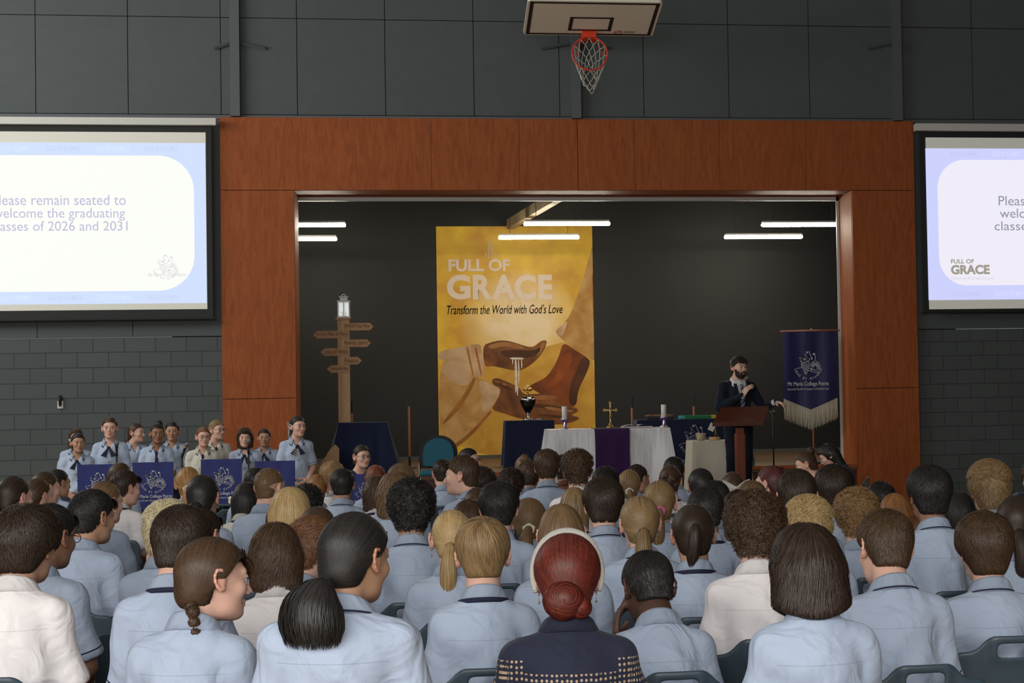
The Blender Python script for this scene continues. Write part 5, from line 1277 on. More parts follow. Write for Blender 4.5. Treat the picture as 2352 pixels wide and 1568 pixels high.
# ------------------------------------------------------------------ signpost, lantern
def signpost():
    Y = 23.5; bz = ZS+hg+.012; x = X(792, 965, Y); zt = Z(790, 735, Y)
    r = empty('signpost', (x, Y, bz)); tag(r, 'timber signpost with six arrow boards on the navy draped stand', 'signpost')
    MB().box((-.055, .0, (zt-bz)/2), (.055, .13, zt-bz)).build('post', M_SIGN, r); MB().box((.025, -.005, (zt-bz)/2), (.105, .11, zt-bz)).build('post', M_PINE, r)
    MB().box((-.012, 0, zt-bz+.012), (.19, .16, .024), bevel=.004).build('cap', M_SIGN, r)
    ink = mat('burnt_lettering', (.040, .020, .010), .7, noise=.1, nscale=40)
    for s, xa, xb, yc, dr in (('MMCP This Way', 790, 858, 750, 1), ('In the Way of Mary', 719, 801, 768, -1), ('Family Spirit', 790, 852, 788, 1), ('Love of Work', 736, 801, 808, -1), ('Presence', 790, 831, 828, 1), ('Simplicity', 751, 801, 847, -1)):
        y = Y-.075; a, b = at(xa, yc, y), at(xb, yc, y); hh = .052; zc = (a[2]+b[2])/2; L = b[0]-a[0]; tip = .055
        P = [(0, -hh), (L-tip, -hh), (L, 0), (L-tip, hh), (0, hh)] if dr > 0 else [(L, -hh), (L, hh), (tip, hh), (0, 0), (tip, -hh)]
        ab_ = MB().prism(P, .022, ((a[0]-x, y-Y, zc-bz), (1, 0, 0), (0, 0, 1))); ab_ = ab_.build('arrow_board', M_SIGN, r)
        ta_, tb_ = (.012, L-tip+.005) if dr > 0 else (tip-.005, L-.012)
        fit_text(s, a[0]-x+ta_, a[0]-x+tb_, zc-bz-.030, zc-bz+.034, y-Y, ink, ab_, 'lettering', 0.0)
    l = empty('lantern', (X(790, 735, Y), Y, zt+.026)); tag(l, 'white metal candle lantern on top of the signpost', 'lantern')
    M_LW = mat('white_lantern_metal', (.66, .68, .68), .5, noise=.05, nscale=30); hw = .078
    b = MB().box((0, 0, .010), (.185, .185, .02), bevel=.004)
    for sx in (-1, 1):
        for sy in (-1, 1): b.box((sx*hw, sy*hw, .125), (.014, .014, .21))
    b.box((0, 0, .235), (.18, .18, .022), bevel=.004)
    for s in (-1, 1): b.box((s*.0, s*hw, .125), (.010, .010, .21)); b.box((s*hw, 0, .125), (.010, .010, .21))
    b.build('frame', M_LW, l); MB().box((0, 0, .265), (.10, .10, .055), bevel=.008).box((0, 0, .30), (.125, .125, .012), bevel=.004).build('chimney', M_LW, l)
    MB().tube([(.03*math.cos(a)-.0, 0, .305+.03*math.sin(a)) for a in np.linspace(0, math.pi, 9)], .004, 6).build('handle', M_LW, l)
    MB().lathe([(.036, 0), (.036, .07), (.030, .073), (.004, .073)], (0, 0, .022), 18).build('candle', mat('ivory_wax', (.78, .74, .62), .5, noise=.03, nscale=20), l, True)
    gm = mat('lantern_glass', (.75, .80, .82), .05, trans=1.0, noise=.02, nscale=10); g = MB()
    for s in (-1, 1): g.box((0, s*(hw-.004), .125), (.14, .002, .20)); g.box((s*(hw-.004), 0, .125), (.002, .14, .20))
    g.build('glass', gm, l)
signpost()
# ------------------------------------------------------------------ poles, plywood cutout, teal chair
M_COP = mat('copper_tube', (.36, .145, .070), .45, noise=.15, nscale=30); M_TAPE = mat('black_tape', (.014, .014, .015), .7, noise=.1, nscale=40)
for lab, px, yt, ys, yb, Y, topblack in (('left of the teal chair, copper above black', 940, 933, 1048, 1072, 24.6, False), ('directly behind the signpost', 808, 921, 948, 1075, 24.6, True), ('right of the gold cross', 1451, 908, 936, 1075, 24.9, True), ('left of the speaker, above the green box', 1593, 908, 933, 1075, 25.3, True)):
    x = X(px, (yt+ys)/2, Y); z1, zm = Z(px, yt, Y), Z(px, ys, Y); r = empty('rhythm_pole', (x, Y, ZS)); tag(r, 'thin two-tone pole standing '+lab, 'pole', 'two-tone poles on the stage')
    lo, hi = (M_COP, M_TAPE) if topblack else (M_TAPE, M_COP)
    MB().lathe([(.10, 0), (.10, .012), (.02, .022)], (0, 0, 0), 20).build('foot', M_TAPE, r)
    MB().tube([(0, 0, .02), (0, 0, zm-ZS)], .017, 10).build('lower_rod', lo, r); MB().tube([(0, 0, zm-ZS), (0, 0, z1-ZS)], .0175, 10).build('upper_rod', hi, r)
a = [at(px, py, 22.95) for px, py in ((700, 1098), (716, 1080), (735, 1066), (748, 1048), (757, 1033), (770, 1020), (779, 1030), (779, 1098))]
zmin = ZS; P = [(float(q[0]), max(float(q[2]), ZS)) for q in a]
o = MB().prism(P, .02, ((0, 22.95, 0), (1, 0, 0), (0, 0, 1))).build('plywood_cutout', wood_mat('raw_plywood', (.26, .16, .075), (.36, .23, .11), .6, (2, 2, 6))); tag(o, 'curved raw plywood cutout beside the navy draped stand', 'board')
def teal_chair():
    Y = 20.0; x = X(1006, 1060, Y); r = empty('conference_chair', (x, Y, ZD), math.radians(178)); tag(r, 'empty teal padded chair with black frame before the poster', 'chair')
    M_T = mat('teal_upholstery', (.012, .105, .155), .85, noise=.1, nscale=90, bump=.2, bscale=300); M_B = mat('black_chair_plastic', (.012, .012, .013), .75, noise=.1, nscale=30); M_CH = mat('chrome', (.75, .75, .74), .15, metal=1, noise=.04, nscale=20)
    def bk(w, h0, h1, t, yo, name, m):
        pts = []
        for k in range(25):
            a_ = math.pi*k/24; pts.append((w*math.cos(a_)*(1 if True else 1), h0+(h1-h0)*(.35+.65*math.sin(a_)**.75)))
        P = [(w, h0+.02), ]+pts+[(-w, h0+.02), (-w*.8, h0), (w*.8, h0)]
        MB().prism(P, t, ((0, yo, 0), (-1, 0, 0), (0, 0, 1))).build(name, m, r)
    bk(.235, .50, .90, .022, -.235, 'back_shell', M_B); bk(.185, .53, .865, .03, -.205, 'back_pad', M_T)
    MB().box((0, .0, .455), (.44, .43, .07), bevel=.03).build('seat_pad', M_T, r, True)
    for s in (-1, 1):
        MB().tube([(s*.225, .21, 0), (s*.225, .19, .43), (s*.225, -.20, .43), (s*.225, -.25, .60)], .012, 8).build('side_frame', M_CH, r, True)
        MB().tube([(s*.225, -.23, 0), (s*.225, -.20, .43)], .012, 8).build('leg', M_CH, r, True)
    MB().tube([(-.225, .20, .24), (.225, .20, .24)], .009, 8).build('stretcher', M_CH, r, True)
teal_chair()
# ------------------------------------------------------------------ things on the altar
az = ZD+ha+.006
def candle(px, py, lab):
    Y = 19.72; x = X(px, py, Y); r = empty('candlestick', (x, Y, az)); tag(r, lab, 'candle', 'altar candles')
    MB().lathe([(.052, 0), (.055, .008), (.030, .018), (.014, .040), (.022, .065), (.012, .085), (.018, .105), (.048, .118), (.050, .126), (.004, .126)], (0, 0, 0), 24).build('holder', M_SILVER, r, True)
    MB().lathe([(.032, .126), (.032, .268), (.028, .272), (.003, .270)], (0, 0, 0), 20).build('pillar_candle', mat('white_wax', (.70, .68, .64), .5, noise=.03, nscale=20), r, True)
    b = MB()
    for k in range(4):
        a_ = 1.57*k+.4; b.tube([(.016*math.cos(a_), -.016, .09), (.05*math.cos(a_), -.03, .105+.025*math.sin(a_)), (.016*math.cos(a_), -.022, .10)], .007, 6)
    b.tube([(0, -.02, .095), (.02, -.035, .05), (.012, -.04, .02)], .007, 6); b.build('purple_ribbon', mat('purple_ribbon', (.11, .018, .24), .4, noise=.2, nscale=40), r, True)
candle(1297, 985, 'white pillar candle with purple ribbon at the left end of the altar'); candle(1525, 982, 'white pillar candle with purple ribbon at the right end of the altar')
def cross():
    Y = 19.75; r = empty('altar_cross', (X(1402, 982, Y), Y, az+.006)); tag(r, 'ornate gold crucifix in the middle of the altar', 'cross')
    h = Z(1402, 926, Y)-az
    MB().lathe([(.048, 0), (.050, .008), (.030, .018), (.016, .045), (.010, .07), (.006, .07)], (0, 0, 0), 20).build('base', M_GOLD, r, True)
    b = MB().box((0, 0, .06+(h-.06)/2), (.014, .012, h-.06)); zz = h-.088; b.box((0, 0, zz), (.135, .012, .014))
    for c in ((0, h), (-.072, zz), (.072, zz)):
        for dx, dz in ((0, 0), (.013, 0), (-.013, 0), (0, .013), (0, -.013)): b.sphere((c[0]+dx, 0, c[1]+dz), .0085, 8, 6)
    b.build('arms', M_GOLD, r)
    fg = MB().tube([(0, -.014, zz+.02), (0, -.016, zz-.02), (.004, -.016, zz-.07), (0, -.014, zz-.105)], [.006, .010, .008, .004], 8).tube([(-.055, -.012, zz+.010), (0, -.014, zz-.008), (.055, -.012, zz+.010)], [.003, .006, .003], 6); fg.sphere((0, -.016, zz+.026), .009, 10, 8); fg.build('corpus', M_GOLD, r, True)
cross()
Yb = 19.7; o = empty('open_book', (X(1462, 984, Yb), Yb, az)); tag(o, 'open white book lying on the altar right of the cross', 'book')
pg = MB(); pg.grid(lambda u, v: (-.17+.34*u, -.11+.22*v, .018+.022*abs(math.sin((u-.5)*math.pi*1.0))**.6*(1-abs(2*u-1))*1.6+.006), 16, 4); pb = pg.build('pages', mat('book_paper', (.62, .58, .55), .8, noise=.05, nscale=60), o, True)
MB().box((0, 0, .009), (.36, .235, .018), bevel=.004).build('cover', mat('pale_book_cover', (.50, .42, .42), .6, noise=.06, nscale=30), o)
# urn on the navy table
Yu = 24.25; uz = ZS+hb+.006; o = empty('urn', (X(1213, 965, Yu), Yu, uz)); tag(o, 'dark heart shaped urn with gold flower finial on navy table', 'urn'); hu = Z(1213, 884, Yu)-uz; k = hu/.52
MB().lathe([(.075*k, 0), (.078*k, .012*k), (.045*k, .03*k), (.018*k, .045*k), (.015*k, .085*k), (.03*k, .10*k)], (0, 0, 0), 24).build('foot', M_SILVER, o, True)
MB().lathe([(.022*k, .095*k), (.05*k, .13*k), (.092*k, .20*k), (.115*k, .27*k), (.118*k, .30*k), (.10*k, .335*k), (.06*k, .352*k), (.03*k, .36*k)], (0, 0, 0), 28).build('bowl', mat('dark_silver', (.10, .10, .095), .18, metal=1, noise=.2, nscale=10), o, True)
MB().lathe([(.118*k, .295*k), (.122*k, .305*k), (.112*k, .325*k), (.05*k, .358*k)], (0, 0, 0), 28).build('collar', M_SILVER, o, True)
b = MB().tube([(0, 0, .355*k), (0, 0, .42*k)], .014*k, 8)
for a_ in range(6): b.sphere((.045*k*math.cos(a_*1.047), .045*k*math.sin(a_*1.047), .455*k), .026*k, 10, 8)
b.sphere((0, 0, .49*k), .03*k, 10, 8); b.build('finial', M_GOLD, o, True)
c = at(1238, 962, 24.3); o = empty('small_dish', (c[0], 24.3, uz)); tag(o, 'tiny blue and white dish beside the urn', 'dish')
MB().lathe([(.03, 0), (.045, .014), (.046, .018), (.035, .012), (.004, .010)], (0, 0, 0), 18).build('bowl', mat('white_china', (.6, .62, .68), .3, noise=.05, nscale=20), o, True); MB().lathe([(.032, .011), (.030, .024), (.005, .026)], (0, 0, 0), 14).build('blue_lid', mat('blue_glaze', (.02, .06, .35), .3, noise=.1, nscale=30), o, True)
# things on the long navy stage table
lz = ZS+hl+.006
o = empty('shallow_tray', (X(1514, 955, 24.5), 24.5, lz)); tag(o, 'black shallow tray with tangled wire on long stage table', 'tray'); MB().box((0, 0, .025), (.40, .28, .05), bevel=.01).build('tray', M_TAPE, o)
b = MB(); rg = np.random.default_rng(5)
for k in range(7): t = np.linspace(0, 6, 12); b.tube([(.17*math.sin(q*1.3+k)+.02*k-.06, .10*math.cos(q+k), .055+.012*abs(math.sin(q*2+k))) for q in t], .003, 5)
b.build('wire', M_COP, o, True)
o = empty('glazed_box', (X(1601, 954, 24.45), 24.45, lz)); tag(o, 'long green box with blue and yellow ends on long stage table', 'box')
MB().box((.0, 0, .026), (.40, .20, .052), bevel=.006).build('body', mat('green_glaze', (.010, .16, .055), .3, noise=.3, nscale=20), o)
MB().box((-.235, 0, .026), (.075, .20, .051), bevel=.006).build('blue_end', mat('turquoise_glaze', (.05, .30, .36), .3, noise=.2, nscale=20), o); MB().box((.235, 0, .026), (.075, .20, .051), bevel=.006).build('yellow_end', mat('yellow_glaze', (.55, .38, .03), .3, noise=.2, nscale=20), o)
# on the small cream table
sz = ZD+hs2+.006; Yt = 21.35
o = empty('woven_basket', (X(1610, 1012, Yt), Yt, sz)); tag(o, 'small round woven basket on cream table', 'basket'); MB().lathe([(.050, 0), (.058, .03), (.062, .085), (.058, .088), (.050, .03), (.004, .02)], (0, 0, 0), 22).build('basket', mat('wicker', (.42, .34, .22), .8, noise=.3, nscale=60, bump=.5, bscale=120), o, True)
MB().tube([(.062*math.cos(a), .062*math.sin(a), .086) for a in np.linspace(0, 6.2832, 25)], .006, 6, False).build('rim', mat('pale_wicker', (.55, .47, .33), .8, noise=.2, nscale=60), o, True)
o = empty('figurine', (X(1641, 1012, Yt), Yt, sz)); tag(o, 'figurine with white book on a round wooden base, cream table', 'figurine')
MB().lathe([(.075, 0), (.078, .01), (.076, .035), (.06, .042), (.004, .042)], (0, 0, 0), 22).build('wooden_base', M_PINE, o, True)
b = MB().tube([(.02, 0, .04), (.022, 0, .10), (.012, 0, .16), (.02, 0, .22)], [.026, .020, .022, .012], 10); b.sphere((.022, 0, .245), .020, 12, 8); b.tube([(.0, -.01, .20), (-.03, -.02, .17)], .007, 6); b.build('figure', mat('bronze', (.16, .10, .05), .4, metal=.8, noise=.2, nscale=30), o, True)
MB().box((-.035, -.02, .17), (.075, .012, .10), Matrix.Rotation(.45, 3, 'Y')).build('white_card', M_WHITE, o)
# ------------------------------------------------------------------ lectern, microphone stands, banner, bottle
def lectern():
    Y = 19.7; xc = X(1700, 1000, Y); r = empty('lectern', (xc, Y, ZD)); tag(r, 'dark mahogany lectern with sloping top on single post', 'lectern')
    z1, z0 = Z(1710, 934, Y+.3)-ZD, Z(1700, 973, Y-.08)-ZD
    T = [at(1657, 935, Y+.28), at(1766, 932, Y+.28), at(1752, 972, Y-.08), at(1636, 973, Y-.08)]
    mb = MB(); th = .03; v = [mb.bm.verts.new((q[0]-xc, q[1]-Y, q[2]-ZD)) for q in T]; v2 = [mb.bm.verts.new((q[0]-xc, q[1]-Y+.004, q[2]-ZD-th)) for q in T]
    mb.bm.faces.new(v); mb.bm.faces.new(v2[::-1])
    for i in range(4): mb.bm.faces.new((v[i], v2[i], v2[(i+1) % 4], v[(i+1) % 4]))
    mb.build('sloping_top', M_LECT, r)
    x0_, x1_ = T[3][0]-xc, T[2][0]-xc
    MB().box(((x0_+x1_)/2, -.10, z0-.0), (x1_-x0_, .02, .05)).build('lip', M_LECT, r)
    MB().box((0, .02, (z0-.10)/2+.05), (.085, .10, z0-.10)).build('post', wood_mat('red_stained_post', (.12, .024, .008), (.18, .040, .013), .4), r)
    MB().box((0, .02, z0-.42), (.115, .12, .60), bevel=.01).build('post_sleeve', wood_mat('red_stained_sleeve', (.12, .024, .008), (.18, .040, .013), .4), r)
    MB().box((0, .02, .03), (.52, .40, .06), bevel=.012).build('base', M_LECT, r)
    MB().box((.02, .10, z0+.01), (.16, .12, .03)).build('bracket', M_PLY, r)
lectern()
M_MIC = mat('black_microphone', (.014, .014, .016), .4, noise=.1, nscale=40); M_MESH = mat('grey_microphone_mesh', (.22, .23, .24), .35, metal=.9, noise=.3, nscale=300, bump=.6, bscale=500)
def mic_stand(px, py, Y, base, lab, tape=None, tilt=0.0, boom=None, grp='microphone stands before the choir'):
    if boom: x = X(boom[0], 1000, Y); zt = Z(boom[0], boom[1], Y)
    else: x = X(px+tilt*12, py+30, Y); zt = Z(px, py+26, Y)
    r = empty('microphone_stand', (x, Y, base)); tag(r, lab, 'microphone', grp)
    MB().lathe([(.14, 0), (.14, .012), (.03, .025), (.015, .04)], (0, 0, 0), 24).build('round_base', M_MIC, r, True)
    MB().tube([(0, 0, .03), (0, 0, zt-base)], .010, 8).build('rod', M_MIC, r, True)
    top = np.array((0, 0, zt-base)); tip = np.array(at(px, py, Y-.12 if not boom else boom[2]))-np.array((x, Y, base))
    if boom: MB().tube([tuple(top+(top-tip)*.42), tuple(top), tuple(tip+(top-tip)*.12)], .008, 8).build('boom_arm', M_MIC, r, True); MB().tube([(-.03, 0, zt-base), (.03, 0, zt-base)], .018, 10).build('clutch', M_MESH, r, True)
    d = (top-tip)/np.linalg.norm(top-tip); L = .17
    MB().tube([tuple(tip+d*.035), tuple(tip+d*L)], [.017, .011], 12).build('handle', M_MIC, r, True); MB().sphere(tuple(tip+d*.012), .026, 14, 10).build('head', M_MESH, r, True)
    MB().tube([tuple(tip+d*.042), tuple(tip+d*.052)], .0185, 12).build('band', tape or M_MIC, r, True)
    if not boom: MB().tube([tuple(tip+d*(L-.05)), tuple(top+(0, 0, -.02))], .014, 8).build('clip', M_MIC, r, True)
M_RED = mat('red_band', (.55, .02, .02), .5, noise=.1, nscale=30); M_YEL = mat('yellow_tape', (.60, .33, .02), .6, noise=.15, nscale=30)
mic_stand(268, 1016, 18.35, 0, 'black microphone on a stand in front of the tallest left singer'); mic_stand(430, 1019, 18.4, 0, 'microphone with yellow tape on a stand between two singers', M_YEL, -1.0); mic_stand(571, 1011, 18.45, 0, 'microphone with red band at the mouth of the bobbed singer', M_RED)
mic_stand(1714, 868, 21.6, ZS, 'boom microphone stand reaching towards the speaker from the stage', None, 0, (1776, 946, 20.45), 'microphone stand at the lectern')
def school_banner():
    Y = 23.0; r = empty('processional_banner', (X(1868, 985, Y), Y, ZS)); tag(r, 'tall navy school banner with white emblem and cream fringe on pole', 'banner')
    x0_, x1_ = X(1797, 800, Y), X(1920, 800, Y); zt = Z(1860, 761, Y); ox, oz = r.location.x, ZS
    zs1, zv = Z(1860, 916, Y), Z(1860, 942, Y); xm = (x0_+x1_)/2
    mb = MB()
    def sag(u, v):
        x = x0_+(x1_-x0_)*u; zb_ = zs1-(zs1-zv)*(1-abs(2*u-1)); z = zt+(zb_-zt)*v
        return (x-ox, -.03-.012*math.sin(u*7+v*3)*v-.006*math.sin(u*17), z-oz)
    mb.grid(sag, 24, 20); mb.build('cloth', cloth_mat('navy_banner_satin', (.013, .016, .085), .5, .0, .4, .3), r, True)
    fl = MB()
    for i in range(70):
        u = (i+.5)/70; p = sag(u, 1.0); L = Z(1860, 942, Y)-Z(1860, 988, Y); fl.tube([(p[0], p[1], p[2]+.01), (p[0]+.004*math.sin(i*2.1), p[1]-.004*math.cos(i), p[2]-L*.5), (p[0]+.006*math.sin(i*1.3), p[1], p[2]-L*(.97+.05*math.sin(i*1.7)))], [.0072, .0066, .005], 5)
    fl.build('fringe', mat('cream_fringe', (.50, .46, .36), .85, noise=.15, nscale=60), r, True)
    MB().tube([(x0_-ox-.03, -.03, zt-oz+.005), (x1_-ox+.05, -.03, zt-oz+.012)], .012, 8).build('crossbar', M_COP, r, True); MB().tube([(0, 0, .03), (0, 0, zt-oz+.05)], .014, 8).build('pole', M_COP, r, True)
    MB().lathe([(.16, 0), (.16, .02), (.03, .04)], (0, 0, 0), 22).build('foot', M_TAPE, r)
    n = len(r.children)
    emblem(X(1828, 806, Y), Z(1855, 806, Y), X(1882, 830, Y)-X(1828, 830, Y), Y-.052, M_THREAD, r, True, True, 1.0)
    cl_ = [c_ for c_ in r.children if c_.name.split('.')[0] == 'cloth'][0]
    for ch in [c_ for c_ in r.children if c_.name.split('.')[0] in ('emblem', 'motto', 'school_name', 'subtitle')]:
        ch.parent = cl_; ch.location = (ch.location[0]-ox, ch.location[1]-Y, ch.location[2]-oz)
school_banner()
c = at(1730, 1069, D+.06); o = empty('pump_bottle', (c[0], D+.12, ZS)); tag(o, 'green hand sanitiser pump bottle on the stage edge', 'bottle')
MB().lathe([(.034, 0), (.036, .01), (.034, .11), (.024, .125), (.012, .132), (.012, .14)], (0, 0, 0), 18).build('bottle', mat('green_gel', (.03, .20, .14), .15, noise=.1, nscale=20), o, True); MB().lathe([(.014, .138), (.014, .165), (.006, .17), (.006, .195)], (0, 0, 0), 12).box((-.014, 0, .20), (.05, .018, .014), bevel=.003).build('pump', M_WHITE, o)
# ------------------------------------------------------------------ music stands with banners before the choir
M_MB = cloth_mat('royal_blue_banner', (.016, .026, .165), .55, .0, .35, .35, (5, 5, 2))
for i, (xa, xb, yt, yb, Y, lab, em) in enumerate(((177, 270, 1066, 1150, 18.30, 'music stand with blue banner at the left end of the choir', True), (304, 399, 1061, 1150, 18.2, 'music stand with blue banner below the topknot singer', True), (461, 556, 1054, 1146, 18.25, 'music stand with blue banner before the cream-shirted singers', True), (585, 678, 1058, 1146, 18.3, 'music stand with blue banner before the tall ponytailed singer', False), (800, 868, 1088, 1160, 17.0, 'music stand with blue banner before the woman in floral top', True))):
    a, b = at(xa, yt, Y), at(xb, yt, Y); xc = (a[0]+b[0])/2; zt = (a[2]+b[2])/2; w_ = b[0]-a[0]; h_ = .50
    r = empty('music_stand', (xc, Y+.06, 0)); tag(r, lab, 'music stand', 'bannered music stands')
    MB().tube([(0, 0, .05), (0, 0, zt-.15)], .011, 8).build('column', M_MIC, r, True)
    for k in range(3): MB().tube([(0, 0, .18), (.26*math.cos(2.09*k+.5), .26*math.sin(2.09*k+.5), .012)], .009, 6).build('leg', M_MIC, r, True)
    MB().box((0, -.02, zt-.17), (w_-.02, .008, .30)).build('desk', M_MIC, r)
    mb = MB(); mb.grid(lambda u, v: ((u-.5)*w_*(1-.03*v), -.06-.004*math.sin(u*6.5+i)*v-.002*math.sin(u*15+v*5), zt-h_*v-.012*math.sin(u*3.14)*(v > 0)*.3), 20, 14); mb.build('banner', M_MB, r, True)
    if em:
        nb4 = {c_.name for c_ in r.children}; s = w_*.52
        emblem(-s*.5-.0, -.0, s, -.0662, M_THREAD, r, True, True, 1.0, .92)
        for ch in list(r.children):
            if ch.name not in nb4:
                ch.parent = [c_ for c_ in r.children if c_.name.split('.')[0] == 'banner'][0]; ch.location = (ch.location[0]+.01, ch.location[1], ch.location[2]+zt-.085)
# ------------------------------------------------------------------ plastic chairs
M_CHAIR = mat('blue_grey_plastic', (.045, .075, .100), .42, noise=.12, nscale=30, bump=.05, bscale=300); M_LEG = mat('dark_steel_leg', (.03, .032, .036), .4, metal=.6, noise=.1, nscale=30)
def chair_meshes():
    U = [-.225, -.205, -.18, -.155, -.130, -.112, -.095, -.075, -.062, -.03, 0, .03, .062, .075, .095, .112, .130, .155, .18, .205, .225]
    def top(u):
        a = abs(u); t = np.clip((.150-a)/.075, 0, 1); t = t*t*(3-2*t); s = np.clip((.225-a)/.03, 0, 1)
        return .798+.056*t-.045*(1-s)**2
    rows = [0, .16, .34, .52, .66, .76, .815, .865, .93, 1.0]
    def pt(u, v):
        zt = top(u); z = .44+(zt-.44)*v; y = -.205-.055*v+.05*(u/.225)**2*(.4+.6*v)*.8
        if abs(u) < .086 and v > .76: y -= .010
        return np.array((u, y, z))
    V, Q = [], []; ix = {}
    def vid(i, j):
        if (i, j) not in ix: ix[(i, j)] = len(V); V.append(pt(U[i], rows[j]))
        return ix[(i, j)]
    for i in range(len(U)-1):
        for j in range(len(rows)-1):
            if abs((U[i]+U[i+1])/2) < .062 and 6 <= j <= 7: continue       # hand slot
            Q.append((vid(i, j), vid(i+1, j), vid(i+1, j+1), vid(i, j+1)))
    # seat
    n0 = len(V); ys = [-.205, -.19, -.15, -.05, .05, .14, .19, .212]; zs = [.44, .428, .424, .420, .424, .432, .424, .395]
    sx = {}
    for i, u in enumerate(U):
        for j, (y, z) in enumerate(zip(ys, zs)):
            if j == 0: sx[(i, j)] = vid(i, 0)
            else: sx[(i, j)] = len(V); V.append(np.array((u*.98, y+.0, z+.02*(u/.225)**2)))
    for i in range(len(U)-1):
        for j in range(len(ys)-1): Q.append((sx[(i, j)], sx[(i, j+1)], sx[(i+1, j+1)], sx[(i+1, j)]))
    me = np_mesh('plastic_chair', np.array(V), np.array(Q)); o = bpy.data.objects.new('tmp', me); COL.objects.link(o)
    s = o.modifiers.new('s', 'SOLIDIFY'); s.thickness = .012; s.offset = 0
    b = o.modifiers.new('b', 'SUBSURF'); b.levels = 1; b.render_levels = 1
    dg = bpy.context.evaluated_depsgraph_get(); m2 = bpy.data.meshes.new_from_object(o.evaluated_get(dg)); bpy.data.objects.remove(o); m2.name = 'plastic_chair'
    m2.polygons.foreach_set('use_smooth', np.ones(len(m2.polygons), dtype=bool)); m2.materials.clear(); m2.materials.append(M_CHAIR)
    legs = []
    for sx_ in (-1, 1):
        for f in (0, 1):
            l = MB().tube([(sx_*.185, .15 if f else -.16, .420), (sx_*.215, .20 if f else -.235, .008)], .012, 8).build('leg', M_LEG, None, True); legs.append(l.data); bpy.data.objects.remove(l)
    return m2, legs
CH_ME, CH_LEGS = chair_meshes()
def chair(x, y, rz, label, group, z=0.0):
    o = bpy.data.objects.new('plastic_chair', CH_ME); COL.objects.link(o); o.location = (x, y, z); o.rotation_euler = (0, 0, rz); tag(o, label, 'chair', group)
    for l in CH_LEGS:
        q = bpy.data.objects.new('leg', l); COL.objects.link(q); q.parent = o
    return o
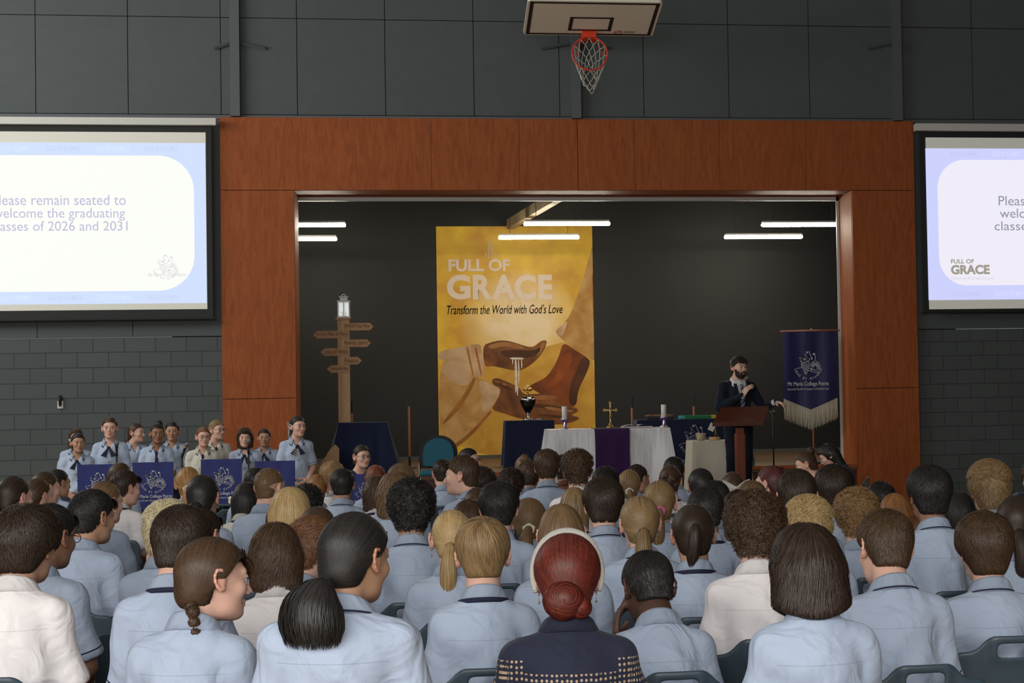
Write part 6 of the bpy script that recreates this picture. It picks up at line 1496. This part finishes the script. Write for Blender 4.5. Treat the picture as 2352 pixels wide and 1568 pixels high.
# ------------------------------------------------------------------ the audience
# (pixel x of the head, pixel y of the hair top, apparent head width, hair style, hair colour, skin, shirt, yaw, pitch, roll, label)
AUD = [
('L1',66,1160,160,'thick','darkbrown','tan','w',22,6,0,"student with thick dark brown hair in white shirt, nearest the left edge"),
('L2',118,1161,98,'crop','black','brown','b',30,4,0,"dark-haired student with glasses, half hidden behind the white shirt at left edge"),
('L3',180,1176,84,'longcurly','black','brown','b',35,4,0,"student with long curly black hair hanging over the back, left side"),
('L4',196,1146,84,'long','brown','fair','b',40,3,0,"student with smooth brown hair and glasses, just behind long curly black hair"),
('L5',216,1127,86,'crop','black','tan','b',38,3,0,"student with neat black hair, behind smooth brown hair on left side"),
('L6',245,1106,68,'lowpony','lightbrown','fair','b',40,3,0,"student with light brown tied hair and gold earring, left block"),
('L7',279,1100,52,'lowpony','brown','fair','b',42,3,0,"student with tied brown hair beside the earring wearer, left block"),
('L8',290,1082,56,'crop','darkbrown','fair','w',50,3,0,"student with dark brown hair and white shirt, before second blue banner"),
('L9',277,1062,50,'long','brown','fair','b',20,0,0,"student with brown hair, topmost head between the first two blue banners"),
('L10',25,1114,64,'crop','black','tan','b',10,3,0,"black-haired student low at the left edge of the hall"),
('L11',36,1095,68,'lowpony','darkbrown','fair','b',35,3,0,"dark brown-haired student second at left edge, ear just showing"),
('L12',90,1100,56,'lowpony','brown','fair','b',40,3,0,"student with sleek brown hair and rimlit ear, near left edge"),
('L13',107,1084,52,'lowpony','brown','fair','b',48,3,0,"brown-haired student with earring and profile cheek, near left edge"),
('L14',136,1078,44,'lowpony','black','tan','b',45,3,0,"black-haired student by the end of the choir, left edge group"),
('L15',388,1149,100,'spiky','platinum','fair','b',10,6,0,"student with spiky bleached blond hair, hand raised to face"),
('L16',420,1166,124,'crop','darkbrown','fair','b',15,8,0,"student with short dark brown hair whorl in front of bleached blond head"),
('L17',467,1172,72,'crop','darkbrown','fair','b',25,4,0,"dark-haired student mostly hidden between the whorl head and sleek black bun"),
('L18',468,1091,72,'lowbun','black','tan','b',12,2,0,"student with sleek black hair in a low knot, before third blue banner"),
('L19',431,1072,54,'pony','auburnblond','fair','b',-8,0,0,"student with ginger-blond ponytail and cream hair tie"),
('L20',494,1234,150,'braid','brown','fair','b',62,6,-4,"student with brown fringe and braid, face turned right in profile"),
('M0',566,1106,46,'long','black','tan','c',10,2,0,"student with a white flower in dark hair, cream shirt"),
('M1',588,1073,50,'buzz','black','brown','b',15,0,0,"student with cropped black hair right beside the white flower"),
('M2',622,1074,66,'buzz','lightbrown','fair','b',32,0,0,"student with short light brown buzz cut before fourth blue banner"),
('M3',668,1117,88,'long','blond','fair','b',5,3,0,"student with straight blond hair and dark roots"),
('M4',706,1114,54,'curly','black','tan','b',15,2,0,"student with curly black hair, hand raised, beside straight blond hair"),
('M5',727,1089,46,'pony','ginger','fair','b',-5,2,0,"student with ginger hair below the plywood cutout"),
('M6',764,1060,54,'crop','strawberry','fair','w',10,0,0,"student with strawberry blond hair and white shirt, left of floral top"),
('M7',786,1075,54,'buzz','black','tan','b',0,-2,0,"student with close-cropped black hair and both ears out, below floral top"),
('M8',861,1067,48,'long','red','fair','b',-10,0,0,"student with long copper red hair beside floral top"),
('M9',921,1066,58,'crop','lightbrown','fair','b',0,0,0,"light brown-haired student in front of dark blue draped stand"),
('M10',866,1091,54,'wavy','brown','fair','w',5,2,0,"student with wavy brown bob and white collar"),
('M11',910,1082,84,'wavy','lightbrown','fair','b',5,2,0,"student with wavy light brown hair beside curly black head"),
('M12',945,1103,100,'curly','black','tan','b',3,3,0,"student with curly black hair and crown whorl, in centre left"),
('M13',1015,1054,46,'buzz','darkbrown','fair','b',-8,0,0,"student with short dark brown hair below the teal chair"),
('M14',1058,1048,64,'crop','brown','fair','b',-68,0,0,"student with brown fringe in left profile below the teal chair"),
('M15',657,1153,90,'thick','brown','fair','b',-5,4,0,"student with tousled brown hair in front of straight blond hair"),
('M16',630,1200,66,'wavy','brown','fair','w',-10,6,0,"white-shirted student mostly hidden behind tousled brown hair"),
('M17',730,1164,82,'lowpony','brown','fair','b',5,4,0,"student with tied-back brown hair directly behind auburn crew cut"),
('M18',721,1187,96,'spiky','auburn','fair','b',48,4,0,"student with auburn crew cut, ear and cheek turned right"),
('M19',822,1178,158,'bigtail','black','tan','b',38,6,0,"student with big low black ponytail in front row"),
('R1',1108,1072,62,'crop','darkbrown','fair','b',8,0,0,"dark brown-haired student right of the profile boy, left ear showing"),
('R2',1098,1120,62,'lowpony','brown','fair','b',12,2,0,"student with pulled back brown hair, squeezed left of short black hair"),
('R3',1147,1108,88,'crop','black','fair','b',10,2,0,"student with short black hair in front of dark stage stand"),
('R4',1174,1076,50,'curly','darkbrown','tan','b',5,0,0,"dark curly-haired student between short black hair and stage cloth"),
('R5',1216,1060,52,'crop','brown','fair','b',12,8,0,"brown-haired student leaning left of the tall straight-backed student"),
('R6',1203,1048,42,'bun','lightbrown','fair','b',0,0,0,"student with sandy top bun below the dark blue stage table"),
('R7',1256,1032,58,'crop','brown','fair','b',4,-3,0,"tall student with brown hair and navy collar line before white altar"),
('R8',1326,1033,68,'curly','brown','fair','w',8,-2,0,"student with high curly brown hair and white collar before altar"),
('R8b',1294,1046,46,'curly','black','brown','n',0,0,0,"person with dark curly hair and brown top before altar"),
('R9',1390,1072,58,'crop','black','tan','b',0,0,0,"black-haired student under the purple altar runner"),
('R10',1385,1098,90,'crop','darkbrown','fair','b',3,2,0,"student with short dark hair and both pink ears, middle of crowd"),
('R11',1320,1118,66,'long','darkblond','fair','w',8,2,0,"student with straight dark blond hair and navy-striped white collar"),
('R12',1445,1079,54,'pony','darkblond','fair','b',8,0,0,"student with dark blond ponytail and white scrunchie"),
('R13',1467,1066,50,'lowbun','darkbrown','tan','b',48,0,0,"dark-haired student facing right beside the white scrunchie"),
('R14',1548,1048,50,'buzz','black','tan','b',8,0,0,"black-haired student below the right altar candle"),
('R15',1540,1069,54,'updo','brown','fair','w',12,2,0,"student with pinned-up brown curls and white shirt"),
('R16',1515,1104,76,'pony','darkblond','fair','b',10,0,0,"student with long dark blond ponytail and pink scrunchie"),
('R17',1468,1140,90,'pony','darkblond','fair','b',0,3,0,"student with streaked ponytail and hoop earrings, in front of pink scrunchie"),
('R18',1215,1144,80,'pony','lightbrown','fair','b',3,3,0,"student with smooth light brown ponytail and cream hair tie"),
('R19',1288,1157,100,'long','lightbrown','fair','b',0,3,0,"student with straight light brown hair directly behind white headband"),
('R20',1076,1150,44,'crop','brown','fair','b',0,4,0,"brown head glimpsed low between profile boy and blond ponytail"),
('R21',1038,1172,90,'pony','blond','fair','b',5,4,0,"student with long wavy golden ponytail and drop earring"),
('R22',1108,1187,122,'bowl','darkblond','fair','b',3,4,0,"student with dark blond bowl cut and navy collar band"),
('R23',1302,1226,152,'redbun','burgundyred','fair','lace',3,4,0,"adult with red hair, white headband and navy eyelet blouse"),
('R24',1608,1075,60,'sidebun','black','tan','b',-5,0,0,"student with black hair and low side bun"),
('R25',1643,1106,56,'crop','black','tan','b',10,2,0,"black head just behind the larger short black crop, near white bow"),
('R26',1620,1117,86,'buzz','black','brown','b',5,2,0,"student with short black crop and dark collar band, centre right"),
('R27',1680,1084,54,'bow','brown','fair','b',-5,0,0,"student with big white bow on brown ponytail"),
('R28',1766,1070,62,'lowbun','burgundy','fair','b',-48,2,0,"student with burgundy hair facing left"),
('R29',1726,1103,68,'wavy','lightbrown','fair','b',0,4,0,"student with sandy layered hair right of white bow"),
('R30',1696,1128,62,'crop','darkbrown','tan','b',0,4,0,"dark head hidden behind curly brown hair above white shirt"),
('R31',1830,1080,88,'crop','darkbrown','fair','b',8,2,0,"student with dark fade haircut and pink left ear, right side"),
('R32',1914,1067,86,'thick','darkbrown','fair','b',10,0,0,"student with dark brown hair under the right wooden pillar"),
('R33',1734,1132,132,'curly','brown','fair','w',6,3,0,"student with big curly brown hair and white shirt, right of centre"),
('R34',1856,1139,108,'spiky','blond','fair','b',8,6,0,"student with bright blond tousled hair"),
('R35',1968,1124,98,'curly','strawberry','fair','b',14,4,0,"student with curly strawberry blond hair, left ear showing"),
('R36',2022,1107,54,'crop','black','tan','b',0,0,0,"small black head before the foot of the right wooden pillar"),
('R37',2055,1132,72,'long','ginger','fair','b',5,3,0,"student with ginger-brown hair left of the tall black-haired student"),
('R38',1591,1159,100,'halfpony','darkbrown','tan','b',2,3,0,"student with shiny dark mullet tail down the neck"),
('R39',1848,1201,164,'bob','darkbrown','fair','b',0,5,0,"student with thick dark brown bob, front row right"),
('R40',2028,1176,122,'crop','brown','fair','b',-8,10,6,"student with brown short back and sides, head bowed left"),
('R41',1484,1268,122,'buzz','black','darkbrown','b',-14,14,0,"student with cropped black hair, head bowed, front row"),
('R42',2132,1070,104,'crop','black','brown','b',0,-2,0,"tall black-haired student with navy line under collar, right side"),
('R43',2200,1128,72,'long','black','tan','b',0,2,0,"black-haired student in the shade of the tall black-haired one"),
('R44',2270,1056,92,'spiky','darkblond','fair','g',0,-3,0,"tall student with tousled sandy blond hair near right edge"),
('R45',2258,1176,128,'thick','brown','fair','b',0,4,0,"student with short brown wavy top, front row at right edge"),
('R46',2334,1139,98,'pony','darkbrown','fair','b',10,3,0,"dark-haired student with black hair tie, cut by right edge"),
('R48',2376,1058,62,'crop','brown','fair','b',0,0,0,"student beyond the right edge, only a pale blue shoulder in view"),
]
WR = dict(crop=.180, buzz=.171, thick=.197, curly=.203, spiky=.190, pony=.171, lowpony=.171, lowbun=.171, bun=.168, sidebun=.173, updo=.178, long=.189, longcurly=.20, wavy=.198, bob=.222, bowl=.187, braid=.205, bigtail=.206, redbun=.196, bow=.173, halfpony=.180)
HW = dict(crop=.168, buzz=.156, thick=.182, curly=.198, spiky=.170, pony=.163, lowpony=.163, lowbun=.163, bun=.163, sidebun=.163, updo=.165, long=.176, longcurly=.19, wavy=.186, bob=.210, bowl=.178, braid=.176, bigtail=.176, redbun=.172, bow=.163, halfpony=.163)
HTOP = dict(crop=.131, buzz=.125, thick=.141, curly=.151, spiky=.142, bob=.138, wavy=.136, long=.131, longcurly=.135, bowl=.136, redbun=.131, braid=.131, bigtail=.131)
MALE = {'crop', 'buzz', 'thick', 'curly', 'spiky', 'bowl', 'halfpony'}
P_ = []
for rec in AUD:
    i, px, pt, wp, st, hc, sk, sh, yw, pi, ro, lab = rec
    Y = FPX*WR[st]/wp; zt = Z(px, pt, Y); d1 = float(at(px, pt, 1.0)[2])-1.68
    if zt > 1.37: Y = (1.37-1.68)/d1
    if zt < 1.19: Y = (1.19-1.68)/d1
    P_.append([X(px, pt, Y), Y, rec])
# people in neighbouring rows must not share a seat: nudge them along their line of sight
def ok_gap(a, b):
    dx, dy = abs(a[0]-b[0]), abs(a[1]-b[1]); return dx/.43, dy/.60
for it in range(400):
    mv = False
    for a in range(len(P_)):
        for b in range(a):
            p, q = P_[a], P_[b]; gx, gy = ok_gap(p, q)
            if gx < 1 and gy < 1:
                n, f = (p, q) if p[1] < q[1] else (q, p); s = .015
                for t, sg in ((n, -1), (f, 1)):
                    y2 = t[1]+sg*s; k = y2/t[1]
                    if y2 < 4.5: continue
                    t[1] = y2; t[0] *= k
                mv = True
    if not mv: break
SPEC = {  # id: extra options
 'L2': dict(glasses=True), 'L4': dict(glasses=True), 'L6': dict(earring='hoop'), 'L13': dict(earring='hoop'), 'L18': dict(earring='hoop', trim=True), 'L19': dict(tie='cream'), 'L20': dict(face=True, lean=4), 'M14': dict(face=True, trim=True), 'M19': dict(trim=True, bw=1.12, tie='black'),
 'R7': dict(trim=True), 'R12': dict(tie='white'), 'R13': dict(face=True), 'R15': dict(band=True), 'R16': dict(tie='pink', earring='hoop'), 'R17': dict(earring='hoop', trim=True, tie='brown'), 'R18': dict(tie='cream', earring='hoop'), 'R11': dict(band=True), 'R21': dict(tie='brown', earring='drop'), 'R22': dict(band=True), 'R23': dict(earring='drop', bw=1.02),
 'R26': dict(band=True), 'R38': dict(band=True), 'R40': dict(trim=True), 'R42': dict(trim=True), 'R45': dict(trim=True), 'R46': dict(tie='black'), 'L16': dict(band=True), 'M7': dict(trim=True), 'M12': dict(trim=True), 'M18': dict(trim=True), 'R10': dict(trim=True), 'R31': dict(trim=True), 'R32': dict(trim=True), 'L7': dict(trim=True), 'M10': dict(band=True), 'M0': dict(band=True), 'R28': dict(trim=True, face=True), 'L8': dict(band=True), 'M5': dict(tie='black'), 'R33': {}, 'R41': dict(lean=10), 'R40': dict(lean=6, trim=True), 'R43': {}, 'R5': dict(lean=4)}
FACE_L = dict(SEAT); FACE_L.update(elL=(-.185, .17, .77), wrL=(-.105, .125, 1.00), hdL=((.10, -.12, 1), (.9, -.2, 0)))
FACE_R = dict(SEAT); FACE_R.update(elR=(.195, .17, .80), wrR=(.125, .12, 1.02), hdR=((-.05, -.10, 1), (-.9, -.2, 0)))
CHL = {'L16': 'plastic chair under the student with short dark whorled hair before the bleached blond head'}
HEADS = {}
P_.sort(key=lambda t: t[1])
for n, (x, Y, rec) in enumerate(P_):
    i, px, pt, wp, st, hc, sk, sh, yw, pi, ro, lab = rec
    zt = Z(px, pt, Y); sp = dict(SPEC.get(i, {})); lean = sp.pop('lean', 2)
    # hair scale so that the head keeps its width in the photo after the seat was settled
    want = wp*Y/FPX; prof = abs(math.sin(math.radians(yw))); base_w = HW[st]*(1-prof)+.205*prof
    k = float(np.clip(want/base_w, .94, 1.10)); hs = (k, 1+(k-1)*.5, 1+(k-1)*.5)
    hm0 = head_matrix(SEAT, yw, pi, ro, lean, 0); ht = HTOP.get(st, .126)
    topz = hm0.translation.z+ht*hs[2]-.012*abs(math.sin(math.radians(pi)))
    dz = float(np.clip(zt-topz, -.14, .14)); resid_z = zt-topz-dz
    rz = math.radians(float(rng.normal(0, 2.0))) - math.radians(yw*.22)
    yaw2 = yw*.78
    hx = hm0.translation; c, s = math.cos(rz), math.sin(rz)
    lx, ly = x-(hx.x*c-hx.y*s), Y-(hx.x*s+hx.y*c)
    near = Y < 9.5; sex = 'm' if st in MALE else 'f'
    if 'bw' not in sp: sp['bw'] = (.91 if sex == 'm' else .90)+.07*float(rng.random())
    pose, key = (FACE_L, 'seatL') if i in ('L15', 'R41') else ((FACE_R, 'seatR') if i == 'M4' else (SEAT, 'seat'))
    r, HM = person((lx, ly, 0), rz, lab, 'seated audience', pose=pose, key=key, sex=sex, style=st, hair=hc, skin=sk, shirt=sh, yaw=yaw2, pitch=pi, roll=ro, lean=lean, dz=dz, seed=n+1, q=near, hq=1.35 if Y < 6.6 else (1.0 if near else .6), hs=hs, **sp)
    HEADS[i] = (r, HM)
    chair(lx, ly-.015, rz, CHL.get(i, 'plastic chair under the '+lab.split(',')[0]), 'plastic audience chairs')
def on_head(i, name, mb, m, smooth=True):
    r, HM = HEADS[i]; o = mb.build(name, m, r, smooth); o.matrix_basis = HM; return o
# white fluffy headband, bow, flower, clip
M_FLUFF = mat('white_fluffy_band', (.70, .68, .62), .95, noise=.08, nscale=200, bump=.9, bscale=420)
on_head('R23', 'headband', MB().tube([(.099*math.cos(a), -.004+.03*math.sin(a)-.012, .018+.122*math.sin(a)) for a in np.linspace(-.40, math.pi+.40, 41)], [.007+.009*min(1, 3*min(k/40, 1-k/40)) for k in range(41)], 10), M_FLUFF)
M_BOW = mat('white_ribbon', (.74, .72, .66), .6, noise=.04, nscale=30, bump=.2, bscale=30)
b = MB()
for s in (-1, 1):
    b.grid(lambda u, v, s=s: (-.01+s*(.006+.095*u), -.128-.012*math.sin(u*3.1)*(1 if v < .5 else -1)-.01, .012+(v-.5)*(.024+.085*u)+.030*u-(.02*u*u)), 8, 6)
    b.grid(lambda u, v, s=s: (-.01+s*(.006+.030*u+.022*v), -.136-.006*math.sin(u*4), .010-.135*u), 8, 4)
b.sphere((-.01, -.134, .012), (.014, .012, .016)); on_head('R27', 'hair_bow', b, M_BOW)
b = MB()
for k in range(5):
    a = k*1.2566; b.sphere((-.092+.018*math.cos(a), -.010, .004+.018*math.sin(a)), (.016, .008, .016), 10, 8)
on_head('M0', 'frangipani_flower', b, mat('cream_petal', (.80, .76, .60), .6, noise=.08, nscale=40))
# ------------------------------------------------------------------ choir, staff and the speaker
def place(px, pt, Y, label, group, pose=SEAT, key='seat', style='crop', rz=0.0, base=0.0, yaw=0, pitch=0, roll=0, lean=0, stand=False, **kw):
    """stand or seat a person so that the top of the hair is seen at pixel (px, pt) at depth Y"""
    zt = Z(px, pt, Y)-base; x = X(px, pt, Y); ht = HTOP.get(style, .126)
    hm = head_matrix(pose, yaw, pitch, roll, lean, 0); tz = hm.translation.z+ht
    scale, dz = (zt/tz, 0.0) if stand else (1.0, float(np.clip(zt-tz, -.16, .16)))
    hx = hm.translation*scale; c, s = math.cos(rz), math.sin(rz)
    return person((x-(hx.x*c-hx.y*s), Y-(hx.x*s+hx.y*c), base), rz, label, group, pose=pose, key=key, style=style, yaw=yaw, pitch=pitch, roll=roll, lean=lean, dz=dz, scale=scale, **kw)
def necktie(root, kind, m=None):
    mb = MB(); m = m or M_NAVY
    if kind == 'bow':
        mb.sphere((0, .098, 1.262), (.020, .012, .016), 10, 8)
        for s in (-1, 1):
            mb.grid(lambda u, v, s=s: (s*(.004+.052*u)+(v-.5)*(.018+.040*u)*1.0, .100+.020*min(1, u*1.6)+.002*math.sin(v*3), 1.262-.098*u+(v-.5)*s*.020*u), 6, 4)
    else:
        mb.sphere((0, .098, 1.262), (.016, .012, .015), 10, 8)
        mb.grid(lambda u, v: ((v-.5)*(.026+.030*u), [.102, .119, .121, .116, .112][min(4, int(u*4.99))]+.004*math.sin(v*3.14), 1.258-.25*u), 10, 4)
    return mb.build('tie', m, root, True)
CH = [  # px, top, Y, style, hair, skin, shirt, yaw in the photo, tie, extras, label
 (174, 982, 20.2, 'long', 'brown', 'fair', 'b', 15, None, {}, 'choir singer mostly hidden behind the singer with teal hair clip'),
 (179, 994, 18.95, 'lowpony', 'black', 'tan', 'b', 22, 'bow', dict(clip=1), 'choir singer with black ponytail, teal hair clip and dark tie at far left'),
 (252, 958, 19.4, 'lowbun', 'brown', 'fair', 'b', 6, 'bow', {}, 'tallest choir singer at left, hair slicked back, black neck bow'),
 (313, 971, 20.4, 'lowpony', 'brown', 'fair', 'b', 66, None, {}, 'choir singer in right profile with brown ponytail against the block wall'),
 (361, 972, 19.35, 'topknot', 'black', 'brown', 'b', 16, 'long', {}, 'choir singer with black topknot and long dark tie'),
 (395, 968, 20.4, 'lowbun', 'black', 'tan', 'b', 6, None, {}, 'black-haired choir singer behind the topknot singer'),
 (467, 980, 19.0, 'lowbun', 'auburn', 'fair', 'c', 18, 'long', dict(glasses=True), 'choir singer in cream shirt with tied reddish hair and glasses'),
 (498, 964, 20.0, 'lowbun', 'darkblond', 'fair', 'c', 48, 'long', dict(glasses=True), 'blond choir singer in cream shirt and glasses, beside wooden frame'),
 (562, 981, 19.3, 'wavy', 'brown', 'fair', 'b', 4, 'bow', {}, 'choir singer with chin-length brown hair at the red-banded microphone'),
 (607, 984, 20.2, 'lowbun', 'darkbrown', 'tan', 'b', 4, 'bow', {}, 'choir singer with tied dark hair before the wooden frame'),
 (684, 955, 19.2, 'pony', 'black', 'fair', 'b', 34, 'bow', dict(ribbon=1), 'tall choir singer with black ponytail, white ribbon and striped bow tie'),
]
for n, (px, pt, Y, st, hc, sk, sh, yw, tie, ex, lab) in enumerate(CH):
    rz = math.pi + math.radians(yw*.35)
    r, HM = place(px, pt, Y, lab, 'choir singers standing by the wall', pose=STAND, key='stand', style=st, rz=rz, yaw=-yw*.65, stand=True, hair=hc, skin=sk, shirt=sh, seed=40+n, q=True, hq=1.0, face=True, trim=True, sex='f', glasses=ex.get('glasses', False), tie='black' if st == 'pony' else None)
    tk = necktie(r, tie) if tie else None
    bt = MB()
    for k in range(3): bt.sphere((0, .112-.004*k, 1.10-.075*k), (.006, .004, .006), 8, 6)
    bt.build('buttons', M_NAVY, [c_ for c_ in r.children if c_.name.startswith('shirt')][0], True)
    if ex.get('clip'):
        o = MB().box((.080, -.03, .035), (.03, .05, .035), Matrix.Rotation(.5, 3, 'X'), .008).build('hair_clip', mat('teal_clip', (.18, .52, .46), .4, noise=.1, nscale=40), r); o.matrix_basis = HM
    if ex.get('ribbon'):
        b = MB()
        for s in (-1, 1): b.grid(lambda u, v, s=s: (s*(.005+.06*u), -.135-.01*math.sin(u*3), .02+(v-.5)*(.02+.05*u)+.02*u), 6, 4)
        b.grid(lambda u, v: (.03+.02*v, -.14, .01-.14*u), 6, 3); o = b.build('hair_ribbon', M_BOW, r, True); o.matrix_basis = HM
        for k in range(3):
            MB().box((.034+.008*k-.012, .124, 1.222-.024*k), (.040, .004, .011), Matrix.Rotation(-.55, 3, 'Y')).build('tie_stripe', mat('gold_stripe', (.55, .45, .22), .5, noise=.1, nscale=40) if k == 0 else bpy.data.materials['gold_stripe'], tk)
# staff seated near the stage
r, HM = place(831, 1022, 17.6, 'woman with glasses in dark floral top, seated before the navy draped stand', 'staff', style='lowbun', hair='darkbrown', skin='fair', shirt='floral', collar=False, rz=math.pi+.15, yaw=-22, sex='f', bw=1.12, seed=61, face=True, glasses=True, earring='drop', q=True)
tag(r, group=''); del r['group']; chair(r.location.x, r.location.y, math.pi+.15, 'plastic chair under the woman in dark floral top', 'plastic audience chairs')
r, HM = place(1078, 1029, 16.6, 'dark-haired woman with black glasses in right profile below the poster', None, style='lowbun', hair='black', skin='fair', shirt='k', collar=False, rz=math.pi+.9, yaw=-18, sex='f', seed=62, face=True, glasses=True)
chair(r.location.x, r.location.y, math.pi+.9, 'plastic chair under the dark-haired woman in black glasses', 'plastic audience chairs')
r, HM = place(1850, 1037, 15.4, 'woman in pink top with brown top bun, in left profile near right pillar', None, style='bun', hair='brown', skin='fair', shirt='p', collar=False, rz=math.radians(68), yaw=-6, pitch=12, lean=6, sex='f', seed=63, face=True, earring='drop')
chair(r.location.x, r.location.y, math.radians(68), 'plastic chair under the woman in pink top', 'plastic audience chairs')
r, HM = place(1903, 1018, 17.0, 'woman with long black hair looking down, beside right wooden pillar', None, style='long', hair='black', skin='fair', shirt='k', collar=False, rz=math.radians(80), yaw=0, pitch=26, lean=6, sex='f', seed=64, face=True)
chair(r.location.x, r.location.y, math.radians(80), 'plastic chair under the woman with long black hair', 'plastic audience chairs')
# the speaker
MAN = dict(STAND); MAN.update(sh=(.158, -.02, 1.268), elR=(.235, .055, 1.03), wrR=(.035, .245, 1.165), hdR=((-.42, .25, .87), (-.75, -.35, -.25)), elL=(-.262, .06, 1.02), wrL=(-.335, .270, 1.085), hdL=((-.45, .80, -.25), (.1, 0, -1)), curl=.55)
r, HM = place(1697, 818, 20.75, 'bearded man in navy suit and striped tie, speaking at the lectern', None, pose=MAN, key='man', style='crop', rz=math.pi+math.radians(12), base=ZD, yaw=-10, stand=True, hair='beard', skin='fair', shirt='suit', sleeve='long', collar=True, sex='m', seed=70, face=True, bottoms='trousers', bw=1.06)
for ch in r.children:
    if ch.name.startswith('trousers'): ch.material_slots[0].material = SHM['suit']
def beard(root, HM):
    f = Fld(axis((-.085, .085, .005)), axis((-.03, .125, .005)), axis((-.135, .02, .005)))
    f.ell((0, .030, -.030), (.069, .066, .080), .03); f.ell((0, .064, -.092), (.034, .034, .032), .025); f.ell((0, .030, -.080), (.056, .052, .036), .025)
    P = f.full(); x, y, z = np.abs(P[..., 0]), P[..., 1], P[..., 2]
    cut = z-np.interp(x, [0, .028, .046, .056, .062, .08], [-.0735, -.074, -.040, -.010, .012, .02]); f.F = smax(f.F, cut.astype(np.float32), .006)
    f.F = smax(f.F, (.004-y).astype(np.float32), .006)
    for s in (-1, 1): f.cap((0, .106, -.044), (s*.028, .094, -.056), .0055, .006, .008); f.cap((s*.028, .094, -.056), (s*.032, .084, -.075), .006, .008, .01)
    V, Q = f.mesh(); me = np_mesh('beard', V, orient(V, Q)); me.polygons.foreach_set('use_smooth', np.ones(len(Q), dtype=bool)); part('beard', me, HRM['beard'], root, HM)
beard(r, HM)
mb = MB(); mb.grid(lambda u, v: ((v-.5)*(.135-.105*u), [.066, .084, .100, .112, .120, .125, .127, .127, .127, .126][int(u*9.001)]-.012*abs(2*v-1), 1.335-.278*u), 9, 6); mb.build('dress_shirt', SHM['w'], r, True)
m = bpy.data.materials.new('striped_tie'); m.use_nodes = True; nt = m.node_tree; tc = nt.nodes.new('ShaderNodeTexCoord'); mp = nt.nodes.new('ShaderNodeMapping'); mp.inputs['Rotation'].default_value = (0, .75, 0); wv = nt.nodes.new('ShaderNodeTexWave'); wv.inputs['Scale'].default_value = 8.5; wv.bands_direction = 'X'
cr = nt.nodes.new('ShaderNodeValToRGB'); cr.color_ramp.interpolation = 'CONSTANT'; e = cr.color_ramp.elements; e[0].color = (.012, .018, .06, 1); e[1].position = .5; e[1].color = (.55, .58, .60, 1); q = e.new(.72); q.color = (.14, .26, .42, 1)
nt.links.new(tc.outputs['Object'], mp.inputs[0]); nt.links.new(mp.outputs[0], wv.inputs[0]); nt.links.new(wv.outputs['Fac'], cr.inputs[0]); nt.links.new(cr.outputs[0], nt.nodes['Principled BSDF'].inputs['Base Color']); nt.nodes['Principled BSDF'].inputs['Roughness'].default_value = .5
mb = MB(); mb.grid(lambda u, v: ((v-.5)*(.030+.030*u), .116+.020*math.sin(min(1, u*1.5)*1.57)+.004*math.sin(v*3.14), 1.275-.30*u), 14, 4); mb.sphere((0, .112, 1.275), (.020, .014, .018), 10, 8); mb.build('tie', m, r, True)
lp = MB()
for s in (-1, 1): lp.grid(lambda u, v, s=s: (s*(.062-.048*u+.045*v*(1-u)*(.4+u)*1.6), .108+.023*math.sin(min(1, u*1.5)*1.57)+.004-.020*v, 1.300-.255*u), 10, 4)
lp.build('lapels', SHM['suit'], r, True)
for s, el, wr in ((1, 'elR', 'wrR'), (-1, 'elL', 'wrL')):
    a, b = np.array(MAN[el]), np.array(MAN[wr]); d = (b-a)/np.linalg.norm(b-a); MB().tube([tuple(b-d*.035), tuple(b-d*.002)], [.034, .033], 14).build('shirt_cuff', SHM['w'], r, True)
# empty seats that show between the heads
for px, pt, lab in ((520, 1152, 'empty dark plastic chair right of the sleek black low knot, front one'), (541, 1163, 'empty dark plastic chair right of the sleek black low knot, nearer one'), (2215, 1128, 'empty dark plastic chair left of the tall sandy blond student'), (2330, 1124, 'empty dark plastic chair right of the tall sandy blond student')):
    d1 = float(at(px, pt, 1.0)[2])-1.68; Y = (.855-1.68)/d1; chair(X(px, pt, Y), Y, 0, lab, 'plastic audience chairs')
